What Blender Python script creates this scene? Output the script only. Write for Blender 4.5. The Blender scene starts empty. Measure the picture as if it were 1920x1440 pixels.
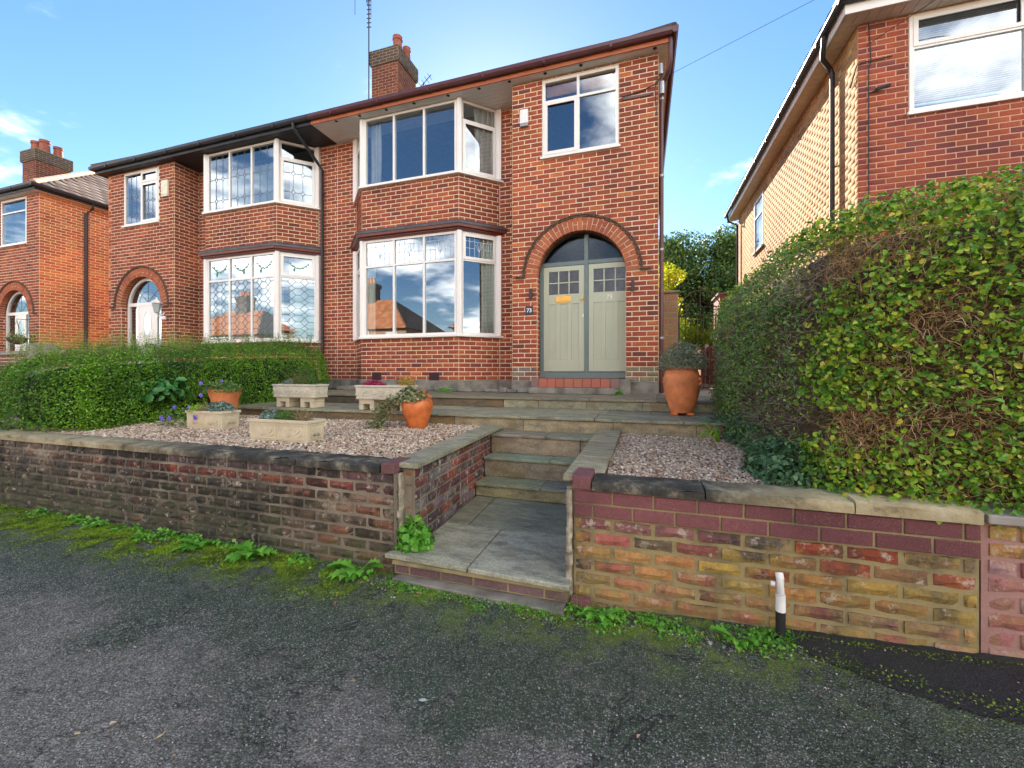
import bpy, math, random
import numpy as np
from mathutils import Vector, Matrix, noise
R = math.radians
scene = bpy.context.scene
C = scene.collection
E = 1.49                      # eye height above the pavement; the door threshold lies level with the eye
THETA = R(17.8)
rnd = random.Random(11)
rng = np.random.default_rng(5)

# ------------------------------------------------------------------ camera, sky, sun, exposure
cam_data = bpy.data.cameras.new("camera"); cam = bpy.data.objects.new("camera", cam_data); C.objects.link(cam)
cam.location = (0, 0, E); cam.rotation_euler = (R(90), 0, THETA)
cam_data.sensor_width = 36; cam_data.lens = 765 / 1920 * 36
cam_data.shift_y = -(720 - 697) / 1920
cam_data.clip_start = .05; cam_data.clip_end = 2000
scene.camera = cam
SUN_EL, SUN_AZ = R(28), R(20)           # the sun stands behind the house, 20 degrees left of the street's normal
sun_dir = Vector((-math.sin(SUN_AZ) * math.cos(SUN_EL), math.cos(SUN_AZ) * math.cos(SUN_EL), math.sin(SUN_EL)))
world = bpy.data.worlds.new("World"); scene.world = world; world.use_nodes = True
def build_world():
    nt = world.node_tree; N = nt.nodes; L = nt.links
    N.clear()
    out = N.new('ShaderNodeOutputWorld'); bg = N.new('ShaderNodeBackground'); L.new(bg.outputs[0], out.inputs[0])
    sky = N.new('ShaderNodeTexSky'); sky.sky_type = 'NISHITA'; sky.sun_disc = False
    sky.sun_elevation = SUN_EL; sky.sun_rotation = -SUN_AZ
    sky.air_density = 1.0; sky.dust_density = .12; sky.ozone_density = 1.5
    tc = N.new('ShaderNodeTexCoord'); sep = N.new('ShaderNodeSeparateXYZ'); L.new(tc.outputs['Generated'], sep.inputs[0])
    zz = N.new('ShaderNodeMath'); zz.operation = 'ADD'; L.new(sep.outputs[2], zz.inputs[0]); zz.inputs[1].default_value = .16
    zm = N.new('ShaderNodeMath'); zm.operation = 'MAXIMUM'; L.new(zz.outputs[0], zm.inputs[0]); zm.inputs[1].default_value = .05
    inv = N.new('ShaderNodeMath'); inv.operation = 'DIVIDE'; inv.inputs[0].default_value = 1; L.new(zm.outputs[0], inv.inputs[1])
    sc = N.new('ShaderNodeVectorMath'); sc.operation = 'SCALE'; L.new(tc.outputs['Generated'], sc.inputs[0]); L.new(inv.outputs[0], sc.inputs['Scale'])
    no = N.new('ShaderNodeTexNoise'); no.inputs['Scale'].default_value = 1.15; no.inputs['Detail'].default_value = 9
    no.inputs['Roughness'].default_value = .56; L.new(sc.outputs[0], no.inputs['Vector'])
    thr = N.new('ShaderNodeMapRange'); L.new(sep.outputs[1], thr.inputs[0])
    thr.inputs[1].default_value = -.5; thr.inputs[2].default_value = .45; thr.inputs[3].default_value = .455; thr.inputs[4].default_value = .585
    sc2 = N.new('ShaderNodeVectorMath'); sc2.operation = 'ADD'; sc2.inputs[1].default_value = CLOUD_OFF; L.new(sc.outputs[0], sc2.inputs[0]); L.new(sc2.outputs[0], no.inputs['Vector'])
    sub = N.new('ShaderNodeMath'); sub.operation = 'SUBTRACT'; L.new(no.outputs[0], sub.inputs[0]); 
    el = N.new('ShaderNodeMapRange'); L.new(sep.outputs[2], el.inputs[0]); el.inputs[1].default_value = .22; el.inputs[2].default_value = .6; el.inputs[3].default_value = 0; el.inputs[4].default_value = .03
    ad = N.new('ShaderNodeMath'); ad.operation = 'ADD'; L.new(thr.outputs[0], ad.inputs[0]); L.new(el.outputs[0], ad.inputs[1]); L.new(ad.outputs[0], sub.inputs[1])
    mr = N.new('ShaderNodeMapRange'); mr.interpolation_type = 'SMOOTHSTEP'; L.new(sub.outputs[0], mr.inputs[0])
    mr.inputs[1].default_value = -.01; mr.inputs[2].default_value = .16; mr.inputs[3].default_value = 0; mr.inputs[4].default_value = .85
    mix = N.new('ShaderNodeMix'); mix.data_type = 'RGBA'; L.new(mr.outputs[0], mix.inputs[0])
    hs = N.new('ShaderNodeHueSaturation'); hs.inputs['Saturation'].default_value = SKY_SAT; hs.inputs['Value'].default_value = SKY_VAL
    L.new(sky.outputs[0], hs.inputs['Color'])
    L.new(hs.outputs[0], mix.inputs[6]); 
    cb = N.new('ShaderNodeMapRange'); L.new(sep.outputs[1], cb.inputs[0]); cb.inputs[1].default_value = .35; cb.inputs[2].default_value = -.35; cb.inputs[3].default_value = 1; cb.inputs[4].default_value = 1.9
    cv = N.new('ShaderNodeVectorMath'); cv.operation = 'SCALE'; cv.inputs[0].default_value = CLOUD[:3]; L.new(cb.outputs[0], cv.inputs['Scale']); L.new(cv.outputs[0], mix.inputs[7])
    L.new(mix.outputs[2], bg.inputs[0]); bg.inputs[1].default_value = SKY_STR
CLOUD_OFF = (2.2, 9.4, 3.)
SKY_SAT, SKY_VAL, SKY_STR = 1.2, .39, .1
CLOUD = (6.6, 6.1, 5.5, 1)
build_world()
sd = bpy.data.lights.new("sun", 'SUN'); sd.energy = 2.6; sd.angle = R(.55); sd.color = (1, .89, .74)
sun = bpy.data.objects.new("sun", sd); C.objects.link(sun); sun.rotation_euler = (-sun_dir).to_track_quat('-Z', 'Y').to_euler()
vs = scene.view_settings; vs.view_transform = 'Standard'; vs.look = 'None'; vs.gamma = 1; vs.use_curve_mapping = False
vs.exposure = 2.8
scene.render.engine = 'CYCLES'; scene.cycles.use_denoising = True
scene.cycles.max_bounces = 7; scene.cycles.diffuse_bounces = 4; scene.cycles.glossy_bounces = 4; scene.cycles.transparent_max_bounces = 12
scene.cycles.sample_clamp_indirect = 8; scene.cycles.caustics_reflective = False; scene.cycles.caustics_refractive = False

# ------------------------------------------------------------------ node helpers and materials
class NT:
    def __init__(s, name):
        s.m = bpy.data.materials.new(name); s.m.use_nodes = True; s.t = s.m.node_tree; s.N = s.t.nodes; s.L = s.t.links
        s.b = s.N['Principled BSDF']; s.out = s.N['Material Output']
    def n(s, typ, **k):
        x = s.N.new('ShaderNode' + typ)
        for a, b in k.items(): setattr(x, a, b)
        return x
    def l(s, a, b): s.L.new(a, b)
    def pos(s):
        if not hasattr(s, 'g'): s.g = s.n('NewGeometry')
        return s.g.outputs['Position']
    def noise(s, scale, detail=4, rough=.55, vec=None, dist=0):
        x = s.n('TexNoise'); x.inputs['Scale'].default_value = scale; x.inputs['Detail'].default_value = detail
        x.inputs['Roughness'].default_value = rough; x.inputs['Distortion'].default_value = dist
        s.l(vec if vec else s.pos(), x.inputs['Vector']); return x.outputs[0]
    def vor(s, scale, feature='F1', vec=None, out='Distance'):
        x = s.n('TexVoronoi', feature=feature); x.inputs['Scale'].default_value = scale; s.l(vec if vec else s.pos(), x.inputs['Vector'])
        return x.outputs[out]
    def ramp(s, fac, stops, interp='LINEAR'):
        x = s.n('ValToRGB'); x.color_ramp.interpolation = interp; e = x.color_ramp.elements
        while len(e) < len(stops): e.new(.5)
        for i, (p, c) in enumerate(stops):
            e[i].position = p; e[i].color = tuple(c) + (1,) if len(c) == 3 else c
        s.l(fac, x.inputs[0]); return x.outputs[0]
    def mr(s, v, a, b, c=0., d=1., smooth=False):
        x = s.n('MapRange'); 
        if smooth: x.interpolation_type = 'SMOOTHSTEP'
        s.l(v, x.inputs[0])
        for i, q in enumerate((a, b, c, d)): x.inputs[i + 1].default_value = q
        return x.outputs[0]
    def math(s, op, a, b=None):
        x = s.n('Math', operation=op)
        for i, q in enumerate((a, b)):
            if q is None: continue
            if isinstance(q, (int, float)): x.inputs[i].default_value = q
            else: s.l(q, x.inputs[i])
        return x.outputs[0]
    def mix(s, fac, a, b, blend='MIX'):
        x = s.n('Mix', data_type='RGBA', blend_type=blend)
        for i, q in ((0, fac), (6, a), (7, b)):
            if isinstance(q, (int, float)): x.inputs[i].default_value = q
            elif isinstance(q, tuple): x.inputs[i].default_value = q + (1,) if len(q) == 3 else q
            else: s.l(q, x.inputs[i])
        return x.outputs[2]
    def bump(s, h, strength=.5, dist=.01, normal=None):
        x = s.n('Bump'); x.inputs['Strength'].default_value = strength; x.inputs['Distance'].default_value = dist
        s.l(h, x.inputs['Height'])
        if normal: s.l(normal, x.inputs['Normal'])
        s.l(x.outputs[0], s.b.inputs['Normal']); return x.outputs[0]
    def col(s, c):
        if isinstance(c, tuple): s.b.inputs['Base Color'].default_value = c + (1,)
        else: s.l(c, s.b.inputs['Base Color'])
    def set(s, rough=None, metal=None, spec=None):
        if rough is not None: s.b.inputs['Roughness'].default_value = rough
        if metal is not None: s.b.inputs['Metallic'].default_value = metal
        if spec is not None: s.b.inputs['Specular IOR Level'].default_value = spec
    def rand(s):
        g = s.n('NewGeometry').outputs['Random Per Island']; o = s.n('ObjectInfo').outputs['Random']
        return s.math('FRACT', s.math('ADD', g, o))
    def piece(s):                # colour of one brick or slab: object colour on single pieces, 'col' on joined ones
        o = s.n('ObjectInfo').outputs['Color']; a = s.n('Attribute', attribute_name='col').outputs['Color']
        return s.mix(1., o, a, 'ADD')

def plain(name, c, rough=.5, metal=0, var=.12, scale=8, bump=0, bscale=60, spec=.5, dist=.002):
    t = NT(name); n = t.noise(scale, 5)
    t.col(t.mix(t.mr(n, .3, .7), tuple(x * (1 - var) for x in c), tuple(min(1, x * (1 + var)) for x in c)))
    t.set(rough, metal, spec)
    if bump: t.bump(t.noise(bscale, 5, .6), bump, dist)
    return t.m

def brick_mat(name, dirt=0., grime=(.05, .045, .04), algae=None, bump=.6, soot=.22, streak=0, tint=None):
    t = NT(name); c = t.piece()
    c = t.mix(t.mr(t.noise(.8, 5, .6), .40, .62), t.mix(1., c, (1.12, 1.08, 1.05), 'MULTIPLY'), t.mix(1., c, (.72, .70, .74), 'MULTIPLY'))
    n1 = t.noise(45, 6, .65); n2 = t.noise(9, 4); n3 = t.noise(160, 3, .7)
    c = t.mix(t.mr(n1, .38, .66, 0, .42), c, (.10, .04, .035))
    c = t.mix(t.mr(n3, .56, .72, 0, .5), c, (.52, .30, .20))
    c = t.mix(t.mr(n2, .52, .72, 0, soot), c, (.07, .045, .04))
    if dirt:
        st = t.n('Mapping'); st.inputs['Scale'].default_value = (1.3, 1.3, .9); t.l(t.pos(), st.inputs[0])
        sxx = t.n('SeparateXYZ'); t.l(t.pos(), sxx.inputs[0])
        d = t.mr(t.math('ADD', t.noise(2.1, 6, .68, st.outputs[0]), t.mr(sxx.outputs[2], .65, .25, 0, .17 if dirt > .5 else 0)), .5 - dirt * .16, .64, 0, .95)
        if dirt > .5: d = t.math('MULTIPLY', d, t.mr(sxx.outputs[0], -3.1, -2.2, 1, .35))
        c = t.mix(d, c, grime)
        c = t.mix(t.mr(t.noise(14, 6, .75), .56, .64, 0, .8), c, (.48, .42, .32))
        c = t.mix(t.mr(t.noise(6.5, 6, .78), .56, .66, 0, .55), c, (.030, .026, .022))
    if streak:
        mp = t.n('Mapping'); mp.inputs['Scale'].default_value = (16, 16, 2.2); t.l(t.pos(), mp.inputs[0])
        c = t.mix(t.mr(t.noise(1, 5, .7, mp.outputs[0]), .57, .66, 0, streak), c, (.66, .62, .60))
    if tint:
        for (sc_, lo, cc_, k) in tint: c = t.mix(t.mr(t.noise(sc_, 5, .7), lo, lo + .10, 0, k), c, cc_)
    if algae:
        sx = t.n('SeparateXYZ'); t.l(t.pos(), sx.inputs[0])
        a = t.math('MULTIPLY', t.mr(sx.outputs[2], .55, .0, 0, 1), t.mr(t.noise(5, 5, .7), .4, .6))
        c = t.mix(a, c, algae)
    t.col(c); t.set(.88, 0, .25)
    t.bump(t.math('ADD', n1, t.math('MULTIPLY', n3, .5)), bump, .006)
    return t.m

def mortar_mat(name, c, stain=.4, dark=(.12, .09, .07), dirt=0):
    t = NT(name); n = t.noise(3.2, 6, .65)
    q = t.mix(t.mr(n, .48, .72, 0, stain), c, dark)
    if dirt:
        st = t.n('Mapping'); st.inputs['Scale'].default_value = (1.3, 1.3, .9); t.l(t.pos(), st.inputs[0])
        sxx = t.n('SeparateXYZ'); t.l(t.pos(), sxx.inputs[0]); d = t.mr(t.math('ADD', t.noise(2.1, 6, .68, st.outputs[0]), t.mr(sxx.outputs[2], .65, .25, 0, .17)), .5 - dirt * .16, .66, 0, .9)
        d = t.math('MULTIPLY', d, t.mr(sxx.outputs[0], -3.1, -2.2, 1, .45)); q = t.mix(d, q, (.055, .05, .04))
    q = t.mix(t.mr(t.noise(70, 4, .7), .4, .7, 0, .35), q, tuple(x * .55 for x in c))
    t.col(q); t.set(.95, 0, .2); t.bump(t.noise(180, 4, .7), .5, .004); return t.m

M = {}
M['brick'] = brick_mat('house_brick')
M['old_brick'] = brick_mat('weathered_brick', .55, (.045, .042, .036), (.09, .10, .045), 1.0, tint=[(10, .62, (.55, .17, .09), .65), (2.9, .50, (.022, .022, .018), .85), (5.2, .62, (.52, .46, .34), .55)])
M['mauve_brick'] = brick_mat('smooth_mauve_brick', 0, bump=.15, soot=.3)
M['old_brick_r'] = brick_mat('weathered_yellow_brick', .05, (.06, .05, .045), (.34, .26, .08), 1.0, tint=[(3.1, .54, (.52, .36, .06), .42), (11, .64, (.66, .50, .46), .6), (4.3, .60, (.05, .045, .04), .6)])
M['flank_brick'] = brick_mat('weathered_flank_brick', .3, (.06, .045, .045), None, .9, streak=.9)
M['mortar'] = mortar_mat('cream_mortar', (.84, .66, .45), .25, (.3, .22, .15))
M['mortar_old'] = mortar_mat('grey_lime_mortar', (.34, .29, .21), .6, (.07, .06, .05), .6)
M['mortar_yel'] = mortar_mat('yellow_stained_mortar', (.36, .29, .14), .9, (.085, .08, .065))
M['mortar_pink'] = mortar_mat('pink_mortar', (.42, .24, .20))
M['upvc'] = plain('white_upvc', (.84, .80, .74), .3, 0, .03, 3)
M['soffit'] = plain('white_soffit', (.78, .76, .72), .5, 0, .06, 2)
M['black_pvc'] = plain('black_pvc', (.022, .022, .026), .48)
M['maroon'] = plain('maroon_pvc', (.10, .035, .035), .32, 0, .15)
M['orange_wood'] = plain('orange_brown_fascia_paint', (.42, .12, .045), .45, 0, .15, 4)
M['maroon_wood'] = plain('maroon_gloss_trim', (.17, .045, .03), .35)
M['lead'] = plain('lead_flashing', (.09, .09, .10), .55, .3, .3, 6, .3, 20)
M['came'] = plain('dark_lead_came', (.11, .13, .15), .5, .2)
M['came_pale'] = plain('pale_came', (.62, .74, .80), .5)
M['sage'] = plain('sage_green_door_paint', (.43, .46, .33), .42, 0, .05, 2.5)
M['sage_dark'] = plain('sage_groove', (.20, .22, .14), .6)
M['greygreen'] = plain('grey_green_frame_paint', (.12, .17, .165), .4, 0, .1)
M['brass'] = plain('polished_brass', (.60, .36, .09), .38, .85)
M['slate_plaque'] = plain('slate_plaque', (.03, .035, .05), .5)
M['white_paint'] = plain('white_lettering', (.85, .85, .85), .5)
M['metal_grey'] = plain('galvanised_metal', (.35, .35, .36), .4, .7)
M['chrome'] = plain('chrome_numerals', (.50, .50, .44), .3, .5)
M['cream_plastic'] = plain('cream_plastic', (.74, .68, .50), .45)
M['white_plastic'] = plain('white_plastic', (.82, .80, .75), .4)
M['iron'] = plain('rusty_black_iron', (.045, .035, .03), .6, .3, .4, 30)
M['interior'] = plain('interior_plaster', (.30, .28, .26), .9)
M['curtain'] = plain('grey_curtain_cloth', (.55, .54, .50), .9, 0, .08)
M['curtain_green'] = plain('pale_green_curtain_cloth', (.66, .74, .66), .9, 0, .08)
M['net'] = plain('white_net_curtain', (.42, .47, .46), .9, 0, .1, 3)
M['blind'] = plain('white_slat_blind', (.78, .80, .84), .5)
M['bamboo'] = plain('orange_bamboo_blind', (.62, .30, .07), .7, 0, .2, 40)
M['terracotta'] = plain('orange_terracotta', (.64, .175, .045), .42, 0, .28, 9, .25, 50)
M['terracotta_matt'] = plain('matt_terracotta', (.70, .23, .08), .7, 0, .28, 7, .3, 70)
M['pot_clay'] = plain('chimney_pot_clay', (.30, .09, .055), .8, 0, .3, 8)
M['soil'] = plain('soil', (.05, .035, .025), .95, 0, .4, 30, .8, 60, .2, .01)
M['tile_red'] = None
M['bin'] = plain('dark_blue_bin', (.04, .06, .13), .4)
M['fence_wood'] = plain('red_brown_fence_stain', (.33, .085, .035), .7, 0, .3, 12)
M['concrete'] = plain('concrete', (.34, .31, .27), .9, 0, .25, 5, .5, 80)
M['plinth'] = plain('grey_rendered_plinth', (.24, .22, .18), .9, 0, .45, 5, .8, 40, .3, .006)
M['chim_mortar'] = mortar_mat('sooty_mortar', (.36, .28, .20), .6)
M['buff_block'] = brick_mat('buff_block', 0, bump=.06, soot=.1)
M['black_rubber'] = plain('black_pipe', (.02, .02, .022), .5)
M['wire'] = plain('cable', (.03, .03, .035), .6)

def glass_mat(name, refl=.5, tint=(.05, .07, .09), rough=.0, bump=0, bs=60):
    t = NT(name); t.N.remove(t.b)
    gl = t.n('BsdfGlossy'); gl.inputs['Roughness'].default_value = rough; gl.inputs['Color'].default_value = (.80, .90, 1, 1)
    tr = t.n('BsdfTransparent'); tr.inputs['Color'].default_value = (.82, .86, .86, 1)
    lw = t.n('LayerWeight'); lw.inputs['Blend'].default_value = .35
    f = t.mr(lw.outputs['Facing'], 0, 1, refl, refl + min(.35, refl * 1.8 + .02))
    mx = t.n('MixShader'); t.l(f, mx.inputs[0]); t.l(tr.outputs[0], mx.inputs[1]); t.l(gl.outputs[0], mx.inputs[2])
    t.l(mx.outputs[0], t.out.inputs[0])
    if bump:
        b = t.n('Bump'); b.inputs['Strength'].default_value = bump; b.inputs['Distance'].default_value = .004
        t.l(t.noise(bs, 3, .5), b.inputs['Height']); t.l(b.outputs[0], gl.inputs['Normal'])
    return t.m
M['glass'] = glass_mat('window_glass', .20)
M['glass_obscure'] = glass_mat('obscured_textured_glass', .06, rough=.16, bump=1, bs=55)
M['glass_dark'] = glass_mat('fanlight_glass', .035, rough=.06, bump=.35, bs=30)

def slab_mat(name, extra=0.):
    t = NT(name); c = t.mix(1., t.piece(), (2.05, 1.92, 1.48), 'MULTIPLY'); mp = t.n('Mapping'); mp.inputs['Scale'].default_value = (1.2, 3.2, 3); mp.inputs['Rotation'].default_value = (0, 0, .3)
    t.l(t.pos(), mp.inputs[0])
    c = t.mix(t.mr(t.noise(4.5, 7, .68, mp.outputs[0]), .42, .7, 0, .75), c, (.055, .06, .055))
    c = t.mix(t.mr(t.noise(7, 6, .7, mp.outputs[0]), .55, .75, 0, .5), c, (.36, .36, .30))
    c = t.mix(t.mr(t.noise(2.2, 4), .55, .7, 0, .35 + extra), c, (.24, .17, .07))
    c = t.mix(t.mr(t.noise(75, 5, .75), .40, .62, .45, 0), c, (.05, .05, .04)); c = t.mix(t.mr(t.noise(120, 4, .75), .60, .70, 0, .5), c, (.55, .53, .45))
    t.col(c); t.set(None, 0, .45); t.l(t.mr(t.noise(5, 4), .3, .7, .42, .75), t.b.inputs['Roughness'])
    t.bump(t.noise(28, 7, .65), .55, .008); return t.m
M['slab'] = slab_mat('riven_sandstone_slab')
M['slab_edge'] = slab_mat('mossy_sandstone', .5)

def coping_mat():
    t = NT('black_weathered_coping'); n = t.noise(6, 7, .72)
    c = t.ramp(n, [(.40, (.035, .035, .030)), (.52, (.075, .07, .055)), (.60, (.20, .18, .13)), (.72, (.42, .38, .24))])
    c = t.mix(t.mr(t.noise(11, 5, .7), .66, .7, 0, .9), c, (.16, .20, .03))
    sx = t.n('SeparateXYZ'); t.l(t.pos(), sx.inputs[0])
    pale = t.ramp(n, [(.32, (.12, .10, .07)), (.45, (.40, .33, .18)), (.7, (.56, .50, .32))])
    c = t.mix(t.mr(sx.outputs[0], .35, .95), c, pale); c = t.mix(t.mr(sx.outputs[0], -3.6, -5.2, 0, .8), c, pale)
    t.col(c); t.set(.85, 0, .3); t.bump(t.noise(38, 7, .7), .9, .012); return t.m
M['coping'] = coping_mat()

def palette_mat(name, stops, rough=.6, trans=0, bump=0, spec=.4, noise_mix=None):
    t = NT(name); c = t.ramp(t.rand(), stops)
    if noise_mix:
        sc_, lo, hi, cc, k = noise_mix
        c = t.mix(t.mr(t.noise(sc_, 3), lo, hi, 0, k), c, cc)
    t.col(c); t.set(rough, 0, spec)
    if trans:
        tl = t.n('BsdfTranslucent'); t.l(c, tl.inputs[0]); mx = t.n('MixShader'); mx.inputs[0].default_value = trans
        t.l(t.b.outputs[0], mx.inputs[1]); t.l(tl.outputs[0], mx.inputs[2]); t.l(mx.outputs[0], t.out.inputs[0])
    return t.m
M['leaf_r'] = palette_mat('hedge_leaf_yellow_green', [(0, (.07, .20, .025)), (.3, (.14, .33, .028)), (.6, (.28, .50, .035)), (.85, (.46, .60, .045)), (1, (.68, .60, .07))], .42, .28, noise_mix=(2.2, .45, .65, (.09, .30, .04), .45))
M['leaf_rd'] = palette_mat('hedge_leaf_dark_green', [(0, (.08, .19, .05)), (.5, (.16, .33, .09)), (.9, (.26, .44, .12)), (1, (.46, .48, .12))], .45, .2)
M['leaf_l'] = palette_mat('privet_leaf', [(0, (.06, .17, .012)), (.4, (.13, .33, .02)), (.8, (.22, .46, .025)), (1, (.36, .58, .035))], .42, .25, noise_mix=(1.4, .42, .62, (.035, .12, .016), .6))
M['leaf_lime'] = palette_mat('lime_shoot_leaf', [(0, (.16, .36, .02)), (.5, (.30, .52, .03)), (1, (.46, .64, .05))], .45, .35)
M['leaf_tree'] = palette_mat('dark_tree_leaf', [(0, (.04, .10, .03)), (.5, (.08, .18, .04)), (.85, (.16, .26, .05)), (1, (.36, .36, .05))], .5, .3)
M['leaf_yellow'] = palette_mat('yellow_tree_leaf', [(0, (.16, .26, .01)), (.5, (.42, .46, .01)), (1, (.70, .60, .02))], .5, .4)
M['leaf_shrub'] = palette_mat('lime_shrub_leaf', [(0, (.12, .26, .015)), (.5, (.26, .40, .02)), (1, (.46, .54, .03))], .5, .4)
M['leaf_weed'] = palette_mat('weed_leaf', [(0, (.09, .30, .03)), (.6, (.16, .46, .05)), (1, (.28, .56, .08))], .45, .3)
M['leaf_plant'] = palette_mat('plant_leaf', [(0, (.06, .16, .03)), (.6, (.12, .26, .05)), (1, (.24, .36, .08))], .5, .25)
M['leaf_sedum'] = palette_mat('blue_grey_sedum', [(0, (.12, .20, .16)), (.6, (.20, .30, .24)), (1, (.34, .42, .34))], .6, .1)
M['leaf_lav'] = palette_mat('lavender_leaf', [(0, (.18, .22, .14)), (.6, (.32, .38, .24)), (1, (.46, .48, .34))], .7, .15)
M['leaf_red'] = palette_mat('crimson_heather', [(0, (.25, .01, .05)), (.5, (.48, .03, .11)), (1, (.62, .09, .20))], .6, .2)
M['leaf_dry'] = palette_mat('straw_stem', [(0, (.24, .17, .08)), (.6, (.40, .30, .14)), (1, (.50, .42, .22))], .8, .1)
M['petal'] = palette_mat('violet_petal', [(0, (.17, .10, .60)), (1, (.36, .24, .80))], .5, .3)
M['petal_yel'] = palette_mat('mustard_flower', [(0, (.42, .28, .03)), (1, (.66, .46, .06))], .6, .2)
M['twig_r'] = palette_mat('brown_hedge_twig', [(0, (.22, .12, .045)), (.5, (.44, .26, .11)), (.85, (.62, .43, .22)), (1, (.74, .58, .36))], .8)
M['twig_g'] = palette_mat('grey_hedge_twig', [(0, (.12, .10, .07)), (.5, (.26, .21, .15)), (1, (.44, .38, .28))], .8)
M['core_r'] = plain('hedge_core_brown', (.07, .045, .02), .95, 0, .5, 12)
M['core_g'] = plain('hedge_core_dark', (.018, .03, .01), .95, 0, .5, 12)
M['bark'] = plain('tree_bark', (.10, .075, .05), .9, 0, .3, 14, .8, 30)
M['pebble'] = palette_mat('garden_pebble', [(0, (.18, .11, .07)), (.18, (.38, .23, .15)), (.4, (.54, .39, .26)), (.62, (.62, .50, .36)), (.8, (.40, .36, .30)), (.92, (.76, .66, .50)), (1, (.88, .82, .70))], .55)
M['stone_chip'] = palette_mat('stone_chip', [(0, (.10, .10, .095)), (.6, (.28, .27, .26)), (1, (.55, .53, .50))], .8)
M['litter'] = palette_mat('fallen_leaf', [(0, (.42, .16, .10)), (.5, (.60, .42, .26)), (.8, (.66, .56, .42)), (1, (.55, .06, .08))], .7, .1)
M['roof_tile'] = palette_mat('brown_roof_tile', [(0, (.075, .045, .035)), (.6, (.13, .08, .06)), (1, (.20, .15, .12))], .8)
M['roof_tile_o'] = palette_mat('orange_roof_tile', [(0, (.40, .13, .05)), (.6, (.52, .19, .075)), (1, (.60, .26, .12))], .8)

def quarry_mat():
    t = NT('red_quarry_tile'); t.col(t.mix(t.mr(t.noise(20, 4), .4, .7, 0, .4), t.piece(), (.28, .10, .07))); t.set(.4); return t.m
M['tile_red'] = quarry_mat()

def asphalt_mat():
    t = NT('worn_asphalt'); p = t.pos(); sx = t.n('SeparateXYZ'); t.l(p, sx.inputs[0])
    big = t.noise(1.5, 6, .62); fine = t.noise(90, 5, .7)
    v1 = t.vor(95); v1c = t.vor(95, out='Color'); vb = t.n('SeparateColor'); t.l(v1c, vb.inputs[0])
    v2 = t.vor(210); v2c = t.vor(210, out='Color'); vb2 = t.n('SeparateColor'); t.l(v2c, vb2.inputs[0])
    # distance from the wall decides how mossy the surface is
    near = t.math('ADD', t.mr(sx.outputs[1], 1.05, 2.0), t.math('MULTIPLY', t.math('SUBTRACT', big, .5), 2.6))
    green = t.mr(near, .15, .75, smooth=True)
    base = t.mix(green, (.42, .38, .305), (.10, .15, .075))
    base = t.mix(t.mr(t.noise(26, 5, .7), .36, .62, .62, 0), base, (.028, .030, .024))
    base = t.mix(t.mr(t.noise(5, 6, .75), .52, .68, 0, .4), base, (.34, .30, .26))
    base = t.mix(t.mr(fine, .38, .62, 0, .75), base, (.03, .032, .028))
    st = t.math('MULTIPLY', t.mr(vb.outputs[0], .35, 1), t.mr(v1, .55, .30))
    base = t.mix(t.math('MULTIPLY', st, t.mr(near, 1.1, .1, .45, 1.)), base, (.62, .57, .52))
    sp = t.math('MULTIPLY', t.mr(vb2.outputs[1], .86, .90), t.mr(v2, .45, .30))
    base = t.mix(t.math('MULTIPLY', sp, .8), base, (.55, .52, .47))
    yel = t.math('MULTIPLY', t.mr(t.noise(4, 6, .75), .46, .56), t.mr(sx.outputs[1], 2.0, 2.42))
    base = t.mix(t.math('MULTIPLY', yel, .85), base, (.21, .30, .015))
    pinch = t.mr(t.noise(2.6, 5, .75), .60, .70, 0, .55)
    base = t.mix(t.math('MULTIPLY', pinch, t.mr(near, .8, .2)), base, (.21, .165, .17))
    ck = t.math('ABSOLUTE', t.math('SUBTRACT', t.noise(1.1, 6, .62, dist=.6), .5)); base = t.mix(t.math('MULTIPLY', t.mr(ck, .006, .0015), .75), base, (.012, .013, .012))
    t.col(base); t.set(None, 0, .45)
    t.l(t.mr(green, 0, 1, .62, .8), t.b.inputs['Roughness'])
    h = t.math('ADD', t.mr(v1, .6, 0), t.math('MULTIPLY', t.mr(v2, .6, 0), .35)); h = t.math('ADD', h, t.math('MULTIPLY', fine, .8))
    t.bump(t.math('ADD', h, t.math('MULTIPLY', t.noise(26, 5, .7), 1.5)), 1.0, .013); return t.m
M['asphalt'] = asphalt_mat()
def patch_mat():
    t = NT('fresh_black_tarmac'); t.col(t.mix(t.mr(t.noise(3, 5, .7), .45, .65, 0, .4), t.mix(t.mr(t.noise(150, 4, .75), .48, .66, 0, .8), (.010, .011, .016), (.085, .085, .09)), (.045, .05, .035))); t.set(.6, 0, .4)
    t.bump(t.noise(120, 5, .7), 1, .008); return t.m
M['tarmac'] = patch_mat()
M['road'] = plain('road_asphalt', (.07, .07, .072), .85, 0, .2, 3, .5, 90)
M['moss'] = palette_mat('bright_moss', [(0, (.08, .15, .008)), (.5, (.18, .32, .012)), (1, (.34, .46, .025))], .9, noise_mix=(7, .45, .6, (.035, .05, .01), .7))
M['grass_g'] = plain('garden_earth', (.06, .055, .035), .95, 0, .4, 3, .6, 30)
M['gravel_bed'] = plain('gravel_bed', (.20, .14, .11), .95, 0, .4, 60, 1, 120, .2, .01)

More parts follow.
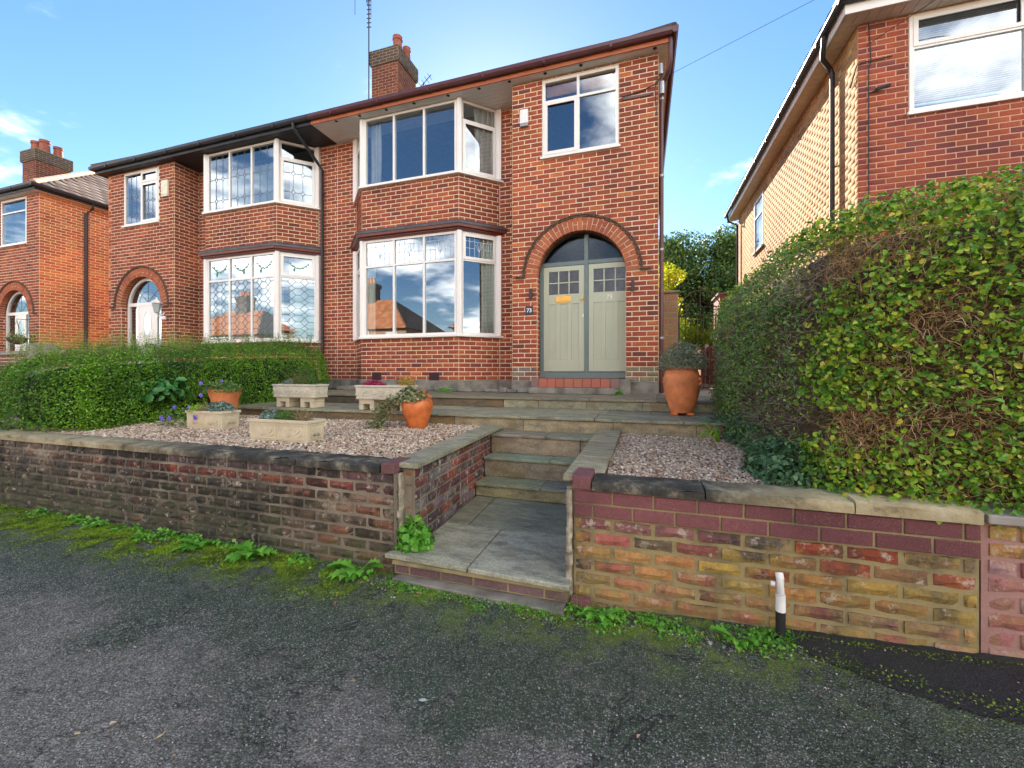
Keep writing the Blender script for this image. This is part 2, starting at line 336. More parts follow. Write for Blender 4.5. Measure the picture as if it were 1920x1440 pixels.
# ------------------------------------------------------------------ mesh helpers
BASE = {}
def base_of(o):
    while o is not None:
        if o.name in BASE: return BASE[o.name]
        o = o.parent
    return (0, 0, 0)
def tag(o, label=None, cat=None, group=None, kind=None):
    if label: o['label'] = label
    if cat: o['category'] = cat
    if group: o['group'] = group
    if kind: o['kind'] = kind
    return o
def thing(name, label, cat, loc=(0, 0, 0), group=None, kind=None):
    o = bpy.data.objects.new(name, None); C.objects.link(o); o.location = loc; o.empty_display_size = .1
    BASE[o.name] = tuple(loc); return tag(o, label, cat, group, kind)
def link(name, me, mat, parent=None):
    if mat is not None and not me.materials: me.materials.append(mat)
    o = bpy.data.objects.new(name, me); C.objects.link(o)
    if parent is not None: o.parent = parent
    return o
def np_obj(name, V, F, mat, parent=None, smooth=False, cols=None):
    """mesh object from arrays; F is an (m,k) array or a list of index lists"""
    V = np.asarray(V, dtype=np.float64)
    b = base_of(parent)
    V = V - np.array(b)
    me = bpy.data.meshes.new(name)
    if isinstance(F, np.ndarray):
        m, k = F.shape
        me.vertices.add(len(V)); me.vertices.foreach_set('co', V.astype(np.float32).ravel())
        me.loops.add(m * k); me.loops.foreach_set('vertex_index', F.astype(np.int32).ravel())
        me.polygons.add(m); me.polygons.foreach_set('loop_start', np.arange(0, m * k, k, dtype=np.int32))
        me.polygons.foreach_set('loop_total', np.full(m, k, dtype=np.int32))
        me.update(calc_edges=True)
    else:
        me.from_pydata([tuple(v) for v in V], [], F); me.update()
    if smooth: me.polygons.foreach_set('use_smooth', np.ones(len(me.polygons), dtype=bool))
    if cols is not None:
        a = me.attributes.new('col', 'FLOAT_COLOR', 'POINT'); cc = np.ones((len(V), 4), np.float32); cc[:, :3] = cols
        a.data.foreach_set('color', cc.ravel())
    o = link(name, me, mat, parent)
    if cols is not None: o.color = (0, 0, 0, 1)
    return o

class Plane:
    """vertical plane: origin (ox,oy), direction d to the viewer's right, outward normal n"""
    def __init__(s, ox, oy, dx, dy):
        l = math.hypot(dx, dy); s.o = (ox, oy); s.d = (dx / l, dy / l); s.n = (s.d[1], -s.d[0]); s.len = l
    def P(s, u, z, w=0):
        return (s.o[0] + s.d[0] * u + s.n[0] * w, s.o[1] + s.d[1] * u + s.n[1] * w, z)
    def ang(s): return math.atan2(s.d[1], s.d[0])

class MB:
    def __init__(s): s.v = []; s.f = []; s.c = []
    def add(s, vs, fs, col=None):
        b = len(s.v); s.v.extend(vs); s.f.extend([[b + i for i in f] for f in fs])
        if col is not None: s.c.extend([col] * len(vs))
        return s
    HEX = [(0, 3, 2, 1), (4, 5, 6, 7), (0, 1, 5, 4), (1, 2, 6, 5), (2, 3, 7, 6), (3, 0, 4, 7)]
    def box(s, x0, x1, y0, y1, z0, z1, col=None):
        return s.add([(x0, y0, z0), (x1, y0, z0), (x1, y1, z0), (x0, y1, z0), (x0, y0, z1), (x1, y0, z1), (x1, y1, z1), (x0, y1, z1)], s.HEX, col)
    def pbox(s, pl, u0, u1, z0, z1, w0, w1, col=None):
        P = pl.P
        return s.add([P(u0, z0, w1), P(u1, z0, w1), P(u1, z0, w0), P(u0, z0, w0), P(u0, z1, w1), P(u1, z1, w1), P(u1, z1, w0), P(u0, z1, w0)], s.HEX, col)
    def pline(s, pl, a, b, wd, w0, w1):
        du, dz = b[0] - a[0], b[1] - a[1]; l = math.hypot(du, dz) or 1e-6; pu, pz = -dz / l * wd / 2, du / l * wd / 2
        q = [(a[0] + pu, a[1] + pz), (a[0] - pu, a[1] - pz), (b[0] - pu, b[1] - pz), (b[0] + pu, b[1] + pz)]
        return s.add([pl.P(x, y, w0) for x, y in q] + [pl.P(x, y, w1) for x, y in q], [(0, 1, 2, 3), (7, 6, 5, 4), (0, 4, 5, 1), (1, 5, 6, 2), (2, 6, 7, 3), (3, 7, 4, 0)])
    def poly(s, pl, pts, w0, w1):
        n = len(pts); 
        return s.add([pl.P(x, y, w0) for x, y in pts] + [pl.P(x, y, w1) for x, y in pts],
                     [list(range(n))[::-1], list(range(n, 2 * n))] + [(i, (i + 1) % n, n + (i + 1) % n, n + i) for i in range(n)])
    def prism(s, pts, z0, z1, pts1=None):
        n = len(pts); pts1 = pts1 or pts
        return s.add([(x, y, z0) for x, y in pts] + [(x, y, z1) for x, y in pts1],
                     [list(range(n))[::-1], list(range(n, 2 * n))] + [(i, (i + 1) % n, n + (i + 1) % n, n + i) for i in range(n)])
    def tube(s, pts, r, n=8, cap=True):
        pts = [Vector(p) for p in pts]; rings = []; b = len(s.v); rr = r if isinstance(r, (list, tuple)) else [r] * len(pts)
        for i, p in enumerate(pts):
            t = (pts[min(i + 1, len(pts) - 1)] - pts[max(i - 1, 0)]).normalized()
            a = t.cross(Vector((0, 0, 1))); a = a.normalized() if a.length > .05 else t.cross(Vector((1, 0, 0))).normalized(); c = t.cross(a)
            for k in range(n):
                q = 2 * math.pi * k / n; s.v.append(tuple(p + (a * math.cos(q) + c * math.sin(q)) * rr[i]))
        for i in range(len(pts) - 1):
            for k in range(n): s.f.append([b + i * n + k, b + i * n + (k + 1) % n, b + (i + 1) * n + (k + 1) % n, b + (i + 1) * n + k])
        if cap:
            s.f.append([b + k for k in range(n)][::-1]); s.f.append([b + (len(pts) - 1) * n + k for k in range(n)])
        return s
    def lathe(s, prof, c, n=28, cap=True):
        b = len(s.v)
        for (r, z) in prof:
            for k in range(n):
                q = 2 * math.pi * k / n; s.v.append((c[0] + r * math.cos(q), c[1] + r * math.sin(q), c[2] + z))
        for i in range(len(prof) - 1):
            for k in range(n): s.f.append([b + i * n + k, b + i * n + (k + 1) % n, b + (i + 1) * n + (k + 1) % n, b + (i + 1) * n + k])
        if cap:
            s.f.append([b + k for k in range(n)][::-1]); s.f.append([b + (len(prof) - 1) * n + k for k in range(n)])
        return s
    def build(s, name, mat, parent=None, smooth=False, bevel=0, label=None, kind=None):
        o = np_obj(name, s.v, s.f, mat, parent, smooth, np.array(s.c) if s.c else None)
        if smooth:
            try: o.data.set_sharp_from_angle(angle=R(40))
            except Exception: pass
        if bevel:
            md = o.modifiers.new('bevel', 'BEVEL'); md.width = bevel; md.segments = 2; md.limit_method = 'ANGLE'
        if label: o['label'] = label
        if kind: o['kind'] = kind
        return o

def to_px(x, y, z):
    c, s_ = math.cos(THETA), math.sin(THETA); d = -x * s_ + y * c; cx = x * c + y * s_
    if d < .1: return None
    return 960 + 765 * cx / d, 697 - 765 * (z - E) / d, d

# ------------------------------------------------------------------ brickwork
def sub_rect(cell, hole):
    a, b, c, d = cell; p, q, r_, t = hole
    if q <= a or p >= b or t <= c or r_ >= d: return [cell]
    out = []
    if p > a: out.append((a, p, c, d))
    if q < b: out.append((q, b, c, d))
    a2, b2 = max(a, p), min(b, q)
    if r_ > c: out.append((a2, b2, c, r_))
    if t < d: out.append((a2, b2, t, d))
    return out
def arch_half(arch, z):
    zs, r = arch[1], arch[2]
    if z < zs or z > zs + r: return 0
    return math.sqrt(max(0, r * r - (z - zs) ** 2))
def cells(u0, u1, z0, z1, rects=(), arch=None, pitch=.24, course=.0862, phase=0, jt=.015, grow=None):
    out = []; row = 0; z = z0
    while z < z1 - .01:
        zt = min(z + course, z1); off = (0 if (row + phase) % 2 else pitch / 2)
        u = u0 - off
        rowholes = list(rects)
        if arch and z > arch[1] - .02:
            h = arch_half(arch, max(arch[1], z + course * .75))
            if h: rowholes.append((arch[0] - h, arch[0] + h, z, zt))
        while u < u1:
            cs = [(max(u, u0), min(u + pitch, u1), z, zt)]
            for h in rowholes:
                cs = [q for c_ in cs for q in sub_rect(c_, h)]
            for c_ in cs:
                a, b, c0, d0 = c_
                if b - a > .035 and d0 - c0 > .03: out.append((a + jt / 2, b - jt / 2, c0 + jt / 2, d0 - jt / 2))
            u += pitch
        z += course; row += 1
    return out

PAL_RED = [(.40, .085, .038), (.34, .075, .038), (.43, .105, .042), (.29, .065, .040), (.47, .12, .045), (.20, .055, .045), (.37, .08, .045), (.56, .17, .05)]
PAL_W = [5, 5, 5, 2.5, 4, 1.1, 4, .7]
def red(r=rnd, dark=0):
    c = r.choices(PAL_RED, PAL_W)[0]; k = r.uniform(.82, 1.15) * (1 - dark)
    return tuple(x * k for x in c)

_meshes = {}
def brick_mesh(l, h, dep, rough, mat, var):
    key = (round(l, 3), round(h, 3), round(dep, 3), rough, mat.name, var)
    if key in _meshes: return _meshes[key]
    l, h = key[0], key[1]; r = random.Random(hash(key[:4]) & 0xffff if False else var * 7 + int(l * 1000))
    me = bpy.data.meshes.new('brick'); V, F = brick_geo(l, h, dep, rough, r)
    me.from_pydata(V, [], F); me.update(); me.materials.append(mat); _meshes[key] = me; return me
def brick_geo(l, h, dep, rough, r):
    """local: x along, z up, -y outward; face at y=0, body behind"""
    c = .004 + rough * .005; x0, x1, z0, z1 = -l / 2, l / 2, -h / 2, h / 2
    if not rough:
        V = [(x0, dep, z0), (x1, dep, z0), (x1, dep, z1), (x0, dep, z1), (x0, c, z0), (x1, c, z0), (x1, c, z1), (x0, c, z1),
             (x0 + c, 0, z0 + c), (x1 - c, 0, z0 + c), (x1 - c, 0, z1 - c), (x0 + c, 0, z1 - c)]
        V = V[:4] + [(x + r.uniform(-.0012, .0012), y + r.uniform(-.001, .0015), z + r.uniform(-.0015, .0015)) for x, y, z in V[4:]]
        F = [(8, 9, 10, 11), (4, 5, 9, 8), (5, 6, 10, 9), (6, 7, 11, 10), (7, 4, 8, 11), (0, 1, 5, 4), (1, 2, 6, 5), (2, 3, 7, 6), (3, 0, 4, 7)]
        return V, F
    nx, nz = 4, 2; V = []; F = []
    for j in range(nz + 1):
        for i in range(nx + 1):
            edge = (i in (0, nx)) or (j in (0, nz)); y = (c if edge else 0) + r.uniform(0, .006) * rough
            if edge and r.random() < .25 * rough: y += .006
            V.append((x0 + l * i / nx + (r.uniform(-.006, .006) * rough if not i in (0, nx) else (c * .5 if i == 0 else -c * .5)), y,
                      z0 + h * j / nz + (r.uniform(-.004, .004) * rough if j not in (0, nz) else (c * .6 * (1 if j == 0 else -1) * r.uniform(0, 1.5)))))
    q = len(V)
    for j in range(nz):
        for i in range(nx):
            a = j * (nx + 1) + i; F.append((a, a + 1, a + nx + 2, a + nx + 1))
    ring = [i for i in range(nx + 1)] + [(j + 1) * (nx + 1) - 1 for j in range(1, nz + 1)] + [nz * (nx + 1) + i for i in range(nx - 1, -1, -1)] + [j * (nx + 1) for j in range(nz - 1, 0, -1)]
    for i in ring: V.append((V[i][0], dep, V[i][2]))
    n = len(ring)
    for k in range(n): F.append((ring[(k + 1) % n], ring[k], q + k, q + (k + 1) % n))
    return V, F

class Calm:
    def uniform(s, a, b): return 0.
class Masonry:
    """gathers the bricks of one thing; the 300 that show largest become parts, the rest one joined part"""
    def __init__(s, root, mat, mortar, limit=300, rough=0, zmin=-9, name='brick'):
        s.root = root; s.mat = mat; s.mm = mortar; s.limit = limit; s.specs = []; s.mort = MB(); s.rough = rough; s.zmin = zmin; s.name = name
    def wall(s, pl, u0, u1, z0, z1, rects=(), arch=None, arch_in=None, colf=None, vis=True, phase=0, proud=.0, mw=-.006, pitch=.24, course=.0862, jt=.015, dep=.04, mortar=True):
        for (a, b, c, d) in cells(u0, u1, z0, z1, rects, arch, pitch, course, phase, jt):
            col = colf((a + b) / 2, (c + d) / 2) if colf else red()
            if col is None: continue
            if s.rough:
                f = s.rough * .5; a += rnd.uniform(-.004, .006) * f; b -= rnd.uniform(-.004, .010) * f; c += rnd.uniform(-.003, .006) * f; d -= rnd.uniform(-.003, .006) * f
            s.specs.append((pl, a, b, c, d, proud + rnd.uniform(-.0015, .0015) - (rnd.uniform(0, .008) if s.rough else 0), col, vis, dep))
        if not mortar: return
        st = course / 4; z = z0
        # the bed of mortar behind the brick faces, in strips that follow the openings
        zs = sorted(set([z0, z1] + [q for h in rects for q in h[2:4] if z0 < q < z1]))
        ai = arch_in
        for za, zb in zip(zs[:-1], zs[1:]):
            steps = [za, zb] if not (ai and zb > ai[1] and za < ai[1] + ai[2]) else list(np.arange(za, zb, st)) + [zb]
            for a, b in zip(steps[:-1], steps[1:]):
                if b - a < 1e-5: continue
                m = (a + b) / 2; iv = [(u0, u1)]
                hs = [(h[0], h[1]) for h in rects if h[2] < m < h[3]]
                if ai:
                    h = arch_half(ai, b)
                    if h and m > ai[1]: hs.append((ai[0] - h, ai[0] + h))
                for p, q in hs:
                    iv = [x for (l, r_) in iv for x in ((l, min(r_, p)), (max(l, q), r_)) if x[1] - x[0] > 1e-4]
                for l, r_ in iv:
                    s.mort.add([pl.P(l, a, mw), pl.P(r_, a, mw), pl.P(r_, b, mw), pl.P(l, b, mw)], [(0, 1, 2, 3)])
    def finish(s):
        def score(sp):
            pl, a, b, c, d, pr, col, vis, dep = sp
            if not vis: return 0
            x, y, z = pl.P((a + b) / 2, (c + d) / 2); 
            if z < s.zmin: return 0
            q = to_px(x, y, z)
            if not q or not (4 < q[0] < 1916 and 4 < q[1] < 1436): return 0
            dx, dy = -x, -y; l = math.hypot(dx, dy); f = (dx * pl.n[0] + dy * pl.n[1]) / l
            return max(0, f) * (b - a) * (d - c) / q[2] ** 2
        sc_ = sorted(((score(q), i) for i, q in enumerate(s.specs)), reverse=True)
        single = set(i for v, i in sc_[:s.limit] if v > 0)
        bx = base_of(s.root); V = []; F = []; Cc = []; r = random.Random(3)
        for i, (pl, a, b, c, d, pr, col, vis, dep) in enumerate(s.specs):
            l, h = b - a, d - c; x, y, z = pl.P((a + b) / 2, (c + d) / 2, pr)
            if i in single:
                me = brick_mesh(l, h, dep, s.rough, s.mat, r.randrange(5 if s.rough else 3))
                o = bpy.data.objects.new(s.name, me); C.objects.link(o); o.parent = s.root
                o.location = (x - bx[0], y - bx[1], z - bx[2]); o.rotation_euler = (0, 0, pl.ang()); o.color = col + (1,)
            else:
                vs, fs = brick_geo(l, h, dep, 0, r) if s.limit else brick_geo(l, h, dep, 0, Calm()); n0 = len(V); ca, sa = pl.d
                V.extend([(x + ca * p - sa * q, y + sa * p + ca * q, z + t) for p, q, t in vs]); F.extend([[n0 + k for k in f] for f in fs]); Cc.extend([col] * len(vs))
        if V:
            o = np_obj('brickwork', V, F if len(set(len(f) for f in F)) > 1 else np.array(F), s.mat, s.root, cols=np.array(Cc)); o['kind'] = 'stuff'
        if s.mort.v: s.mort.build('mortar', s.mm, s.root)

# ------------------------------------------------------------------ leaves, twigs, stones
def unit(a): return a / np.maximum(np.linalg.norm(a, axis=1, keepdims=True), 1e-9)
def leaf_arrays(P, Nrm, size, aspect=.55, spread=.8, g=rng, six=True, droop=0):
    n = len(P); D = unit(Nrm + g.normal(0, spread, (n, 3)) + np.array([0, 0, -droop])); T = unit(np.cross(D, unit(g.normal(0, 1, (n, 3)))))
    S = unit(np.cross(D, T)); L = (size if np.ndim(size) else np.full(n, size))[:, None] * g.uniform(.55, 1.35, (n, 1)); W = L * aspect
    # T: along the leaf, S: across it, D: its face
    base = P - T * L * .5; tip = P + T * L * .5 - D * L * .12
    f = D * W * .22
    if six:
        V = np.stack([base, base + T * L * .3 + S * W * .5 + f, base + T * L * .7 + S * W * .42 + f, tip, base + T * L * .7 - S * W * .42 + f, base + T * L * .3 - S * W * .5 + f], 1).reshape(-1, 3)
        o = (np.arange(n) * 6)[:, None]
        F = np.concatenate([o + np.array([[0, 1, 2, 3]]), o + np.array([[0, 3, 4, 5]])], 0)
    else:
        V = np.stack([base, P + S * W * .5 + f, tip, P - S * W * .5 + f], 1).reshape(-1, 3)
        o = (np.arange(n) * 4)[:, None]; F = o + np.array([[0, 1, 2, 3]])
    return V, F
def leaves(name, P, Nrm, size, mat, parent, stuff=True, **k):
    V, F = leaf_arrays(np.asarray(P), np.asarray(Nrm), size, **k); o = np_obj(name, V, F, mat, parent)
    if stuff: o['kind'] = 'stuff'
    return o
def twig_arrays(P, D, L, r0, g=rng, bend=.35, seg=3):
    n = len(P); D = unit(D); pts = [P]; d = D.copy()
    for i in range(seg):
        d = unit(d + g.normal(0, bend, (n, 3))); pts.append(pts[-1] + d * (L / seg)[:, None])
    A = unit(np.cross(D, unit(g.normal(0, 1, (n, 3))))); B = np.cross(D, A); rows = []
    for i, p in enumerate(pts):
        r = (r0 * (1 - .22 * i))[:, None]
        for k in range(3):
            q = 2 * math.pi * k / 3; rows.append(p + (A * math.cos(q) + B * math.sin(q)) * r)
    V = np.stack(rows, 1).reshape(-1, 3); m = 3 * (seg + 1); o = (np.arange(n) * m)[:, None]; fs = []
    for i in range(seg):
        for k in range(3): fs.append(o + np.array([[i * 3 + k, i * 3 + (k + 1) % 3, (i + 1) * 3 + (k + 1) % 3, (i + 1) * 3 + k]]))
    return V, np.concatenate(fs, 0)
def twigs(name, P, D, L, r0, mat, parent, stuff=True, **k):
    V, F = twig_arrays(np.asarray(P), np.asarray(D), np.asarray(L), np.asarray(r0), **k); o = np_obj(name, V, F, mat, parent)
    if stuff: o['kind'] = 'stuff'
    return o
ICO = None
def ico():
    t = (1 + 5 ** .5) / 2
    V = np.array([(-1, t, 0), (1, t, 0), (-1, -t, 0), (1, -t, 0), (0, -1, t), (0, 1, t), (0, -1, -t), (0, 1, -t), (t, 0, -1), (t, 0, 1), (-t, 0, -1), (-t, 0, 1)], float)
    V /= np.linalg.norm(V[0])
    F = np.array([(0, 11, 5), (0, 5, 1), (0, 1, 7), (0, 7, 10), (0, 10, 11), (1, 5, 9), (5, 11, 4), (11, 10, 2), (10, 7, 6), (7, 1, 8), (3, 9, 4), (3, 4, 2), (3, 2, 6), (3, 6, 8), (3, 8, 9), (4, 9, 5), (2, 4, 11), (6, 2, 10), (8, 6, 7), (9, 8, 1)])
    return V, F
def stones(name, P, size, mat, parent=None, flat=.6, g=rng):
    V0, F0 = ico(); n = len(P); s_ = size[:, None] * np.stack([g.uniform(.8, 1.35, n), g.uniform(.65, 1.0, n), g.uniform(.4, .75, n) * flat / .6], 1)
    a = g.uniform(0, 2 * math.pi, n); t = g.normal(0, .3, n)
    X = V0[None] * s_[:, None, :] * g.uniform(.82, 1.12, (n, 12, 1))
    x = X[..., 0] * np.cos(a)[:, None] - X[..., 1] * np.sin(a)[:, None]; y = X[..., 0] * np.sin(a)[:, None] + X[..., 1] * np.cos(a)[:, None]
    z = X[..., 2] + x * np.sin(t)[:, None] * .6
    V = (np.stack([x, y, z], -1) + P[:, None, :]).reshape(-1, 3); F = (F0[None] + (np.arange(n) * 12)[:, None, None]).reshape(-1, 3)
    return np_obj(name, V, F, mat, parent, smooth=True)

# ------------------------------------------------------------------ ground, road, pavement
def pz(x, y=0):
    return .02 + .042 * max(0., min(x, 8) + .4)
def grid_obj(name, xs, ys, zf, mat, kind='structure'):
    X, Y = np.meshgrid(xs, ys); Z = zf(X, Y); V = np.stack([X, Y, Z], -1).reshape(-1, 3); nx, ny = len(xs), len(ys)
    i = (np.arange(ny - 1)[:, None] * nx + np.arange(nx - 1)[None]).ravel()
    F = np.stack([i, i + 1, i + nx + 1, i + nx], 1); o = np_obj(name, V, F, mat, None, smooth=True); tag(o, kind=kind); return o
grid_obj('ground', np.array([-400, -60, 0, 60, 400.]), np.array([-300, -40, 0, 60, 500.]), lambda X, Y: X * 0 - .16, M['grass_g'])
def pave(X, Y):
    z = .02 + .042 * np.clip(np.clip(X, None, 8) + .4, 0, None)
    z = z + .004 * np.sin(X * 2.3 + Y) * np.cos(Y * 3.1) + .0035 * np.sin(X * 5.1 - Y * 4.7)
    return z - .0 * X
xs = np.concatenate([np.linspace(-60, -8, 30)[:-1], np.arange(-8, 4, .05), np.linspace(4, 60, 30)])
grid_obj('pavement', xs, np.concatenate([[-1.9], np.arange(-1.2, 2.75, .05)]), pave, M['asphalt'])
o = MB().box(-60, 60, -2.05, -1.9, -.2, .02).build('kerb', M['concrete'], kind='structure')
o = MB().box(-80, 80, -9.0, -2.05, -.3, -.1).build('road', M['road'], kind='structure')
o = MB().box(-80, 80, -11.2, -9.0, -.3, .02).build('far_pavement', M['road'], kind='structure')
o = MB().box(-80, 80, -60, -11.2, -.3, .25).build('far_front_gardens', M['grass_g'], kind='structure')
# fresh tarmac trench along the right-hand wall
pts = [(.72, 2.56), (.80, 2.40), (.92, 2.33), (1.05, 2.24), (1.25, 2.17), (1.6, 2.12), (2.4, 2.02), (3.6, 1.9)]
V = []; F = []
fine = []; rj = random.Random(8)
for (xa, ya), (xb, yb) in zip(pts[:-1], pts[1:]):
    for k in range(9): fine.append((xa + (xb - xa) * k / 9, ya + (yb - ya) * k / 9 + rj.uniform(-.010, .010)))
pts = fine
for i, (x, y) in enumerate(pts):
    x1 = x
    V += [(x, y, pz(x) + .0105 + .004 * math.sin(x * 2.3 + y)), (x1, 2.6, pz(x1) + .0125)]
for i in range(len(pts) - 1): F.append((2 * i, 2 * i + 2, 2 * i + 3, 2 * i + 1))
np_obj('tarmac_patch', V, F, M['tarmac'], None)['kind'] = 'structure'
# raised garden ground behind the front walls
MB().box(-60, -1.80, 2.80, 4.95, -.1, .735).build('garden_ground', M['gravel_bed'], kind='structure')
MB().box(-.42, 60, 2.80, 4.95, -.1, .735).build('garden_ground', M['gravel_bed'], kind='structure')
MB().box(-60, 60, 4.95, 60, -.1, .90).build('garden_ground', M['grass_g'], kind='structure')

M['render_old'] = plain('crumbling_old_render', (.36, .31, .23), .95, 0, .6, 14, .9, 60, .2, .008)
# ------------------------------------------------------------------ left front garden wall
LW = thing('garden_wall', 'long sooty low brick wall left of the steps, topped with blackened stone coping', 'garden wall', (-4, 2.69, 0))
def left_col(x, z):
    r = rnd.random(); k = rnd.uniform(.8, 1.2)
    if z > .65: c = (.15, .115, .125) if r < .8 or x < -3 else (.20, .11, .11)
    elif z > .56: c = rnd.choice([(.30, .06, .04), (.34, .075, .045), (.13, .06, .06), (.26, .07, .055), (.38, .12, .06)] if x > -6 else [(.2, .09, .08), (.22, .2, .16)])
    elif x > -2.9: c = rnd.choice([(.26, .15, .10), (.24, .17, .12), (.33, .13, .075), (.20, .13, .10), (.36, .22, .14), (.27, .19, .13)])
    elif z < .25: c = rnd.choice([(.07, .06, .05), (.10, .08, .06), (.09, .05, .045), (.34, .14, .08)] if r < .93 else [(.42, .17, .10)])
    else: c = rnd.choice([(.17, .09, .07), (.11, .08, .065), (.16, .12, .09), (.20, .07, .05), (.13, .11, .085)])
    if x > -2.0 and z < .17: c = (.46, .14, .08)
    if x < -5.2: c = tuple(a * .5 + b * .5 for a, b in zip(c, (.20, .18, .13)))
    return tuple(a * k for a in c)
m = Masonry(LW, M['old_brick'], M['mortar_old'], 300, rough=1)
front = Plane(0, 2.58, 1, 0)
m.wall(front, -10.5, -1.73, -.035, .74, colf=left_col, mw=-.022, dep=.06)
m.wall(Plane(-1.73, 2.58, 0, 1), 0, .22, -.035, .74, colf=lambda x, z: (.20, .11, .11) if z > .57 else (.40, .32, .24), mw=-.008)
m.finish()
MB().box(-10.5, -1.75, 2.64, 2.80, -.1, .739).build('wall_core', M['mortar_old'], LW)
def coping(parent, x0, x1, z0, z1, y0=2.545, y1=2.86, n=1, mat=None, seed=1):
    """rounded worn coping stones laid end to end"""
    r = random.Random(seed); L_ = (x1 - x0) / n
    for k in range(n):
        a = x0 + k * L_ + .004; b = x0 + (k + 1) * L_ - .004; nx = max(4, int((b - a) / .07)); V = []; F = []
        prof = [(0, 0), (-.002, .62), (.006, .88), (.035, .98), (.5, 1.02), (.95, 1), (1, .8), (1, 0)]; m_ = len(prof)
        for i in range(nx + 1):
            x = a + (b - a) * i / nx
            for j, (p, q) in enumerate(prof):
                e = .004 * r.gauss(0, 1) if 0 < j < m_ - 1 else 0
                zt = z1 + (e if q > .5 else 0)
                V.append((x + (r.uniform(-.004, .004) if 0 < i < nx else 0), y0 + (y1 - y0) * p + (e if j in (1, 2, 3) else 0), z0 + (zt - z0) * q))
        for i in range(nx):
            for j in range(m_): F.append((i * m_ + j, i * m_ + (j + 1) % m_, (i + 1) * m_ + (j + 1) % m_, (i + 1) * m_ + j)[::-1])
        F.append(list(range(m_))); F.append(list(range(nx * m_, nx * m_ + m_))[::-1])
        np_obj('coping_stone', V, F, mat or M['coping'], parent, smooth=True).data.set_sharp_from_angle(angle=R(50))
coping(LW, -10.5, -1.845, .742, .800, y0=2.56, y1=2.83, n=11, seed=4)
for (x0, x1, y0, y1, z0, z1) in [(-1.838, -1.728, 2.565, 2.80, .744, .818)]:
    o = MB().box(x0, x1, y0, y1, z0, z1).build('cap_brick', M['brick'], LW, bevel=.005); o.color = (.20, .10, .105, 1)

# ------------------------------------------------------------------ right front garden wall
RW = thing('garden_wall', 'low brick wall right of the steps, two mauve top courses over yellow-stained eroded bricks', 'garden wall', (.6, 2.69, 0))
def right_col(x, z):
    k = rnd.uniform(.85, 1.15); t = (x + .42) / 2
    row = int((.748 - z) / .0862)
    if row < 2: c = (.22 - .05 * t, .085 - .02 * t, .09 - .02 * t); k = rnd.uniform(.93, 1.07)
    elif row == 2: c = rnd.choice([(.17, .06, .055), (.13, .06, .065), (.22, .09, .09), (.40, .10, .075), (.28, .13, .12)] if x < .5 else [(.30, .24, .14), (.36, .26, .10), (.40, .16, .06), (.34, .07, .03)])
    elif row == 3: c = rnd.choice([(.46, .13, .11), (.42, .10, .09), (.10, .085, .07), (.26, .08, .07)] if x < .3 else [(.38, .08, .035), (.36, .07, .03), (.28, .15, .07), (.32, .20, .07)])
    elif row in (4, 5): c = rnd.choice([(.50, .22, .08), (.48, .26, .09), (.40, .13, .09), (.30, .17, .10), (.22, .13, .10)] if x < .4 else [(.50, .33, .06), (.44, .31, .07), (.38, .10, .03), (.48, .22, .06)])
    elif row in (6, 7): c = rnd.choice([(.42, .19, .09), (.44, .17, .10), (.40, .21, .11), (.38, .15, .10)] if x < .8 else [(.46, .22, .18), (.42, .20, .18), (.40, .28, .20), (.34, .12, .09)])
    else: c = (.34, .14, .095) if x < .5 else (.32, .26, .17)
    return tuple(a * k for a in c)
m = Masonry(RW, M['old_brick_r'], M['mortar_yel'], 300, rough=1)
ph = 0
m.wall(front, -.42, 1.568, .748 - .0862 * 9, .748 - .0862 * 2, colf=right_col, mw=-.0235, dep=.06, phase=1)
m.finish()
m = Masonry(RW, M['mauve_brick'], M['mortar_yel'], 60, rough=0)
m.wall(front, -.42, 1.568, .748 - .0862 * 2, .748, colf=right_col, mw=-.008, dep=.06, phase=0, jt=.011)
m.finish()
MB().box(-.468, 1.566, 2.62, 2.80, -.1, .75).build('wall_core', M['mortar_yel'], RW)
def lumps(x0, x1, y0, y1, z0, z1, parent, seed, mat):
    """ragged old render left on the end of a wall"""
    r = random.Random(seed); mb = MB(); z = z0
    while z < z1:
        h = r.uniform(.03, .11); a = r.uniform(0, .35) * (x1 - x0) * .6; o_ = r.uniform(-.012, .012)
        n = 7; P0 = [(lerp(x0 + a, x1, .5) + (x1 - x0 - a) / 2 * math.cos(q) * r.uniform(.85, 1.1), (y0 + y1) / 2 + (y1 - y0) / 2 * math.sin(q) * r.uniform(.8, 1.05) + o_) for q in [2 * math.pi * k / n + .4 for k in range(n)]]
        mb.prism(P0, z, min(z + h * 1.05, z1), [(p + r.uniform(-.006, .006), q + r.uniform(-.008, .008)) for p, q in P0]); z += h
    return mb.build('render_lump', mat, parent, bevel=.006)
lerp = lambda a, b, t: a + (b - a) * t
MB().box(-.462, -.43, 2.60, 2.64, -.1, .735).build('mortar_edge', M['mortar_old'], RW)
lumps(-.478, -.425, 2.565, 2.63, .0, .74, RW, 3, M['render_old'])
lumps(-1.745, -1.715, 2.61, 2.70, .2, .74, LW, 5, M['render_old'])

o = MB().box(-.425, -.31, 2.565, 2.80, .752, .836).build('cap_brick', M['brick'], RW, bevel=.006); o.color = (.22, .095, .10, 1)
coping(RW, -.306, .34, .752, .806, y0=2.562, y1=2.82, n=1, seed=7); coping(RW, .340, 1.05, .752, .808, y0=2.562, y1=2.82, n=1, seed=8); coping(RW, 1.048, 1.566, .752, .818, y0=2.562, y1=2.82, n=1, seed=9)

